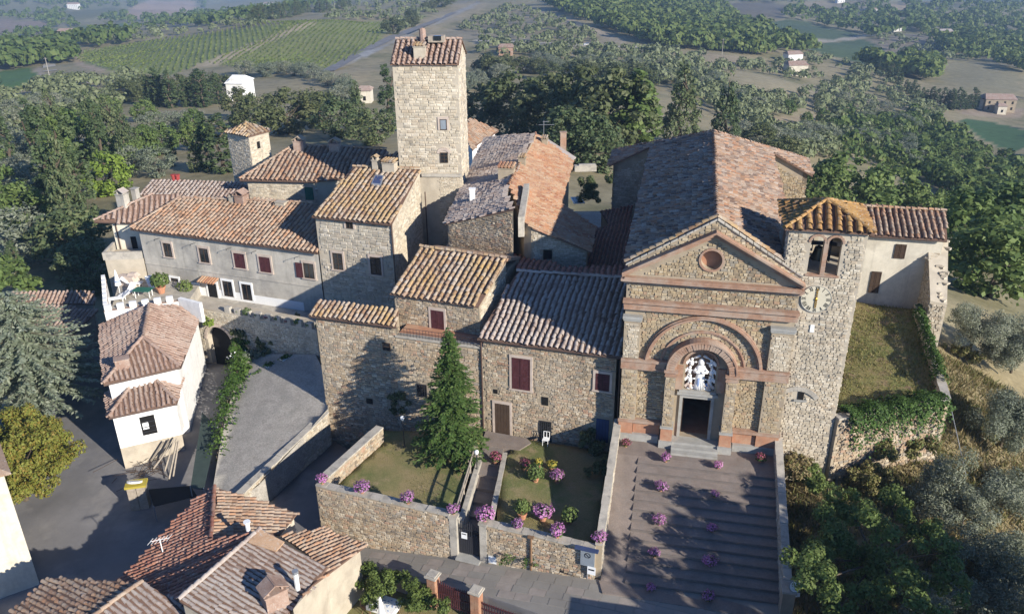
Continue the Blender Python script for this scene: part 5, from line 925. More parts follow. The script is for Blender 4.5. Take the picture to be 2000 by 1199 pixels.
stones(bell, wB0.p, wB0.q, [(1.04, -1.0), (wB0.L, -1.0), (wB0.L, 14.7), (.02, 14.7), (.02, 12.0), (1.04, 11.5)], 'stone_pale', bH, 300, seed=71, proud=.05, keep=lambda u, z, w, h: np.hypot(u-ck[0], z-ck[1]) > .86+np.hypot(w, h)*.35)
stones(bell, faces[1].p, faces[1].q, [(0, 0), (BV, 0), (BV, 14.7), (0, 14.7)], 'stone_pale', [(BV/2-.95, BV/2+.95, 12, 14.55)], 0, seed=72); stones(bell, faces[3].p, faces[3].q, [(0, 11), (BV, 11), (BV, 14.7), (0, 14.7)], 'stone_pale', [(BV/2-.95, BV/2+.95, 12, 14.55)], 0, seed=73)
m = MB(); wB0.box(m, pq[0], pq[1], pq[2], pq[3], 0, .06); m.build('plaque', 'white_paint', bell)
m = MB()
for i in range(11): a = math.pi*(i+.5)/11; m.box(wB0.P((tw[0]+tw[1])/2-.15-1.3*math.cos(a*.62+.6), tw[2]-.55+1.3*math.sin(a*.62+.6), .04), (.24, .1, .30), tuple(wB0.U*math.sin(a*.62+.6))+(math.cos(a*.62+.6),), tuple(wB0.U*-math.cos(a*.62+.6))+(math.sin(a*.62+.6),))
m.build('relieving_arch', 'coping', bell)
ap = ch(5.985, BV/2, 15.85)
for i in range(4):
    cs = [(BU0-.28, -.26), (BU1+.28, -.26), (BU1+.28, BV+.28), (BU0-.28, BV+.28)]; o = [ch(*cs[i], 14.86), ch(*cs[(i+1) % 4], 14.86), ap]; A = np.array(o); Pp = np.linalg.solve(np.c_[np.ones(3), A[:, :2]], A[:, 2]); MB().prism([p-(0, 0, .1) for p in o], o).build('roof_deck', 'deck', bell); tiles(bell, Pp, o, 'tile_golden', .54, .42, 60 if i == 0 else 0, 74+i); ridge_caps(bell, o[0]+(0, 0, .04), ap+(0, 0, .06), 'tile_golden', .26)
MB().ball(ap+(0, 0, .1), (.2, .2, .1)).build('finial', 'tile_golden', bell)
m = MB(); cb = ch(5.95, 2.05, 13.3); m.lathe(cb-(0, 0, .95), [(.46, 0), (.40, .1), (.30, .35), (.25, .6), (.22, .72), (.05, .8)], 14); m.build('bell', 'bell_bronze', bell, True); m = MB(); m.box(ch(5.95, 2.05, 13.3), (3.4, .2, .2), (*U_CH, 0)).bar(ch(5.3, 2.05, 12.2), ch(5.3, 2.05, 14.1), .05, 5).bar(ch(6.6, 2.05, 12.2), ch(6.6, 2.05, 14.1), .05, 5).bar(ch(6.2, .7, 12.2), ch(6.6, 2, 13.4), .04, 4); m.build('bell_frame', 'iron', bell)
m = MB()
for i in range(18):
    a, b = 2*math.pi*i/18, 2*math.pi*(i+1)/18; m.bar(ch(5.25, 2.05+.75*math.cos(a), 13.0+.75*math.sin(a)), ch(5.25, 2.05+.75*math.cos(b), 13.0+.75*math.sin(b)), .04, 5)
    if i % 3 == 0: m.bar(ch(5.25, 2.05, 13), ch(5.25, 2.05+.75*math.cos(a), 13.0+.75*math.sin(a)), .025, 4)
m.build('bell_wheel', 'zinc', bell)
# clock
m = MB(); k = 36; cu, cz, cr = ck[0], ck[1], .83
m.add([wB0.P(cu+cr*math.cos(2*math.pi*i/k), cz+cr*math.sin(2*math.pi*i/k), .07) for i in range(k)]+[wB0.P(cu+cr*math.cos(2*math.pi*i/k), cz+cr*math.sin(2*math.pi*i/k), 0) for i in range(k)], [tuple(range(k))]+[(i, k+i, k+(i+1) % k, (i+1) % k) for i in range(k)]); clk = m.build('clock_face', 'clock_ivory', bell)
m = MB()
for i in range(k):
    a, b = 2*math.pi*i/k, 2*math.pi*(i+1)/k; m.bar(wB0.P(cu+cr*math.cos(a), cz+cr*math.sin(a), .07), wB0.P(cu+cr*math.cos(b), cz+cr*math.sin(b), .07), .022, 4)
m.build('clock_rim', 'grey_stone', clk)
NUM = ['XII', 'I', 'II', 'III', 'IIII', 'V', 'VI', 'VII', 'VIII', 'IX', 'X', 'XI']; WD = {'I': .06, 'V': .12, 'X': .12}
for i, s in enumerate(NUM):
    a = math.radians(90-30*i); R_ = np.array([math.cos(a), math.sin(a)]); T_ = np.array([math.sin(a), -math.cos(a)]); tot = sum(WD[c] for c in s); x = -tot/2; m = MB()
    def st(x0, y0, x1, y1, th=.030):
        P0 = R_*(.67+y0)+T_*x0; P1 = R_*(.67+y1)+T_*x1; d = P1-P0; L = np.linalg.norm(d); d /= L; m.box(wB0.P(cu+(P0+P1)[0]/2, cz+(P0+P1)[1]/2, .076), (L, .010, th), tuple(wB0.U*d[0])+(d[1],), tuple(wB0.U*-d[1])+(d[0],))
    for c in s:
        w = WD[c]; mid = x+w/2; h = .115
        if c == 'I': st(mid, -h, mid, h)
        elif c == 'V': st(mid-.045, h, mid, -h, .034); st(mid+.045, h, mid, -h, .022)
        else: st(mid-.05, h, mid+.05, -h, .034); st(mid+.05, h, mid-.05, -h, .022)
        x += w
    m.build('numeral', 'black_paint', clk)
for s, L, wdt in ((1, .62, .05), (-1, .50, .06)):
    m = MB(); wB0.box(m, cu-wdt*1.1, cu-wdt*.55, cz+min(0, s*L), cz+max(0, s*L), .088, .10); wB0.box(m, cu+wdt*.55, cu+wdt*1.1, cz+min(0, s*L), cz+max(0, s*L), .088, .10)
    for t in (.2, .45, .7, 1): m.ball(wB0.P(cu, cz+s*L*t, .10), (.06, .03, .04), 6, 4)
    m.build('hand', 'gold', clk)
MB().ball(wB0.P(cu, cz, .10), (.09, .04, .09), 8, 6).build('hub', 'gold', clk)
# ---- forecourt and church stair
ST0, ST1, NS, DROP = -2.05, -10.35, 13, 2.70
def stz(v): return 0 if v > ST0 else -DROP*(ST0-v)/(ST0-ST1)
q = [chp(-4.8, 0), chp(-4.8, ST0), chp(4.75, ST0), chp(4.75, 0)]; tag(MB().prism([(*p, -1.5) for p in q], [(*p, 0) for p in q]).build('forecourt', 'stair_pave'), kind='structure')
stair = empty('church_stair', ch(0, -6, -2.7), 'wide shallow brick and stone stairway descending from the church door to the street', 'stairway')
for a, b in ((-4.8, -3.45),):
    V = [ch(a, ST0, 0), ch(a, ST1, -DROP), ch(b, ST1, -DROP), ch(b, ST0, 0)]; MB().prism([v-(0, 0, 1.5) for v in V], V).build('ramp', 'stair_pave', stair)
tr_ = (ST0-ST1)/NS
for i in range(NS):
    v0, v1 = ST0-tr_*i, ST0-tr_*(i+1); z = -DROP*i/NS-.012; q = [chp(-3.45, v0), chp(-3.45, v1+.05), chp(4.74, v1+.05), chp(4.74, v0)]; zt = [z, z-.30*DROP/NS, z-.30*DROP/NS, z]; MB().prism([(*p, z-.9) for p in q], [(*p, w) for p, w in zip(q, zt)]).build('tread', 'stair_pave', stair)
    q = [chp(-3.47, v1+.05), chp(-3.47, v1), chp(4.745, v1), chp(4.745, v1+.05)]; MB().prism([(*p, z-.6) for p in q], [(*p, z-.30*DROP/NS+.006) for p in q]).build('nosing', 'riser', stair)
q = [chp(-4.9, ST1), chp(-4.6, ST1-.9), chp(4.6, ST1-1.1), chp(4.8, ST1)]; MB().prism([(*p, -3.2) for p in q], [(*p, -2.70) for p in q]).build('bottom_landing', 'stair_pave', stair)
def slope_wall(name, label, a, b, za, zb, t, base, mat='mortar', smat='stone_grey', cope='coping', seg=.7, group=None, nind=0, side=(1, 1), lip=.04, seed=1, cap=True):
    """free-standing rubble wall from a to b (plan), tops za, zb; individual coping stones"""
    W = Wall(a, b); r = empty(name, (*((W.p+W.q)/2), min(base)), label, 'wall', group); m = MB(); N = W.N*t/2
    for d in (0,):
        B = [(*(W.p+N), base[0]), (*(W.q+N), base[1]), (*(W.q-N), base[1]), (*(W.p-N), base[0])]; T_ = [(*(W.p+N), za), (*(W.q+N), zb), (*(W.q-N), zb), (*(W.p-N), za)]; m.prism(B, T_)
    m.build('wall_core', mat, r)
    if side[0]: stones(r, W.p+N, W.q+N, [(0, base[0]), (W.L, base[1]), (W.L, zb), (0, za)], smat, (), nind, seed=seed, proud=.045)
    if side[1]: stones(r, W.q-N, W.p-N, [(0, base[1]), (W.L, base[0]), (W.L, za), (0, zb)], smat, (), 0, seed=seed+1, proud=.045)
    if cap:
        n = max(1, int(W.L/seg)); rr = np.random.default_rng(seed); e = t/2+lip
        for i in range(n):
            u0, u1 = W.L*i/n+.008, W.L*(i+1)/n-.008; z0, z1 = za+(zb-za)*u0/W.L, za+(zb-za)*u1/W.L; j = rr.normal(0, .012); e2 = e+rr.normal(0, .012)
            P = [W.P(u0, z0+j, e2), W.P(u1, z1+j, e2), W.P(u1, z1+j, -e2), W.P(u0, z0+j, -e2)]; m = MB(); m.prism(P, [p+(0, 0, .11) for p in P]); m.build('coping_stone', cope, r)
    return r, W
slope_wall('stair_wall', 'left parapet wall of the church stair with pale lichen-spotted coping', chp(-4.98, .2), chp(-5.0, -10.05), 1.02, -.55, .36, (-3.2, -3.4), seed=81)
slope_wall('stair_wall', 'right parapet wall of the church stair bordering the wild grass', chp(4.95, -10.3), chp(4.98, -.05), -1.0, 1.02, .36, (-4.2, -1.5), seed=83)
m = empty('wall_pier', ch(4.95, -10.6, -3), 'short stone pier ending the right wall of the church stair', 'pillar'); MB().box(ch(4.98, -10.75, -2.2), (.62, .8, 2.3), (*U_CH, 0)).build('pier_shaft', 'mortar', m); MB().box(ch(4.98, -10.75, -1.0), (.74, .92, .12), (*U_CH, 0)).build('pier_cap', 'coping', m)
# ---- garden walls and gate
gL, gR = np.array([-12.0, 41.75]), np.array([4.45, 35.85]); gd = (gR-gL)/np.linalg.norm(gR-gL)
gA = gL+gd*((-3.48-gL[0])/gd[0]); gB = gL+gd*((-1.72-gL[0])/gd[0])
slope_wall('garden_wall', 'long rubble garden wall facing the street, left of the iron gate', gL, gA-gd*.2, -.68, -.66, .42, (-5.6, -3.9), smat='stone_warm', nind=300, seed=85)
slope_wall('garden_wall', 'shorter rubble garden wall between the iron gate and the church stair', gB+gd*.2, gR, -.72, -.72, .42, (-3.9, -3.1), smat='stone_warm', nind=300, seed=87)
slope_wall('garden_wall', 'side wall of the lawn running from the street corner back to the house', (-9.0, 47.75), gL+(.1, .15), -.60, -.62, .5, (-5.4, -5.6), smat='stone_warm', nind=60, seed=89)
gate = empty('garden_gate', (*((gA+gB)/2), -3.5), 'dark iron garden gate between two stone posts with a small white notice', 'gate'); wg = Wall(gA, gB)
for c in (gA, gB): m = MB(); m.box((*c, -2.35), (.44, .5, 3.2), (*gd, 0)); m.build('gate_post', 'coping', gate); m = MB(); m.box((*c, -.68), (.54, .6, .14), (*gd, 0)); m.build('post_cap', 'coping', gate)
m = MB(); wg.box(m, .2, wg.L-.2, -3.5, -3.38, -.5, .55); m.build('threshold', 'grey_stone', gate); n = 13; a0, a1 = .24, wg.L-.24
for i in range(n):
    u = a0+(a1-a0)*i/(n-1); zt = -.92-.38*math.sin(math.pi*(i % 7+.5)/7); m = MB(); m.bar(wg.P(u, -3.34, 0), wg.P(u, zt, 0), .022, 5).bar(wg.P(u, zt, 0), wg.P(u, zt+.14, 0), .03, 4, .004); m.build('gate_bar', 'iron', gate)
m = MB()
for z in (-3.25, -2.3, -1.55): wg.box(m, a0, a1, z, z+.06, -.02, .02)
wg.box(m, a0, a1, -3.3, -2.0, -.008, .008); m.build('gate_rail', 'iron', gate); m = MB(); wg.box(m, .42, .78, -2.2, -1.75, .03, .045); s_ = m.build('notice', 'white_paint', gate); m = MB(); wg.box(m, .46, .74, -1.9, -1.83, .046, .05); m.build('notice_band', 'black_paint', s_)
# path walls with rails
slope_wall('path_wall', 'low pale wall on the left side of the sunken garden path', (A0[0]-.12, A0[1]+.3), (A3[0]-.1, A3[1]-1.5), -1.35, -1.35, .24, (-4, -3), mat='coping', seed=91, side=(0, 0), seg=1.0)
slope_wall('path_wall', 'low pale wall on the right side of the sunken garden path', (A2[0]+.1, A2[1]-1.2), (A1[0]+.12, A1[1]+.3), -1.4, -1.4, .22, (-3, -4), mat='coping', seed=93, side=(0, 0), seg=1.0)
r = empty('handrail', (A0[0]-.4, A0[1]+4, -1.5), 'double wooden handrail on posts beside the garden path', 'railing'); p0, p1 = np.array([A0[0]-.36, A0[1]+.7, -.55]), np.array([A3[0]-.42, A3[1]-1.6, -.45])
for dz in (0, -.42): MB().bar(p0+(0, 0, dz), p1+(0, 0, dz), .05, 6).build('rail', 'wood_grey', r)
for t in (0, .33, .66, 1): b = p0+(p1-p0)*t; MB().bar(b-(0, 0, 1.15), b+(0, 0, .05), .05, 6).build('post', 'wood_grey', r)
# ---- retaining wall of the yard
slope_wall('yard_wall', 'dark rubble retaining wall between the gravel yard and the lower street', (-18.6, 43.4), (-13.6, 52.0), -3.75, -2.05, .45, (-6, -5.6), smat='stone_grey', nind=100, seed=95, side=(1, 0))
slope_wall('ivy_terrace_wall', 'ivy-topped retaining wall of the meadow right of the bell tower', (19.55, 42.95), (27.35, 45.2), 2.9, 2.75, .5, (-2.5, -2), smat='stone_warm', nind=120, seed=97, side=(1, 0))
slope_wall('ivy_terrace_wall', 'terrace side wall with a leafy hedge along its top, running back to the annexe', (27.35, 45.2), (31.4, 58.6), 2.7, 2.9, .45, (-3, -2), smat='stone_pale', seed=99, side=(0, 1))
# ================================================================= vegetation
def leaf_quads(C, N, size, aspect, r, fold=0.):
    n = len(C); N = N/np.maximum(np.linalg.norm(N, axis=1), 1e-6)[:, None]; T = r.normal(size=(n, 3)); T -= N*np.sum(T*N, axis=1)[:, None]; T /= np.maximum(np.linalg.norm(T, axis=1), 1e-6)[:, None]; B = np.cross(N, T)
    s = (size*r.uniform(.6, 1.35, n))[:, None]; w = s/aspect
    V = np.stack([C-T*s*.5, C+B*w*.5+T*s*.05, C+T*s*.5, C-B*w*.5+T*s*.05], axis=1); return V.reshape(-1, 3)
def quads_mesh(name, V, mat): return npmesh(name, V, np.arange(len(V)).reshape(-1, 4), mat)
def crown_V(seed, prof, nc, nl, leaf, cr, asp=1.6, hollow=.55, up=.3, h=1.):
    """clumps on a profile of revolution; unit height, profile radius in the same unit"""
    r = np.random.default_rng(seed); t = r.random(nc*3); R = np.interp(t, [p[0] for p in prof], [p[1] for p in prof]); k = r.random(nc*3) < R/max(p[1] for p in prof)+.08; t, R = t[k][:nc], R[k][:nc]; nc = len(t)
    a = r.random(nc)*2*math.pi; rad = R*np.sqrt(hollow+(1-hollow)*r.random(nc))*r.uniform(.82, 1.12, nc); cc = np.c_[rad*np.cos(a), rad*np.sin(a), t+r.normal(0, .02, nc)]
    cs = cr*r.uniform(.6, 1.4, nc); D = r.normal(size=(nc, nl, 3)); D /= np.linalg.norm(D, axis=2)[..., None]; D[..., 2] += up*.6; rr = r.uniform(.55, 1.05, (nc, nl, 1))
    P = cc[:, None]+D*rr*cs[:, None, None]*np.array([1, 1, .8]); N = D+r.normal(0, .45, D.shape)+np.array([0, 0, up]); return leaf_quads(P.reshape(-1, 3), N.reshape(-1, 3), leaf, asp, r)
PROF = dict(oak=[(.15, .18), (.3, .40), (.55, .47), (.8, .34), (1, .08)], olive=[(.2, .2), (.4, .45), (.65, .5), (.85, .36), (1, .1)], cypress=[(.03, .06), (.2, .095), (.5, .10), (.8, .065), (1, .008)], conifer=[(.05, .24), (.2, .27), (.5, .19), (.8, .09), (1, .01)], broad=[(.1, .2), (.3, .42), (.55, .45), (.8, .3), (1, .08)], poplar=[(.05, .12), (.3, .2), (.6, .19), (.85, .1), (1, .02)], shrub=[(0, .4), (.3, .55), (.7, .45), (1, .15)])
SPEC = dict(oak=('leaf_oak', 75, 46, .062, .115, 1.5), olive=('leaf_olive', 70, 52, .062, .13, 2.4), cypress=('leaf_cypress', 110, 28, .030, .034, 1.8), conifer=('leaf_conifer', 130, 24, .05, .06, 2.2), broad=('leaf_broad', 75, 46, .066, .115, 1.4), poplar=('leaf_broad', 80, 34, .05, .065, 1.5), bright=('leaf_bright', 70, 40, .07, .11, 1.4), shrub=('leaf_broad', 40, 40, .10, .2, 1.5), dark=('leaf_conifer', 75, 46, .062, .115, 1.5))
PROTO = {}
def trunk_mesh(kind, seed):
    r = np.random.default_rng(seed); m = MB(); top = .9 if kind in ('cypress', 'conifer', 'poplar') else .55; p = np.array([0, 0, -.06]); rad = .022 if kind in ('cypress',) else .034
    pts = [p+np.array([r.normal(0, .012)*i, r.normal(0, .012)*i, (top+.06)*i/5]) for i in range(6)]
    for i in range(5): m.bar(pts[i], pts[i+1], rad*(1-i*.16), 6, rad*(1-(i+1)*.16))
    for i in range(6):
        a = r.random()*6.28; b = pts[2+i % 3]; q = b+np.array([math.cos(a)*.2, math.sin(a)*.2, .18])*(.5 if kind in ('cypress', 'conifer', 'poplar') else 1.2); m.bar(b, q, rad*.4, 5, rad*.12)
    me = bpy.data.meshes.new('trunk'); me.from_pydata(m.v, [], m.f); me.materials.append(MATS['bark']); me.update(); return me
def proto(kind, v):
    if (kind, v) not in PROTO:
        mat, nc, nl, leaf, cr, asp = SPEC[kind]; pk = {'bright': 'broad', 'dark': 'oak'}.get(kind, kind)
        PROTO[kind, v] = (quads_mesh('crown', crown_V(100+v*7+hash_(kind), PROF[pk], nc, nl, leaf, cr, asp), mat), trunk_mesh(kind, v+11))
    return PROTO[kind, v]
def hash_(s): return sum(ord(c)*(i+3) for i, c in enumerate(s)) % 997
TN = dict(oak=('oak_tree', 'evergreen oak'), olive=('olive_tree', 'grey-green olive tree'), cypress=('cypress_tree', 'slim dark cypress'), conifer=('conifer_tree', 'dark shaggy conifer'), broad=('broadleaf_tree', 'green broadleaf tree'), poplar=('poplar_tree', 'tall leafy poplar-shaped tree'), bright=('broadleaf_tree', 'bright yellow-green tree'), shrub=('shrub', 'rounded green shrub'), dark=('dark_tree', 'dark dense evergreen tree'))
TRN = [0]
def tree(kind, p, h, w=1., label=None, group=None, cat='tree'):
    TRN[0] += 1; r = np.random.default_rng(TRN[0]*13+5); cm, tm = proto(kind, int(r.integers(0, 3))); nm, lb = TN[kind]
    t = empty(nm, (float(p[0]), float(p[1]), float(p[2])-.1), label or lb, cat, group, r.random()*6.28); s = h*w
    t.scale = (s, s, h)
    for me in (cm, tm):
        o = bpy.data.objects.new(me.name, me); COL.objects.link(o); o.parent = t
    return t
def ghit(px, py): 
    p = ground_hit(px, py, 62.); return p if p is not None else at(px, py, -8)
# -- hand-placed trees: kind, foot on the picture, height m, width factor, label
NEAR = [
 ('cypress', 92, 345, 13, 1.2, 'tall pointed cypress rising beyond the left terrace trees'), ('cypress', 70, 300, 12, 1.2, 'cypress at the left edge above the olive slope'), ('conifer', 150, 470, 14, 0.65, 'tall olive-green conifer nearest the orange-roofed end wing'), ('conifer', 190, 285, 12, 0.68, 'dark conifer left of the vineyard foot'), ('poplar', 135, 390, 13, 0.75, 'pale poplar-like conifer left of the orange roofed wing'), ('broad', 165, 318, 10, 1.1, 'rounded bright broadleaf between the conifers at left'), ('conifer', 228, 300, 12, 0.85, 'broad shaggy conifer above the tea-green lawn'), ('bright', 218, 380, 7, 1.1, 'lime green tree just behind the grey house chimney'), ('olive', 265, 345, 5, 1.2, 'olive tree above the low grey roof'), ('olive', 310, 345, 5, 1.2, 'olive tree beside the red chimney pots'), ('cypress', 408, 335, 10, 1.3, 'cypress left of the pavilion tower'), ('cypress', 440, 338, 10, 2.2, 'stout dark cypress touching the pavilion tower'), ('cypress', 338, 325, 7, 1.3, 'single small cypress behind the low grey roof'), ('conifer', 385, 335, 6, 0.82, 'small conifer between two cypresses behind the roofs'),
 ('cypress', 118, 430, 16, 1.15, 'tallest slim cypress at left, in front of the olive slope'), ('cypress', 172, 440, 15, 1.2, 'slim cypress right above the orange-roofed wing'), ('conifer', 120, 300, 14, .7, 'slender conifer left of the rounded bright tree'), ('cypress', 205, 330, 13, 1.1, 'slim cypress between the shaggy conifers'), ('conifer', 255, 320, 11, .75, 'slender conifer above the lime green tree'), ('cypress', 25, 350, 14, 1.1, 'slim cypress near the left picture edge'), ('oak', 505, 272, 9, 1.3, 'wide evergreen oak behind the pavilion tower'), ('oak', 565, 262, 10, 1.4, 'wide evergreen oak above the hipped roof'), ('oak', 625, 252, 9, 1.35, 'evergreen oak left of the tower grove'), ('conifer', 700, 262, 12, 0.78, 'shaggy conifer just left of the tower'), ('dark', 665, 270, 8, 1.3, 'dark tree in the shadow left of the tower'), ('cypress', 760, 255, 15, 1.25, 'tall cypress hugging the left side of the tower'), ('dark', 730, 285, 7, 1.3, 'low dark tree at the tower foot'), ('oak', 470, 235, 8, 1.3, 'evergreen oak below the white chapel'),
 ('olive', 300, 262, 5, 1.3, 'olive tree on the pale strip at left'), ('olive', 340, 258, 5, 1.3, 'olive tree in the middle of the pale strip'), ('olive', 380, 255, 5, 1.3, 'olive tree at the right end of the pale strip'),
 ('oak', 955, 262, 11, 1.2, 'evergreen oak directly right of the tower'), ('oak', 1010, 268, 13, 1.25, 'big round evergreen oak behind the long house'), ('oak', 1070, 275, 12, 1.2, 'evergreen oak behind the long house chimney'), ('oak', 1140, 282, 14, 1.05, 'tall evergreen oak behind the courtyard'), ('oak', 1195, 300, 14, 1.1, 'bushy evergreen oak left of the church roof'), ('poplar', 1240, 305, 15, 1.35, 'yellowish bushy tree touching the church ridge'), ('conifer', 1328, 300, 18, .85, 'brownish conifer behind the church ridge'), ('conifer', 1410, 312, 18, .70, 'pointed dark conifer right of the church ridge end'), ('dark', 1110, 330, 9, 1.2, 'dark tree at the back of the courtyard'), ('dark', 1160, 335, 8, 1.2, 'dark tree shading the courtyard wall'), ('oak', 1480, 310, 8, 1.25, 'oak behind the right arm of the church'), ('oak', 1530, 340, 8, 1.25, 'oak below the church transept eave'),
 ('broad', 1650, 430, 12, 1.25, 'large leafy tree behind the bell tower'), ('broad', 1730, 425, 11, 1.2, 'leafy tree above the annexe roof'), ('broad', 1600, 420, 9, 1.1, 'darker tree beside the transept wall'), ('broad', 1790, 440, 8, 1.25, 'low leafy tree at the right end of the annexe roof'), ('broad', 1880, 520, 9, 1.25, 'dense green tree right of the ruined wall'), ('broad', 1960, 500, 10, 1.25, 'dense green tree at the right picture edge'), ('broad', 1930, 580, 8, 1.3, 'spreading green tree right of the annexe'), ('broad', 1860, 440, 8, 1.2, 'green tree beyond the annexe end'), ('broad', 1990, 430, 9, 1.2, 'green tree high at the right picture edge'),
 ('poplar', 20, 420, 11, 0.82, 'tall pale tree at the left picture edge'), ('olive', 40, 520, 7, 1.3, 'grey olive at the left picture edge'), ('broad', 10, 620, 7, 1.2, 'leafy tree at the left edge above the sheds'), ('cypress', 45, 565, 6, 1.3, 'short cypress above the shed roof'), ('dark', 150, 520, 7, 1.3, 'dark tree in the shade below the orange-roofed wing'), ('dark', 185, 570, 6, 1.2, 'dark tree beside the white parapet'), ('olive', 110, 430, 6, 1.2, 'olive tree on the dry slope at left'), ('broad', 60, 460, 7, 1.2, 'broadleaf tree on the left slope')]
for k, px, py, h, w, lb in NEAR: tree(k, ghit(px, py), h, w, lb, 'trees around the village')
ORD = 'first second third fourth fifth sixth seventh eighth ninth tenth eleventh twelfth thirteenth fourteenth fifteenth sixteenth seventeenth eighteenth nineteenth twentieth'.split()
def nth(i, n):
    if i == 0: return 'leftmost'
    if i == n-1: return 'rightmost'
    return f'{ORD[i]} from left' if i < n/2 else f'{ORD[n-1-i]} from right'
def scatter_line(kind, pts, n, h, w, lb, grp, jit=3.):
    r = np.random.default_rng(len(grp)+n); L = []
    for i in range(n):
        t = (i+.5)/n*(len(pts)-1); k = min(int(t), len(pts)-2); f = t-k; px = pts[k][0]*(1-f)+pts[k+1][0]*f+r.normal(0, jit); py = pts[k][1]*(1-f)+pts[k+1][1]*f+r.normal(0, jit*.4); p = ghit(px, py)
        L.append((px, p, h*r.uniform(.8, 1.2), w*r.uniform(.85, 1.2)))
    L.sort(key=lambda q: q[0])
    for i, (px, p, a, b) in enumerate(L): tree(kind, p, a, b, f'{lb}, {nth(i, n)}', grp)
scatter_line('cypress', [(285, 205), (350, 210), (430, 205)], 14, 10, 1.7, 'cypress in the dense dark row below the vineyard', 'cypress row below the vineyard', 5)
scatter_line('oak', [(240, 200), (300, 190), (440, 192)], 8, 7, 1.3, 'round oak among the cypress row below the vineyard', 'oaks below the vineyard', 6)
scatter_line('cypress', [(1795, 205), (1860, 215), (1905, 212)], 14, 9, 1.6, 'cypress in the avenue leading to the farmhouse at right', 'cypress avenue on the right slope', 2)
scatter_line('cypress', [(1690, 125), (1740, 155), (1790, 200)], 14, 8, 1.7, 'small cypress along the sloping vineyard edge at right', 'cypresses along the vineyard edge', 3)
scatter_line('conifer', [(500, 45), (560, 32), (690, 12)], 14, 12, 1.4, 'dark tree on the crest above the vineyard', 'trees on the vineyard crest', 5)
scatter_line('olive', [(0, 250), (60, 235), (120, 215), (0, 300), (60, 330), (30, 400), (95, 420)], 26, 5.5, 1.35, 'grey olive tree on the left slope', 'olives on the left slope', 12)
scatter_line('broad', [(110, 250), (200, 230), (260, 235), (420, 285), (300, 300), (240, 315), (290, 335)], 10, 5.5, 1.1, 'leafy tree on the terraces left of the village', 'leafy trees left of the village', 10)
scatter_line('oak', [(770, 70), (810, 40), (850, 20), (900, 8)], 8, 8, 1.4, 'oak along the country road above the tower', 'oaks along the country road', 8)
scatter_line('olive', [(480, 150), (560, 150), (620, 150), (680, 190), (640, 210)], 16, 5.5, 1.3, 'olive tree between vineyard and chapel', 'olives by the chapel', 10)
scatter_line('oak', [(920, 150), (980, 140), (1100, 150), (1200, 165), (1290, 180)], 16, 7, 1.4, 'oak on the slope behind the grove', 'oaks behind the grove', 12)
scatter_line('olive', [(900, 190), (950, 160), (1080, 130), (1250, 140), (1400, 170), (1460, 230)], 34, 5, 1.35, 'olive tree on the slope behind the church', 'olives behind the church', 16)
scatter_line('olive', [(1450, 280), (1560, 300), (1620, 270), (1700, 290), (1800, 330), (1760, 250), (1640, 210)], 40, 5, 1.4, 'olive tree on the valley slope at right', 'olives on the right valley slope', 20)
scatter_line('broad', [(1540, 220), (1640, 250), (1720, 270), (1820, 300), (1900, 330), (1840, 380), (1950, 400), (1880, 430)], 30, 5.2, 1.25, 'leafy tree on the valley slope at right', 'leafy trees on the right valley slope', 22)
# -- far woods and groves: too many to count, one mass each
def far_mass(name, polys, n, hs, mat, seed, nl=36, ww=1.0, skip=()):
    r = np.random.default_rng(seed); Vs = []; got = 0
    for poly, share in polys:
        A = np.array(poly, float); want = int(n*share); tries = 0; c = 0
        while c < want and tries < 12:
            tries += 1; m = max(60, (want-c)*2); px = r.uniform(A[:, 0].min(), A[:, 0].max(), m); py = r.uniform(A[:, 1].min(), A[:, 1].max(), m); k = inside(A, px, py)
            for q in skip: k &= ~inside(q, px, py)
            for x, y in zip(px[k], py[k]):
                if c >= want: break
                p = ground_hit(x, y, 66.)
                if p is None: continue
                h = hs*r.uniform(.6, 1.3); kk = int(nl*np.clip(520/p[1], .7, 7)); d = r.normal(size=(kk, 3)); d /= np.linalg.norm(d, axis=1)[:, None]; d[:, 2] = np.abs(d[:, 2])*1.2-.25; C = p+np.array([0, 0, h*.45])+d*np.array([h*.48*ww, h*.48*ww, h*.5])*r.uniform(.75, 1.08, (len(d), 1))*(1+.16*np.sin(d[:, :1]*5+c)*np.cos(d[:, 1:2]*6+c))
                Vs.append(leaf_quads(C, d+r.normal(0, .35, d.shape), h*2.25/math.sqrt(kk), 1.3, r)); c += 1
    if Vs: tag(link(name, quads_mesh(name, np.concatenate(Vs), mat)), kind='stuff')
FLD = [np.array(p, float) for k, p, c, s in LAND if k in ('vine', 'field', 'path', 'road', 'terrace') or s < .55]
far_mass('woodland', [([(1055, 8), (1100, 0), (1395, 0), (1440, 35), (1550, 84), (1600, 105), (1480, 110), (1380, 100), (1270, 90), (1130, 40)], .46), ([(1770, 10), (2010, -5), (2010, 150), (1960, 130), (1860, 115), (1790, 60)], .22), ([(1640, 110), (1830, 130), (1820, 160), (1720, 140)], .06), ([(1640, 112), (1700, 118), (1820, 160), (1720, 140)], .02)], 2100, 9.5, 'scatter_wood', 5, 60, 1.05, FLD)
far_mass('side_woodland', [([(-520, 70), (-20, 100), (-20, 300), (-520, 330)], .5), ([(2020, 0), (2520, 20), (2520, 380), (2020, 330)], .5)], 300, 8, 'scatter_wood', 15, 40, 1.1)
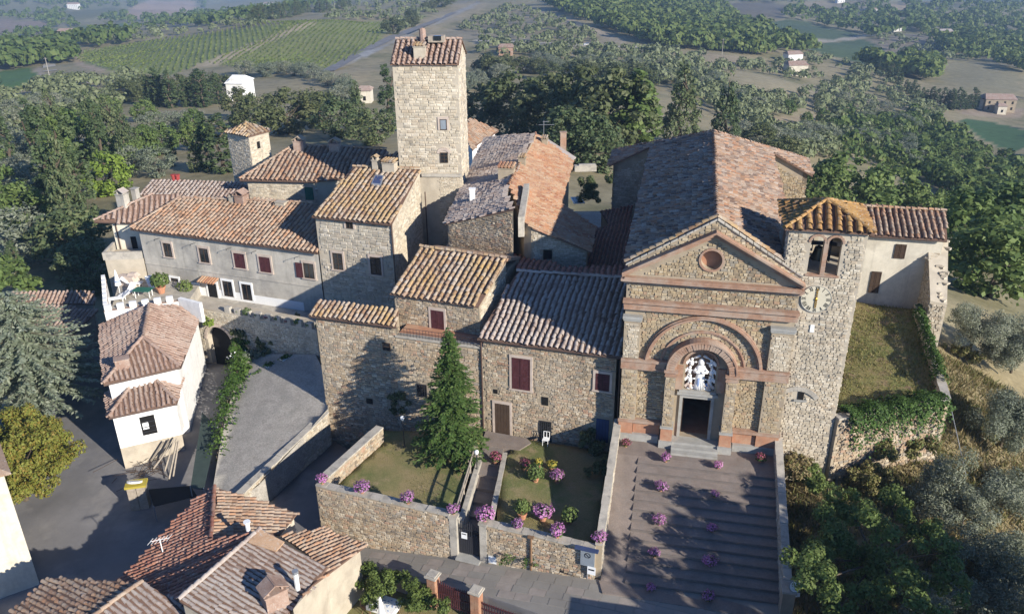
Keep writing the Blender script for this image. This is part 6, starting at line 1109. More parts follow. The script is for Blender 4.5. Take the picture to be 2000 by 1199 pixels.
far_mass('olive_grove', [([(600, 8), (760, 0), (900, 0), (840, 40), (760, 80), (765, 42), (640, 40)], .12), ([(930, 82), (1100, 90), (1270, 96), (1400, 110), (1540, 150), (1560, 220), (1440, 240), (1300, 170), (1100, 130), (920, 120)], .26), ([(880, 60), (1000, 8), (1060, 25), (1200, 84), (1000, 84)], .14), ([(1440, 130), (1600, 110), (1740, 150), (1850, 230), (1700, 300), (1560, 320), (1450, 250)], .26), ([(1690, 76), (1850, 60), (1900, 120), (1790, 130)], .08), ([(0, 190), (80, 175), (150, 155), (270, 150), (280, 200), (100, 240), (0, 290)], .12), ([(380, 45), (600, 34), (430, 62), (250, 88), (170, 96), (160, 80), (260, 62)], .05)], 1150, 4.6, 'scatter_olive', 8, 46, 1.25, FLD)
far_mass('valley_thicket', [([(1640, 250), (1800, 225), (1870, 260), (1900, 300), (2005, 320), (2005, 430), (1900, 400), (1760, 340), (1640, 310)], 1)], 240, 5.2, 'scatter_wood', 17, 46, 1.1, FLD)
far_mass('far_trees', [([(0, 0), (250, 0), (250, 90), (130, 100), (0, 120)], .30), ([(250, 0), (700, 0), (560, 30), (470, 48), (250, 60)], .26), ([(1400, 0), (1800, 0), (1800, 60), (1700, 75), (1540, 36), (1440, 34)], .30), ([(0, 100), (140, 95), (160, 120), (60, 132), (0, 145)], .14)], 800, 9, 'scatter_wood', 11, 40, 1.2, FLD)
# -- vine rows
def vine_rows():
    r = np.random.default_rng(4); Vs = []
    for poly, (x0, y0), (x1, y1) in ((LAND[0][1], (300, 140), (340, 80)), (LAND[1][1], (560, 130), (640, 60)), (LAND[6][1], (250, 20), (390, 20))):
        if poly is LAND[6][1]: continue
        W = [ground_hit(*p, 66.) for p in poly]; W = np.array([w[:2] for w in W if w is not None]); a, b = ground_hit(x0, y0, 66.)[:2], ground_hit(x1, y1, 66.)[:2]; d = (b-a)/np.linalg.norm(b-a); n = np.array([-d[1], d[0]]); s = W@d; t = W@n; k = 0
        for tt in np.arange(t.min(), t.max(), 2.9):
            ss = np.arange(s.min(), s.max(), 1.15); P = np.outer(ss, d)+tt*n; ok = inside(W, P[:, 0], P[:, 1]) & (r.random(len(ss)) > .06); P = P[ok]
            if not len(P): continue
            P = P+r.normal(0, .12, P.shape); z = terrain(P[:, 0], P[:, 1])+.75
            for q in range(2): C = np.c_[P, z+r.normal(0, .2, len(P))]; N = r.normal(size=(len(P), 3))+np.array([0, 0, .8]); Vs.append(leaf_quads(C, N, .85, 1.1, r))
    tag(link('vine_rows', quads_mesh('vine_rows', np.concatenate(Vs), 'leaf_vine')), kind='stuff')
vine_rows()
# -- the garden fir
def fir(name, loc, H, R, tiers, per, mat, label, seed, sw=.10, sl=.34, droop=.25, spray=11, cat='tree', base=.04, fan=False, pw=.85):
    r = np.random.default_rng(seed); root = empty(name, loc, label, cat); C = []; N = []; m = MB()
    for i in range(8): m.bar((0, 0, H*i/8-.1), (0, 0, H*(i+1)/8-.1), .02*H*(1-i/8)+.02, 7, .02*H*(1-(i+1)/8)+.015)
    Vs = []
    for i in range(tiers):
        f = i/tiers; z = H*(base+(1-base)*f**.9); L = R*(1-f)**pw+.08*R*(1-f)+.10
        for k in range(max(4, int(per*(1-f*.5)))):
            a = r.random()*6.283; l = L*r.uniform(.72, 1.15); dr = np.array([math.cos(a), math.sin(a), 0]); sd = np.array([-dr[1], dr[0], 0]); zz = z+r.normal(0, H*.012); n = max(3, int(spray*l/R)+2); t = (np.arange(n)+.6)/n
            P = np.outer(t*l, dr)+np.c_[np.zeros(n), np.zeros(n), zz-droop*l*t**1.3+.10*l*t**3]
            if i % 2 == 0 and l > .4: m.bar(P[0], P[-1], .015*H/8+.008, 4, .006)
            for s in (-1, 0, 1):
                T = dr*(.75 if s else 1.1)+sd*s*.75+np.array([0, 0, -.15*abs(s)-.05])+r.normal(0, .16, (n, 3)); T /= np.linalg.norm(T, axis=1)[:, None]; up = np.array([0, 0, 1.])+r.normal(0, .35, (n, 3)); B = np.cross(up, T); B /= np.linalg.norm(B, axis=1)[:, None]
                ln = (sl*(1.2-.6*t)*r.uniform(.7, 1.3, n)*(1-.4*f))[:, None]; w = sw*r.uniform(.7, 1.3, (n, 1)); A0_ = P+r.normal(0, .03, P.shape); Vs.append(np.stack([A0_, A0_+T*ln*.45+B*w, A0_+T*ln, A0_+T*ln*.45-B*w], axis=1).reshape(-1, 3))
    m.build('trunk', 'bark', root, local=True); link('crown', quads_mesh('crown', np.concatenate(Vs), mat), root, local=True); return root
fir('fir_tree', (-3.93, 45.92, GZ), 9.3, 2.15, 52, 12, 'leaf_fir', 'bright green fir tree standing on the lawn in front of the stone house', 21, .07, .46, .28, 12, base=.09)
bc = at(20, 600, 3.5); fir('blue_cedar', (bc[0], bc[1], -5.6), 10.5, 6.6, 24, 21, 'leaf_blue', 'blue-grey cedar with broad layered boughs at the left edge', 22, .085, .62, .16, 26, pw=.6, base=.18)
# -- single trees of the foreground
def clump_tree(name, loc, label, mat, balls, leaf, dens, seed, cat='tree', trunk=None, asp=1.5, group=None):
    """a tree or bush from leaf clumps: balls = (x,y,z,r) relative to loc"""
    r = np.random.default_rng(seed); root = empty(name, loc, label, cat, group); Vs = []
    for (x, y, z, rr) in balls:
        k = max(6, int(5*rr)); sub = r.normal(size=(k, 3)); sub /= np.linalg.norm(sub, axis=1)[:, None]; sub[:, 2] = sub[:, 2]*.7+.15
        for s in sub:
            c = np.array([x, y, z])+s*rr*r.uniform(.45, .95); q = rr*r.uniform(.28, .5); n = int(dens*q*q*12); d = r.normal(size=(n, 3)); d /= np.linalg.norm(d, axis=1)[:, None]; Vs.append(leaf_quads(c+d*q*r.uniform(.5, 1.05, (n, 1)), d+r.normal(0, .5, d.shape)+np.array([0, 0, .35]), leaf, asp, r))
    if trunk:
        m = MB(); b = np.mean([q[:3] for q in balls], axis=0); m.bar((0, 0, -.2), (b[0]*.4, b[1]*.4, b[2]*.5), trunk, 7, trunk*.7)
        for (x, y, z, rr) in balls: m.bar((b[0]*.4, b[1]*.4, b[2]*.5), (x, y, z), trunk*.55, 6, trunk*.15)
        m.build('trunk', 'bark', root, local=True)
    link('crown', quads_mesh('crown', np.concatenate(Vs), mat), root, local=True); return root
def balls(seed, n, R, H, z0, rr): r = np.random.default_rng(seed); return [(*(r.normal(size=2)*R*.45).clip(-R, R), z0+r.random()*H, rr*r.uniform(.65, 1.25)) for _ in range(n)]
yt = at(22, 885, -2.0); clump_tree('broadleaf_tree', (yt[0], yt[1], -5.7), 'yellow-green autumn-tinted broadleaf tree at the left edge above the road', 'leaf_yellow', [(3.3*math.cos(a*2.4)*math.sqrt(1-h_*h_)*.85, 3.3*math.sin(a*2.4)*math.sqrt(1-h_*h_)*.85, 3.1+2.4*h_, 1.35) for a, h_ in [(k, -.5+1.45*k/34) for k in range(34)]], .19, 70, 31, trunk=.22)
BR = [(1600, 1010), (1650, 960), (1700, 1000), (1740, 950), (1660, 1060), (1720, 1070), (1790, 1010), (1600, 1100), (1680, 1140), (1760, 1120), (1830, 1050), (1620, 1170), (1720, 1190), (1560, 1060), (1800, 1170), (1850, 1120)]
bb = at(1705, 1110, -3.0); r_ = np.random.default_rng(8); BL = []
for x, y in BR: z = r_.uniform(-.6, 3.6); q = at(x+10, y+30, z); BL.append((q[0]-bb[0], q[1]-bb[1], z+3.2, r_.uniform(1.0, 1.6)))
clump_tree('walnut_tree', (bb[0], bb[1], -3.2), 'big loose dark green tree filling the corner right of the church stair', 'leaf_walnut', BL, .18, 78, 33, trunk=.16)
OL = [(1905, 640, 3.0, 1.9, 'olive tree right of the meadow terrace, upper one'), (1985, 690, 2.6, 1.8, 'olive tree cut by the right edge beside the terrace'), (1965, 830, 3.0, 1.9, 'silvery olive tree at the right edge below the terrace'), (1895, 985, 3.2, 1.8, 'tall silvery olive beside the big loose tree'), (1930, 1110, 3.0, 2.0, 'silvery olive at the lower right corner'), (1985, 1180, 2.6, 1.8, 'low olive in the extreme lower right corner'), (1985, 960, 2.4, 1.5, 'small olive at the right edge half in shade'), (1840, 1180, 2.2, 1.5, 'small olive at the bottom right behind the big loose tree')]
for i, (x, y, h, rr, lb) in enumerate(OL):
    z = {0: -1.0, 1: -2.5, 2: -3.2, 3: -2.6, 4: -3.8, 5: -4.6, 6: -4.2, 7: -3.8}[i]; p = at(x, y, z+h*.6); clump_tree('olive_tree', (p[0], p[1], z), lb, 'leaf_olive', balls(40+i, 13, rr*1.25, h*.7, h*.4, rr*.75), .15, 75, 50+i, trunk=.12, asp=2.6, group='olives below the terrace')
# -- grass, ivy, shrubs
def tufts(name, poly, zf, n, mat, h, seed, dens_mask=None, kind='stuff', parent=None, lean=.35, w=.05):
    r = np.random.default_rng(seed); A = np.array([p[:2] for p in poly], float); x = r.uniform(A[:, 0].min(), A[:, 0].max(), n*3); y = r.uniform(A[:, 1].min(), A[:, 1].max(), n*3); k = inside(A, x, y)
    if dens_mask is not None: k &= dens_mask(x, y, r)
    x, y = x[k][:n], y[k][:n]; z = zf(x, y) if callable(zf) else np.full(len(x), zf); B = np.c_[x, y, z]; hh = h*r.uniform(.5, 1.4, (len(x), 1)); T = np.c_[r.normal(0, lean, len(x)), r.normal(0, lean, len(x)), np.ones(len(x))]*hh; a = r.random(len(x))*6.28; S = np.c_[np.cos(a), np.sin(a), 0*a]*w
    V = np.stack([B-S, B+S, B+T*.6+S*.6+T*[[.2, .2, 0]], B+T], axis=1).reshape(-1, 3); return tag(link(name, quads_mesh(name, V, mat), parent), kind=kind)
RG = [(15.0, 33.5), (16.9, 43.3), (19.5, 42.7), (27.6, 45.0), (32, 58), (40, 56), (44, 40), (34, 26), (16, 25)]
tz = lambda x, y: terrain(x, y)
tufts('dry_grass', RG, tz, 26000, 'leaf_dry', .42, 61, w=.045); tufts('green_weeds', RG, tz, 14000, 'leaf_grass', .38, 62, lambda x, y, r: np.sin(x*.8+y*.5)+np.sin(y*1.1-x*.3) > .1, w=.06)
tufts('terrace_weeds', [TER[i] for i in range(len(TER))], 2.22, 9000, 'leaf_grass', .16, 63, w=.04); tufts('lawn_grass', GARDEN, GZ-.12, 6000, 'leaf_grass', .13, 64, w=.025); tufts('lawn_grass', GARDEN2, GZ-.12, 4000, 'leaf_grass', .13, 65, w=.025)
def ivy(name, P, Q, half, zlo, zhi, n, leaf, mat, label, seed, bulge=.35, cat='climbing plant'):
    r = np.random.default_rng(seed); P = np.array(P, float); Q = np.array(Q, float); t = r.random(n); s = r.normal(0, half*.55, n).clip(-half*1.3, half*1.3); d = (Q-P)/np.linalg.norm(Q-P); nn = np.array([-d[1], d[0]]); c = P+np.outer(t, Q-P)+np.outer(s, nn); top = zhi+bulge*np.sin(t*23+seed)*.3+bulge*(1-(s/(half*1.4))**2); lump = .5+.5*np.sin(t*37+s*5)
    z = top-r.random(n)**2.2*(zhi-zlo)*(.35+.65*lump)*(np.abs(s) > half*.3); root = empty(name, (*((P+Q)/2), zlo), label, cat); C = np.c_[c, z]; N = np.c_[np.outer(s/half, nn), np.full(n, .7)]+r.normal(0, .5, (n, 3)); link('foliage', quads_mesh('foliage', leaf_quads(C, N, leaf, 1.2, r), mat), root); 
    m = MB(); [m.bar((*(P+(Q-P)*(i+.5)/6), zlo), (*(P+(Q-P)*(i+.8)/6), zhi), .03, 5) for i in range(6)]; m.build('stem', 'bark', root); return root
ivy('ivy', (20.2, 43.1), (27.0, 45.0), .95, .1, 2.95, 8000, .17, 'leaf_ivy', 'thick green ivy spilling over the terrace wall right of the bell tower', 71, .35)
ivy('ivy', (27.9, 47.2), (31.0, 57.6), .42, 1.8, 3.0, 3000, .17, 'leaf_ivy', 'narrow leafy hedge along the right side of the meadow terrace', 72, .4)
YE = [tuple(at(x, y, z)[:2]) for x, y, z in ((474, 700, -2.4), (463, 750, -2.9), (447, 805, -3.4), (434, 850, -3.7), (424, 900, -3.9))]
for i in range(4): ivy('bank_plants', YE[i], YE[i+1], .85, z_yard(*YE[i+1])-1.6, max(z_yard(*YE[i]), z_yard(*YE[i+1]))+[.35, .25, 0, -.2][i], [1600, 1400, 700, 350][i], .19, 'leaf_ivy', 'green plants on the bank beside the gravel yard, '+['nearest the arch', 'below the troughs', 'middle stretch', 'lowest stretch by the netting'][i], 140+i, .5, 'plants')
def bush(px, py, z, r_, h, mat, label, seed, leaf=.16, name='shrub', group=None, dens=110): p = at(px, py, z); return clump_tree(name, (p[0], p[1], z), label, mat, balls(seed, 7, r_, h, r_*.35, r_*.6), leaf, dens, seed, 'shrub', group=group)
SH = [(472, 700, -2.6, 1.0, 1.2, 'leaf_ivy', 'bright leafy shrub with white blossoms beside the arched gateway'), (478, 745, -3.2, .9, .6, 'leaf_ivy', 'green shrub on the bank below the arch'), (462, 790, -3.7, .8, .4, 'leaf_ivy', 'low green bank plant beside the gravel yard'), (500, 705, -2.3, .7, .6, 'leaf_olive', 'greyish bush next to the planted troughs'), (470, 660, -1.0, .6, .6, 'leaf_oak', 'dark rounded bush hanging right of the arch'), (410, 636, .0, .45, .3, 'leaf_bright', 'yellowish tuft growing above the arch'), (560, 660, -1.2, 1.0, 1.4, 'leaf_oak', 'dark climber on the shaded retaining wall'), (520, 690, -2.0, .8, .9, 'leaf_oak', 'dark shrub in the shade by the retaining wall'), (1150, 880, GZ, .9, .9, 'leaf_oak', 'dark shrub in the shaded garden corner by the stair wall'), (1168, 925, GZ, .8, .6, 'leaf_oak', 'low dark shrub against the stair wall'), (770, 810, GZ, 1.0, 1.6, 'leaf_oak', 'dark rose bush against the shaded house wall'), (640, 850, -4.9, .9, 1.0, 'leaf_oak', 'dark weeds at the corner of the lower street'), (628, 365, 1, 1.2, 2.4, 'leaf_oak', 'dark climber on the pale wall below the hipped roof'), (1145, 400, 2.2, 1.4, 1.6, 'leaf_conifer', 'black-green bush in the shaded courtyard'), (1195, 365, 2.2, 1.0, 1.2, 'leaf_conifer', 'dark bush against the church in the courtyard'), (1545, 885, -.8, .7, .3, 'leaf_grass', 'green weeds at the foot of the bell tower'), (1640, 870, -.6, 1.1, .5, 'leaf_grass', 'tall green weeds below the bell tower'), (1700, 940, -1.4, 1.2, .5, 'leaf_grass', 'patch of green bramble on the dry slope'), (1605, 885, -.8, 1.2, .7, 'leaf_grass', 'yellow-green weeds against the foot of the bell tower corner'), (1705, 890, -.8, 1.3, .9, 'leaf_grass', 'tall pale weeds below the middle of the ivy wall'), (1790, 893, -1.0, 1.2, .8, 'leaf_grass', 'weeds below the right end of the ivy wall'), (1560, 930, -1.0, 1.0, .6, 'leaf_dry', 'clump of straw-coloured grass beside the stair wall'), (1590, 960, -1.6, 1.0, .6, 'leaf_broad', 'dark bramble left of the big loose tree'), (1880, 700, -1.6, 1.0, .5, 'leaf_grass', 'weeds outside the terrace hedge'), (250, 300, -14, 1.8, 1.0, 'leaf_broad', 'clipped green bush on the left terrace'), (275, 305, -14, 1.6, 1.0, 'leaf_broad', 'second clipped green bush on the left terrace')]
for i, s in enumerate(SH): bush(*s[:7], 80+i)
r_ = np.random.default_rng(5); m = MB(); c = at(470, 690, -1.6)
for i in range(16): q = c+r_.normal(0, .6, 3)*[1, .7, .6]; m.ball(q, .07, 5, 4)
tag(m.build('blossoms', 'white_paint'), 'white blossoms sprinkled over the leafy shrub by the arch', 'flowers')
for i, (x, y) in enumerate(((1000, 1090), (1030, 1105), (1045, 1082), (985, 1103))):
    p = at(x, y, -2.9); clump_tree('wall_shrub', (p[0], p[1], -3.15), ['drooping bright green shrub at the foot of the short garden wall', 'second drooping shrub nearest the street below the short garden wall', 'drooping shrub beside the wooden post of the garden wall', 'small drooping shrub closest to the garden gate'][i], 'leaf_ivy', balls(120+i, 4, .35, .5, .25, .34), .13, 60, 120+i, 'shrub', asp=2.6)
hd = [at(x, y, -3.9) for x, y in ((725, 1120), (760, 1130), (800, 1145), (835, 1165), (740, 1165), (780, 1175), (815, 1185), (715, 1150), (850, 1185), (755, 1150), (795, 1165), (712, 1175), (735, 1190), (765, 1195), (705, 1125), (742, 1140), (820, 1170)) if not (y > 1168 and x < 800)]; h0 = np.mean(hd, axis=0)
clump_tree('hedge', (h0[0], h0[1], -5.3), 'dense dark green hedge between the cream house and the brick gate pillars', 'leaf_hedge', [(p[0]-h0[0], p[1]-h0[1], 1.15+.25*(i % 3), .8) for i, p in enumerate(hd)], .13, 150, 130, 'hedge')
# -- tall trees just outside the picture whose shade lies on the stair and the grass below the terrace
for i, (x, y, h) in enumerate(((32.4, 23.2, 14.6), (29.4, 21.2, 15.4), (25.9, 18.0, 14.2))): tree('oak', (x, y, -5.2), h, .58, 'tall oak standing beyond the lower right corner, '+nth(i, 3), 'oaks beyond the lower right corner')
# ================================================================= small things
# ---- flower pots (shared meshes)
def flower_proto(mat, R, n, seed, leafy='leaf_ivy'):
    r = np.random.default_rng(seed); d = r.normal(size=(n, 3)); d /= np.linalg.norm(d, axis=1)[:, None]; d[:, 2] = d[:, 2]*.75+.1; lump = 1+.18*np.sin(d[:, 0]*7+seed)*np.sin(d[:, 1]*6); C = d*R*r.uniform(.75, 1.05, (n, 1))*lump[:, None]; return quads_mesh('blossom', leaf_quads(C, d+r.normal(0, .4, d.shape), .13, 1.2, r), mat)
FP = {'pink': [flower_proto('flower_pink', .50, 420, 1), flower_proto('flower_pink', .46, 420, 2), flower_proto('flower_pink', .52, 420, 3)], 'dark': [flower_proto('flower_dark', .42, 320, 4)], 'yellow': [flower_proto('flower_yellow', .38, 260, 5)], 'green': [flower_proto('leaf_broad', .42, 420, 6), flower_proto('leaf_broad', .5, 420, 7)]}
FL = [flower_proto('leaf_ivy', .40, 200, 9)]
_m = MB().lathe((0, 0, 0), [(.15, 0), (.22, .28), (.25, .30), (.25, .36), (.20, .36), (.19, .28)], 12); POT = bpy.data.meshes.new('pot'); POT.from_pydata(_m.v, [], _m.f); POT.materials.append(MATS['terracotta_pot']); POT.update()
_m = MB().lathe((0, 0, 0), [(.11, 0), (.17, .18), (.20, .2), (.20, .24), (.16, .24)], 12); POTS = bpy.data.meshes.new('pot'); POTS.from_pydata(_m.v, [], _m.f); POTS.materials.append(MATS['terracotta_pot']); POTS.update()
FN = [0]
def pot(p, kind, label, group, s=1., small=False):
    FN[0] += 1; t = empty('flower_pot' if kind != 'green' else 'potted_plant', tuple(map(float, p)), label, 'flower pot' if kind != 'green' else 'potted plant', group, FN[0]*1.3); q = 1+.16*math.sin(FN[0]*2.7); t.scale = (s*q, s*q, s*q)
    o = bpy.data.objects.new('pot', POTS if small else POT); COL.objects.link(o); o.parent = t; L = FP[kind]
    f = bpy.data.objects.new('blossom' if kind != 'green' else 'foliage', L[FN[0] % len(L)]); COL.objects.link(f); f.parent = t; f.location = (0, 0, (.24 if small else .36)+(.26 if kind != 'green' else .32)); f.scale = (1+.14*math.sin(FN[0]*1.9), 1+.14*math.cos(FN[0]*2.3), (.78 if kind != 'green' else 1.15)*(1+.15*math.sin(FN[0]*3.1)))
    if kind in ('pink', 'dark', 'yellow'): g = bpy.data.objects.new('leaves', FL[0]); COL.objects.link(g); g.parent = t; g.location = (0, 0, (.24 if small else .36)+.12); g.scale = (1, 1, .7)
    return t
def stair_at(px, py):
    z = -1.2
    for _ in range(12):
        p = at(px, py, z); v = (p[:2]-O_CH)@V_CH; z = stz(v)
    i = int((ST0-v)/(-(ST1-ST0))*NS) if v < ST0 else 0; return np.array([p[0], p[1], (-DROP*i/NS-.012) if v < ST0 else 0.])
rows = ['uppermost', 'second', 'third', 'fourth', 'lowest']
for i, (l, r) in enumerate((((1300, 903), (1402, 917)), ((1290, 962), (1395, 975)), ((1287, 1024), (1390, 1038)), ((1278, 1088), (1385, 1106)), ((1270, 1156), (1382, 1176)))):
    pot(stair_at(*l), 'pink', f'pink flower pot in the left column on the church stair, {rows[i]} of five', 'flower pots on the church stair', .68, True); pot(stair_at(*r), 'pink', f'pink flower pot in the right column on the church stair, {rows[i]} of five', 'flower pots on the church stair', .68, True)
pot(at(1222, 872, 0), 'dark', 'faded pink pot in the left corner of the church forecourt', 'pots on the forecourt', .8, True); pot(at(1485, 902, 0), 'dark', 'dark pot in the shaded right corner of the church forecourt', 'pots on the forecourt', .75, True)
ZW = -.58
for (x, y), lb in zip(((630, 945), (708, 970), (798, 994), (886, 1008), (947, 1023), (1011, 1044), (1088, 1064)), ('at the street corner of the long garden wall', 'second from the street corner on the long garden wall', 'third from the street corner on the long garden wall', 'on the post left of the garden gate', 'on the post right of the garden gate', 'in the middle of the short garden wall', 'near the right end of the short garden wall')):
    q = on_wall(x, y, gL, gR); u = float((q[:2]-gL)@gd); b = gL+gd*u; pot((*b, ZW if 'post' in lb else -.57), 'pink', 'round pink flower bowl '+lb, 'flower bowls on the garden wall', .88, True)
b = chp(-4.98, -9.9); pot((*b, -.44), 'pink', 'round pink flower bowl on the stair wall end above the blue sign', 'flower bowls on the garden wall', .9, True)
for x, y, k, lb, s, z in ((968, 905, 'dark', 'dark red flower pot at the upper end of the handrail', .9, GZ), (1026, 918, 'dark', 'dark red flower pot at the upper end of the right path wall', .85, GZ), (1088, 942, 'pink', 'large pink flower pot in the shade line of the right lawn', 1.05, GZ), (1060, 1016, 'pink', 'large pink flower pot in the middle of the right lawn', 1.0, GZ), (1046, 940, 'green', 'potted lemon tree at the head of the right lawn', 1.25, GZ), (1020, 1012, 'green', 'potted bush near the gate end of the right lawn', 1.1, GZ), (1111, 1022, 'green', 'potted bush at the shaded edge of the right lawn', 1.0, GZ), (1078, 918, 'yellow', 'small pot of yellow flowers behind the large pink one', .8, GZ), (1052, 912, 'yellow', 'small pot of yellow flowers behind the potted lemon tree', .7, GZ)): pot(at(x, y, z), k, lb, 'pots in the garden', s)
# ---- garden lamps
def lamp(p, h, label): r = empty('garden_lamp', p, label, 'lamp'); m = MB(); m.lathe((p[0], p[1], p[2]), [(.10, 0), (.05, .08), (.035, .3), (.03, h)], 8); m.build('post', 'iron', r); m = MB(); m.lathe((p[0], p[1], p[2]+h), [(.06, 0), (.13, .1), (.14, .26), (.05, .32)], 8); m.build('lamp_globe', 'white_paint', r)
lamp(tuple(at(790, 872, GZ)), 2.1, 'slim lamp post on the lawn against the shaded wall'); lamp(tuple(at(932, 925, GZ)), 1.5, 'short lamp post beside the handrail on the lawn')
p = at(925, 888, GZ+.5); m = empty('garden_table', (p[0], p[1], GZ), 'small grey garden table by the fir trunk', 'table'); MB().box((p[0], p[1], GZ+.62), (.9, .6, .06), (.94, -.33, 0)).build('table_top', 'wood_grey', m)
for s in ((-.35, -.2), (.35, -.2), (.35, .2), (-.35, .2)): MB().bar((p[0]+s[0], p[1]+s[1], GZ), (p[0]+s[0], p[1]+s[1], GZ+.6), .03, 5).build('leg', 'wood_grey', m)
p = at(1066, 868, GZ); ck_ = empty('garden_chair', tuple(p), 'white metal chair in front of the barred window', 'chair'); ax = np.array([.95, -.3, 0])
m = MB(); m.box(p+(0, 0, .45), (.42, .42, .04), ax); m.build('seat', 'white_paint', ck_); m = MB(); by = np.array([.3, .95, 0])*.2
for s in (-.2, 0, .2): m.bar(p+ax*s+by+(0, 0, .45), p+ax*s+by+(0, 0, .92), .022, 5)
m.bar(p+ax*-.2+by+(0, 0, .92), p+ax*.2+by+(0, 0, .92), .022, 5); m.build('backrest', 'white_paint', ck_)
for s in (-.18, .18):
    for t in (-.18, .18): MB().bar(p+ax*s+by*t*5+(0, 0, 0), p+ax*s+by*t*5+(0, 0, .45), .02, 5).build('leg', 'white_paint', ck_)
# ---- street things : sign, bins, notice, post
b = gL+gd*(np.linalg.norm(gR-gL)-.35); sg = empty('street_sign', (*b, -2.7), 'grey-blue metal sign panel on a post at the foot of the church stair', 'sign'); N_ = np.array([gd[1], -gd[0]]); ws = Wall(b-gd*.5+N_*.35, b+gd*.5+N_*.35)
m = MB(); ws.box(m, .10, .90, -1.75, -.60, 0, .05); m.build('panel', 'glass_grey', sg); m = MB(); ws.box(m, -.2, 1.1, -.62, -.48, -.03, .18); m.build('panel_hood', 'blue_paint', sg); m = MB(); m.bar(ws.P(.5, -2.7, -.05), ws.P(.5, -.5, -.05), .04, 6); m.build('post', 'zinc', sg)
m = MB()
for i in range(20): a = 2*math.pi*i/20; a2 = 2*math.pi*(i+1)/20; m.bar(ws.P(.5+.16*math.cos(a), -1.0+.16*math.sin(a), .055), ws.P(.5+.16*math.cos(a2), -1.0+.16*math.sin(a2), .055), .02, 4)
m.bar(ws.P(.39, -.89, .056), ws.P(.61, -1.11, .056), .022, 4); m.build('prohibition_ring', 'black_paint', sg)
m = MB(); ws.box(m, .52, .98, -2.25, -1.72, .06, .09); s2 = m.build('small_plate', 'white_paint', sg); m = MB(); ws.box(m, .58, .92, -1.96, -1.86, .091, .096); m.build('plate_band', 'black_paint', s2)
p = at(1107, 1122, -2.85); bn = empty('dark_board', tuple(p), 'dark square board leaning against the garden wall', 'board'); m = MB(); m.box(p+(0, .1, .45), (.75, .06, .85), (*gd, 0), (.05, .12, 1)); m.build('board_panel', 'black_paint', bn); MB().box(p+(0, .25, .2), (.05, .4, .05), (*gd, 0)).build('board_foot', 'iron', bn)
q = on_wall(962, 1092, gL+N_*.25, gR+N_*.25); mb_ = empty('wall_box', (*q[:2], q[2]), 'pale square meter cover on the wall right of the gate', 'box'); m = MB(); m.box(q, (.55, .08, .6), (*gd, 0)); m.build('cover', 'coping', mb_); MB().box(q+np.array([*(N_*.045), 0]), (.46, .02, .5), (*gd, 0)).build('cover_plate', 'white_paint', mb_)
q = on_wall(1037, 1082, gL+N_*.3, gR+N_*.3); wp = empty('wooden_post', (*q[:2], -3), 'weathered wooden post with a small top rising beside the short garden wall', 'post'); MB().bar((*q[:2], -3.1), (*q[:2], -.75), .07, 6).build('shaft', 'wood_brown', wp); MB().box((*q[:2], -.7), (.34, .2, .12), (*gd, 0)).build('post_top', 'wood_brown', wp)
p = ch(5.2, -10.9, -2.3); rs = empty('road_sign', tuple(p), 'round white road sign with a plate under it seen from behind, at the stair pier', 'sign'); MB().bar(p-(0, 0, .6), p+(0, 0, 1.5), .035, 6).build('post', 'zinc', rs); dn = np.array([.1, -.9, .42]); dn /= np.linalg.norm(dn); m = MB(); m.bar(p+(0, -.05, 1.6), p+(0, -.05, 1.6)+dn*.03, .34, 20); m.build('disc_rim', 'grey_stone', rs); m = MB(); m.bar(p+(0, -.05, 1.6)+dn*.031, p+(0, -.05, 1.6)+dn*.04, .28, 20); m.build('disc', 'white_paint', rs); MB().box(p+(.1, -.1, 1.05), (.45, .04, .25), (1, .1, 0)).build('plate', 'white_paint', rs)
# ---- lower brick gate with pillars
pa, pb = at(845, 1122, -2.9), at(930, 1152, -2.9); hz = empty('driveway_gate', (*((pa+pb)/2)[:2], -5), 'rusty iron double gate hung between two brick pillars at the bottom edge', 'gate'); gd2 = (pb-pa)[:2]/np.linalg.norm((pb-pa)[:2])
for c in (pa, pb):
    t = empty('brick_pillar', (c[0], c[1], -5), ('left' if c is pa else 'right')+' brick gate pillar with a pale stone cap at the bottom edge', 'pillar', 'brick gate pillars'); MB().box((c[0], c[1], -4.1), (.50, .50, 2.2), (*gd2, 0)).build('shaft_core', 'mortar', t); r = np.random.default_rng(3)
    for k in range(22):
        for s in range(4):
            a = np.array([gd2[0], gd2[1]]) if s % 2 == 0 else np.array([-gd2[1], gd2[0]]); nn = np.array([a[1], -a[0]])*(1 if s < 2 else -1)
            for h_ in (-.13, .13): m_b = (c[0]+nn[0]*.25+a[0]*h_, c[1]+nn[1]*.25+a[1]*h_, -5.05+k*.095); o = bpy.data.objects.new('brick', BRK) if 'BRK' in globals() else None; 
            if 'BRK' not in globals(): BRK = MB().box((0, 0, 0), (.245, .05, .08)).build('brick', 'terracotta_panel', t).data; bpy.data.objects.remove([x for x in t.children][-1]) if False else None
            for h_ in (-.13, .13):
                o = bpy.data.objects.new('brick', BRK); COL.objects.link(o); o.parent = t; o.matrix_parent_inverse = t.matrix_basis.inverted(); o.location = (c[0]+nn[0]*.25+a[0]*h_, c[1]+nn[1]*.25+a[1]*h_, -5.05+k*.095); o.rotation_euler = (0, 0, math.atan2(a[1], a[0])+r.normal(0, .02))
    MB().box((c[0], c[1], -2.92), (.72, .72, .10), (*gd2, 0)).box((c[0], c[1], -2.83), (.56, .56, .09), (*gd2, 0)).build('pillar_cap', 'coping', t)
W2 = Wall(pa[:2]+gd2*.3, pb[:2]-gd2*.3); n = 17
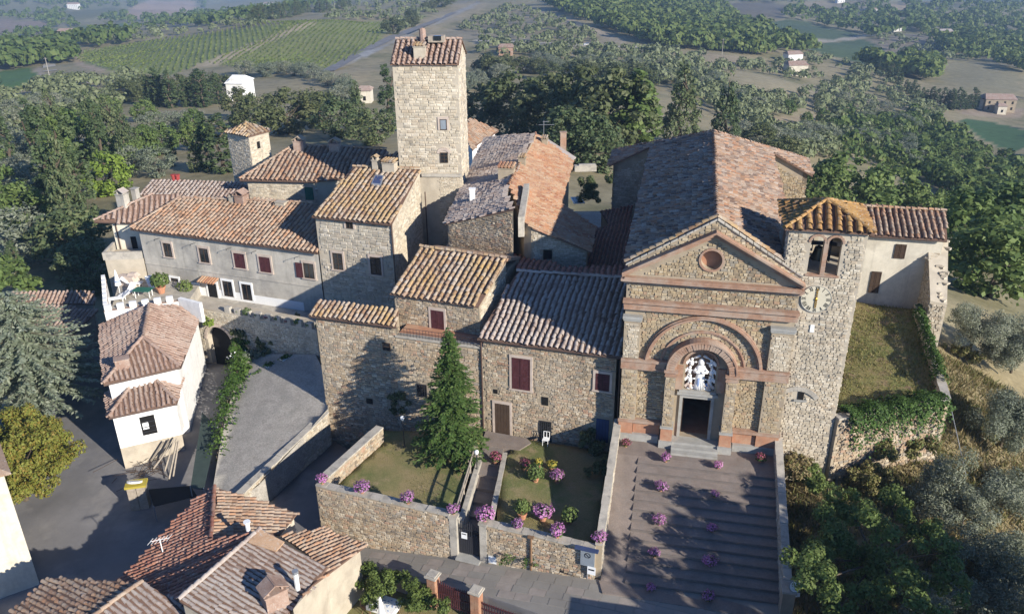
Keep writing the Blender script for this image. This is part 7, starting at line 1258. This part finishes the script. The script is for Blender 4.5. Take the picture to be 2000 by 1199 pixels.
for i in range(n): u = W2.L*(i+.5)/n; m = MB(); zt = -3.15-.22*math.sin(math.pi*(i+.5)/n); m.bar(W2.P(u, -4.9), W2.P(u, zt), .03, 5).bar(W2.P(u, zt), W2.P(u, zt+.12), .03, 4, .004); m.build('gate_bar', 'shutter_red', hz)
m = MB()
for z in (-4.8, -4.1, -3.5): W2.box(m, 0, W2.L, z, z+.08, -.03, .03)
W2.box(m, W2.L/2-.04, W2.L/2+.04, -4.9, -3.3, -.03, .03); m.build('gate_rail', 'shutter_red', hz)
W3 = Wall(pb[:2]+gd2*.3, pb[:2]+gd2*3.2); fn = empty('iron_fence', (*pb[:2], -5), 'low iron railing running on from the right brick pillar', 'fence'); m = MB(); W3.box(m, 0, W3.L, -4.1, -4.05, -.02, .02); W3.box(m, 0, W3.L, -3.7, -3.65, -.02, .02); m.build('fence_rail', 'shutter_red', fn)
for i in range(20): u = W3.L*(i+.5)/20; MB().bar(W3.P(u, -4.8), W3.P(u, -3.55), .016, 5).build('fence_bar', 'shutter_red', fn)
# ---- table, parasol
p = at(750, 1178, -4.4); tb = empty('patio_table', (p[0], p[1], -5.2), 'patio table under a patterned white cloth at the bottom edge', 'table'); MB().box(p, (1.7, 1.1, .05), (.92, -.40, 0)).build('cloth_top', 'white_glaze', tb); m = MB(); r = np.random.default_rng(2); A_ = np.array([.92, -.40, 0]); B_ = np.array([.40, .92, 0])
for i in range(26): c = p+A_*r.uniform(-.8, .8)+B_*r.uniform(-.5, .5)+(0, 0, .028); m.box(c, (.10, .07, .006), A_)
m.build('cloth_pattern', 'blue_glaze', tb)
for s in ((-.7, -.4), (.7, -.4), (.7, .4), (-.7, .4)): c = p+A_*s[0]+B_*s[1]; MB().bar((c[0], c[1], -5.2), (c[0], c[1], p[2]), .03, 5).build('leg', 'wood_brown', tb)
m = MB(); 
for s, L in ((A_, .85), (B_, .55)):
    for g in (-1, 1): o_ = B_*1.1 if s is A_ else A_*1.7; m.box(p+s*0+(o_/2)*g+(0, 0, -.14), (L*2, .015, .28), s)
m.build('cloth_side', 'white_glaze', tb)
pp = at(745, 1195, -3.9); ps = empty('parasol', (pp[0], pp[1], -5.2), 'closed white parasol standing through the patio table', 'parasol'); MB().bar((pp[0], pp[1], -5.2), (pp[0], pp[1], -2.75), .03, 6).build('pole', 'wood_grey', ps); MB().lathe((pp[0], pp[1], -4.1), [(.22, 0), (.17, .3), (.12, .8), (.05, 1.25), (.01, 1.35)], 10).build('canopy', 'white_paint', ps)
p = at(715, 1183, -4.7); chx = empty('patio_chair', (p[0], p[1], -5.2), 'brown wooden chair beside the patio table', 'chair'); MB().box(p, (.45, .45, .05), (.7, .7, 0)).build('seat', 'wood_brown', chx); MB().box(p+(-.15, .15, .3), (.45, .05, .55), (.7, .7, 0)).build('backrest', 'wood_brown', chx)
for s in ((-.2, -.2), (.2, -.2), (.2, .2), (-.2, .2)): MB().bar((p[0]+s[0], p[1]+s[1], -5.2), (p[0]+s[0], p[1]+s[1], p[2]), .02, 5).build('leg', 'wood_brown', chx)
# ---- left street : planks, dark canopy, yellow box, planter troughs, antenna
p0 = at(385, 860, -4.2); nt = empty('netting_screen', (p0[0], p0[1], -5.4), 'dark green netting screen on posts along the gravel yard edge', 'screen'); A = [at(395, 805, -3.6), at(425, 835, -3.6), at(398, 955, -3.6), at(372, 952, -3.6)]
MB().prism([a-(0, 0, .04) for a in A], A).build('net_sheet', 'netting', nt); m = MB()
for a in A: m.bar((a[0], a[1], -5.5), a+(0, 0, .1), .04, 5)
m.build('post', 'zinc', nt)
dk = [at(290, 955, -4.3), at(372, 948, -4.3), at(385, 968, -4.3), at(300, 988, -4.3)]; aw = empty('dark_canopy', (dk[0][0], dk[0][1], -5.6), 'black tarpaulin canopy between the white house and the foreground roofs', 'canopy'); MB().prism([a-(0, 0, .05) for a in dk], dk).build('tarpaulin', 'black_paint', aw); m = MB()
for a in dk: m.bar((a[0], a[1], -5.7), a, .04, 5)
m.build('pole', 'zinc', aw)
p = at(272, 985, -5.3); yb = empty('yellow_topped_hut', (p[0], p[1], -5.7), 'narrow grey wooden box with yellow rim and pale round lid in the street', 'box'); m = MB(); m.box((p[0]-.2, p[1], -4.7), (.55, .7, 2.0), (.97, .2, 0)).box((p[0]+.38, p[1]+.12, -4.7), (.55, .7, 2.0), (.97, .2, 0)); m.build('body', 'wood_grey', yb); MB().box((p[0]+.1, p[1]+.06, -3.62), (1.35, .85, .16), (.97, .2, 0)).build('rim', 'gold', yb).data.materials[0] = MATS['flower_yellow']; MB().bar((p[0], p[1]+.1, -3.54), (p[0], p[1]+.15, -3.44), .5, 16).build('lid', 'white_glaze', yb)
r = np.random.default_rng(12); wpile = [(at(300, 915, -4.9), at(345, 855, -3.4)), (at(322, 920, -4.9), at(340, 858, -3.3)), (at(312, 895, -4.9), at(330, 860, -3.6)), (at(330, 935, -4.9), at(345, 862, -3.3)), (at(338, 930, -4.9), at(349, 860, -3.3)), (at(295, 900, -5), at(320, 862, -3.6))]
for i, (a, b) in enumerate(wpile): tag(MB().bar(a, b, .07, 4).build('plank', 'wood_grey'), 'grey timber plank leaning against the white house wall, '+['leftmost long one', 'second long one', 'shorter one', 'third long one', 'rightmost one', 'short outer one'][i], 'plank', 'planks leaning on the white house')
def twigs():
    m = MB(); c = at(290, 915, -5.2)
    for i in range(90): a = c+r.normal(0, .9, 3)*[1, .8, .25]; m.bar(a, a+r.normal(0, .6, 3)*[1, 1, .2], .02, 3)
    tag(m.build('brushwood', 'wood_dark'), kind='stuff')
twigs()
for i, (a, b) in enumerate((((478, 755), (496, 738)), ((497, 738), (518, 724)), ((520, 720), (536, 714)), ((550, 706), (566, 700)))):
    z = (-2.9, -2.5, -2.1, -1.7)[i]; A, B = at(*a, z), at(*b, z); t = empty('planter_trough', tuple((A+B)/2-(0, 0, .3)), 'white planter trough along the gravel yard, '+('nearest the street', 'second from the street', 'third from the street', 'farthest up in the shade')[i], 'planter', 'planter troughs by the gravel yard'); d = (B-A); L = np.linalg.norm(d); MB().box((A+B)/2, (L, .45, .4), d).build('trough', 'white_glaze', t); C = np.array([A+d*r.random()+r.normal(0, .14, 3)*[1, 1, .5]+(0, 0, .3) for _ in range(120)]); link('foliage', quads_mesh('foliage', leaf_quads(C, r.normal(size=(120, 3))+[0, 0, 1], .2, 1.5, r), 'leaf_ivy'), t)
slope_wall('trough_kerb', 'pale stone kerb under the white planter troughs', at(478, 765, -3.3)[:2], at(535, 722, -2.4)[:2], -3.15, -2.3, .5, (-4, -3.3), mat='coping', side=(0, 0), seed=131, cap=False)
an = on_plane(318, 1078, Q1L); ant = empty('roof_antenna', tuple(an), 'white television aerial on the dark red foreground roof', 'antenna'); m = MB(); m.bar(an-(0, 0, .3), an+(0, 0, .9), .03, 5); m.build('mast', 'white_paint', ant); m = MB(); m.bar(an+(-.5, -.1, .85), an+(.5, .1, .95), .018, 4)
for i in range(6): c = an+np.array([-.5+.2*i, -.1+.04*i, .85+.02*i]); m.bar(c+(-.05, -.28, 0), c+(.05, .28, 0), .012, 4)
m.build('aerial_rods', 'white_paint', ant)
an = on_plane(1062, 268, PG2); ant = empty('roof_antenna', tuple(an), 'thin television aerial on the ridge of the long house', 'antenna'); m = MB(); m.bar(an-(0, 0, .2), an+(0, 0, 1.6), .025, 5); m.build('mast', 'zinc', ant); m = MB(); m.bar(an+(-.5, 0, 1.2), an+(1.0, 0, 1.2), .02, 4).bar(an+(-.1, 0, 1.5), an+(.5, .1, 1.5), .02, 4); m.build('aerial_rods', 'zinc', ant)
# ---- terrace furniture
def ter(px, py, z=1.22): return at(px, py, z)
for i, (x, y) in enumerate(((228, 590), (248, 580), (300, 565), (265, 560))):
    p = ter(x, y); t = empty('garden_lounger', tuple(p), 'white plastic lounger piled on the terrace, '+('nearest the stepped parapet', 'leaning in the middle', 'tilted beside the big plant pot', 'at the back by the house wall')[i], 'lounger', 'loungers on the roof terrace'); a = i*.9+.4; ax = np.array([math.cos(a), math.sin(a), 0]); by = np.array([-ax[1], ax[0], 0])
    MB().box(p+(0, 0, .38), (1.3, .6, .05), ax).build('seat', 'white_paint', t); MB().box(p+ax*.85+(0, 0, .66), (.75, .6, .05), ax*.8+np.array([0, 0, .6]), np.array([0, 0, .8])-ax*.6).build('backrest', 'white_paint', t)
    for s in (-.5, .5):
        for g in (-.25, .25): q = p+ax*s+by*g; MB().bar(q, q+(0, 0, .38), .03, 5).build('leg', 'white_paint', t)
p = ter(282, 580); t = empty('green_table', tuple(p), 'round-edged green table on the roof terrace', 'table'); MB().box(p+(0, 0, .7), (1.5, .9, .05), (.95, -.1, 0)).build('table_top', 'green_paint', t).data.materials[0] = MATS['green_paint']
for s in ((-.6, -.3), (.6, -.3), (.6, .3), (-.6, .3)): MB().bar(p+(s[0], s[1], 0), p+(s[0], s[1], .7), .03, 5).build('leg', 'white_paint', t)
p = ter(235, 575); t = empty('terrace_parasol', tuple(p), 'closed white and blue parasol on the roof terrace', 'parasol'); MB().bar(p, p+(0, 0, 2.3), .03, 6).build('pole', 'white_paint', t); MB().lathe(p+(0, 0, .9), [(.28, 0), (.2, .4), (.1, 1.1), (.02, 1.4)], 9).build('canopy', 'white_paint', t); MB().lathe(p+(0, 0, 1.2), [(.245, 0), (.23, .1)], 9).build('canopy_band', 'blue_glaze', t)
p = ter(252, 556); t = empty('draped_sheet', tuple(p), 'beige dust sheet draped over stacked furniture by the house wall', 'cover'); m = MB(); m.box(p+(0, 0, .45), (2.2, .9, .9), (.9, -.3, 0), taper=.7).box(p+(.5, .1, .95), (1.0, .7, .3), (.9, -.2, 0), taper=.6); m.build('sheet_folds', 'window_surround', t)
p = ter(316, 572); pot(p, 'green', 'big terracotta pot with a spiky plant on the roof terrace', 'pots on the terrace', 1.9); p = ter(365, 583, .3); pot(p, 'green', 'leafy pot left of the green door on the terrace', 'pots on the terrace', 1.2); 
for i in range(9):
    u = 4.4+i*.98; q = wO.P(u, T+.02, -.15); pot((*q[:2], T+.0), 'green' if i not in (3, 5) else 'dark', 'small potted plant between the merlons of the terrace wall, '+nth(i, 9), 'pots between the terrace merlons', .55, True)
for i in range(5): q = ter(225+14*i, 603-i*3, .25); t = empty('folding_chair', tuple(q), 'dark folding chair in the row inside the white parapet, '+nth(i, 5), 'chair', 'folding chairs on the roof terrace'); MB().box(q+(0, 0, .45), (.42, .4, .04), (.9, .3, 0)).build('seat', 'shutter_red', t); MB().box(q+(.1, .25, .72), (.42, .04, .5), (.9, .3, 0)).build('backrest', 'shutter_red', t); m = MB(); [m.bar(q+(s, g, 0), q+(-s, g, .45), .02, 4) for s in (-.18, .18) for g in (-.15, .15)]; m.build('leg', 'wood_dark', t)
# ---- guy cable at right, courtyard things
a, b = at(1858, 800, 2.6), at(1888, 935, -2.5); cb = empty('guy_cable', tuple(b), 'pale straight cable slanting down beside the ivy wall', 'cable'); MB().bar(a, b, .03, 5).build('cable', 'zinc', cb)
p = at(1128, 400, 2.0); t = empty('courtyard_bench', tuple(p), 'white framed glass frame lying in the shaded courtyard', 'frame'); MB().box(p+(0, 0, .5), (1.2, 2.2, .08), (.98, .1, 0)).build('frame_border', 'white_glaze', t); MB().box(p+(0, 0, .56), (.95, 1.9, .05), (.98, .1, 0)).build('frame_glass', 'glass_dark', t)
p = at(1143, 338, 2.2); t = empty('courtyard_wall', (p[0], p[1], 1.5), 'sunlit pale stone block wall at the back of the courtyard', 'wall'); MB().box(p+(0, 0, .6), (2.6, .7, .7), (.98, .05, 0)).build('block', 'coping', t); MB().box(p+(.2, .1, 1.0), (2.0, .5, .12), (.98, .05, 0)).build('top_slab', 'coping', t)
# ---- far buildings
def far_house(px, py, w, d, h, ang, label, wall='plaster_cream', roof='tile_pink', name='farmhouse', cat='house'):
    p = ground_hit(px, py, 70.); r = empty(name, tuple(p), label, cat); a = math.radians(ang); ax = np.array([math.cos(a), math.sin(a), 0]); by = np.array([-ax[1], ax[0], 0]); MB().box(p+(0, 0, h/2-1), (w, d, h+2), ax).build('wall', wall, r); m = MB(); e = .4; z = p[2]+h; q = [p+ax*(w/2+e)*i+by*(d/2+e)*j for i, j in ((-1, -1), (1, -1), (1, 1), (-1, 1))]; q = [np.array([*x[:2], z]) for x in q]; rdg = [np.array([*(p-ax*(w/2-.6))[:2], z+d*.22]), np.array([*(p+ax*(w/2-.6))[:2], z+d*.22])]
    m.add(q+rdg, [(0, 1, 5, 4), (1, 2, 5), (2, 3, 4, 5), (3, 0, 4), (3, 2, 1, 0)]); m.build('roof', roof, r)
    n = max(1, int(w/3.2)); W = Wall((p-ax*w/2-by*d/2), (p+ax*w/2-by*d/2))
    for k in range(n):
        for fl in range(max(1, int(h/3))): u = w*(k+.5)/n; m = MB(); W.box(m, u-.45, u+.45, p[2]+1+fl*2.8, p[2]+2.3+fl*2.8, 0, .04); m.build('window', 'dark_inside', r)
    return r, W, p
r, W, p = far_house(473, 195, 5.5, 9, 6, -8, 'white chapel with an arched front among the cypresses', 'plaster_white', 'plaster_white', 'chapel', 'chapel'); m = MB(); W.box(m, 1.9, 3.6, p[2], p[2]+2.6, 0.05, .1); m.build('door', 'wood_dark', r)
m = MB(); m.add([W.P(0, p[2]+6, .02), W.P(5.5, p[2]+6, .02), W.P(2.75, p[2]+8.2, .02), W.P(0, p[2]+6, -.4), W.P(5.5, p[2]+6, -.4), W.P(2.75, p[2]+8.2, -.4)], [(0, 1, 2), (5, 4, 3), (1, 4, 5, 2), (0, 2, 5, 3)]); m.build('gable', 'plaster_white', r)
far_house(1945, 215, 14, 9, 6, -10, 'stone farmhouse with red roofs at the right edge of the valley', 'mortar', 'tile_pink'); far_house(1918, 212, 5, 5, 5, -10, 'small pale outbuilding left of the farmhouse', 'plaster_cream'); far_house(1952, 222, 4, 5, 4, -10, 'little cream shed in front of the farmhouse', 'plaster_cream')
far_house(1547, 122, 9, 7, 5, 10, 'upper cream house on the slope right of the church', 'plaster_white'); far_house(1552, 147, 10, 8, 5.5, 5, 'lower cream house on the slope right of the church', 'plaster_cream'); far_house(1843, 75, 12, 8, 7, 0, 'brown stone tower house on the far wooded slope', 'mortar', 'tile_grey'); far_house(1700, 28, 14, 8, 6, 0, 'white villa far across the valley', 'plaster_white'); far_house(1640, 6, 12, 8, 6, 10, 'small white house near the top edge of the valley', 'plaster_white'); far_house(1750, 62, 8, 7, 5, 0, 'tiny pale house beside the far woodland', 'plaster_white')
far_house(8, 105, 16, 10, 7, -20, 'stone farm with red roofs at the left edge beyond the green field', 'mortar_pale', 'tile_pink'); far_house(45, 106, 14, 9, 5, -10, 'long grey-roofed farm building at the left edge', 'mortar_pale', 'tile_grey'); far_house(145, 18, 22, 14, 10, 0, 'white villa on the hazy hill at upper left', 'plaster_white'); far_house(135, 75, 14, 9, 6, 0, 'pale house at the foot of the hazy hill', 'plaster_cream'); far_house(525, 14, 24, 14, 9, 0, 'white building on the far hazy ridge', 'plaster_white'); far_house(988, 108, 7, 6, 4, 0, 'small reddish hut on the slope behind the tower', 'brick_trim'); far_house(715, 200, 4, 5, 4, 0, 'narrow pink house end hidden among trees left of the tower', 'plaster_cream')
def car(px, py, col, label, rot):
    p = ground_hit(px, py, 70.); t = empty('parked_car', tuple(p), label, 'car', None, rot); m = MB(); m.box((0, 0, .55), (4.0, 1.7, .6)); m.build('body', col, t, local=True); MB().box((-.1, 0, 1.1), (2.1, 1.5, .55), taper=.75).build('cabin', 'glass_dark', t, local=True)
    for i in (-1.25, 1.25):
        for j in (-.8, .8): MB().bar((i, j-.08, .3), (i, j+.08, .3), .32, 10).build('wheel', 'black_paint', t, local=True)
car(1148, 89, 'white_paint', 'white car on the lane behind the tower, left of the wood', .1); car(1410, 82, 'white_paint', 'white car at the edge of the wood above the church', .4)
for i, (x, y) in enumerate(((1410, 108), (654, 20), (98, 155))): p = ground_hit(x, y, 70.); t = empty('utility_pole', tuple(p), ('pale utility pole on the slope above the church', 'pale utility pole on the vineyard crest', 'pale utility pole by the green field')[i], 'pole', 'utility poles'); MB().bar(p-(0, 0, .5), p+(0, 0, 9), .16, 6, .10).build('shaft', 'coping', t); MB().bar(p+(-.8, 0, 8.4), p+(.8, 0, 8.4), .06, 4).build('crossarm', 'coping', t)
# white retaining lane by the green field
def lane(pts, w, name, mat, lift=.25):
    P = []
    for x, y in pts:
        q = ground_hit(x, y, 70.); P.append(q)
    P = np.array(P); d = np.gradient(P[:, :2], axis=0); d /= np.linalg.norm(d, axis=1)[:, None]; n = np.c_[-d[:, 1], d[:, 0]]*w/2; a = P[:, :2]+n; b = P[:, :2]-n; za, zb = terrain(a[:, 0], a[:, 1])+lift, terrain(b[:, 0], b[:, 1])+lift; V = np.r_[np.c_[a, za], np.c_[b, zb]]; k = len(P); tag(link(name, npmesh(name, V, [(i, i+1, k+i+1, k+i) for i in range(k-1)], mat)), kind='structure')
lane([(98, 140), (96, 128), (104, 118), (110, 113)], 6, 'gravel_lane', 'coping'); lane([(122, 150), (145, 158), (185, 163)], 5, 'gravel_lane', 'coping'); lane([(722, 95), (770, 72), (850, 42), (935, 4)], 6, 'country_road', 'asphalt'); lane([(640, 140), (680, 118), (722, 95)], 6, 'country_road', 'asphalt'); lane([(930, 81), (1020, 84), (1100, 87), (1200, 92), (1290, 95)], 5, 'country_road', 'coping')
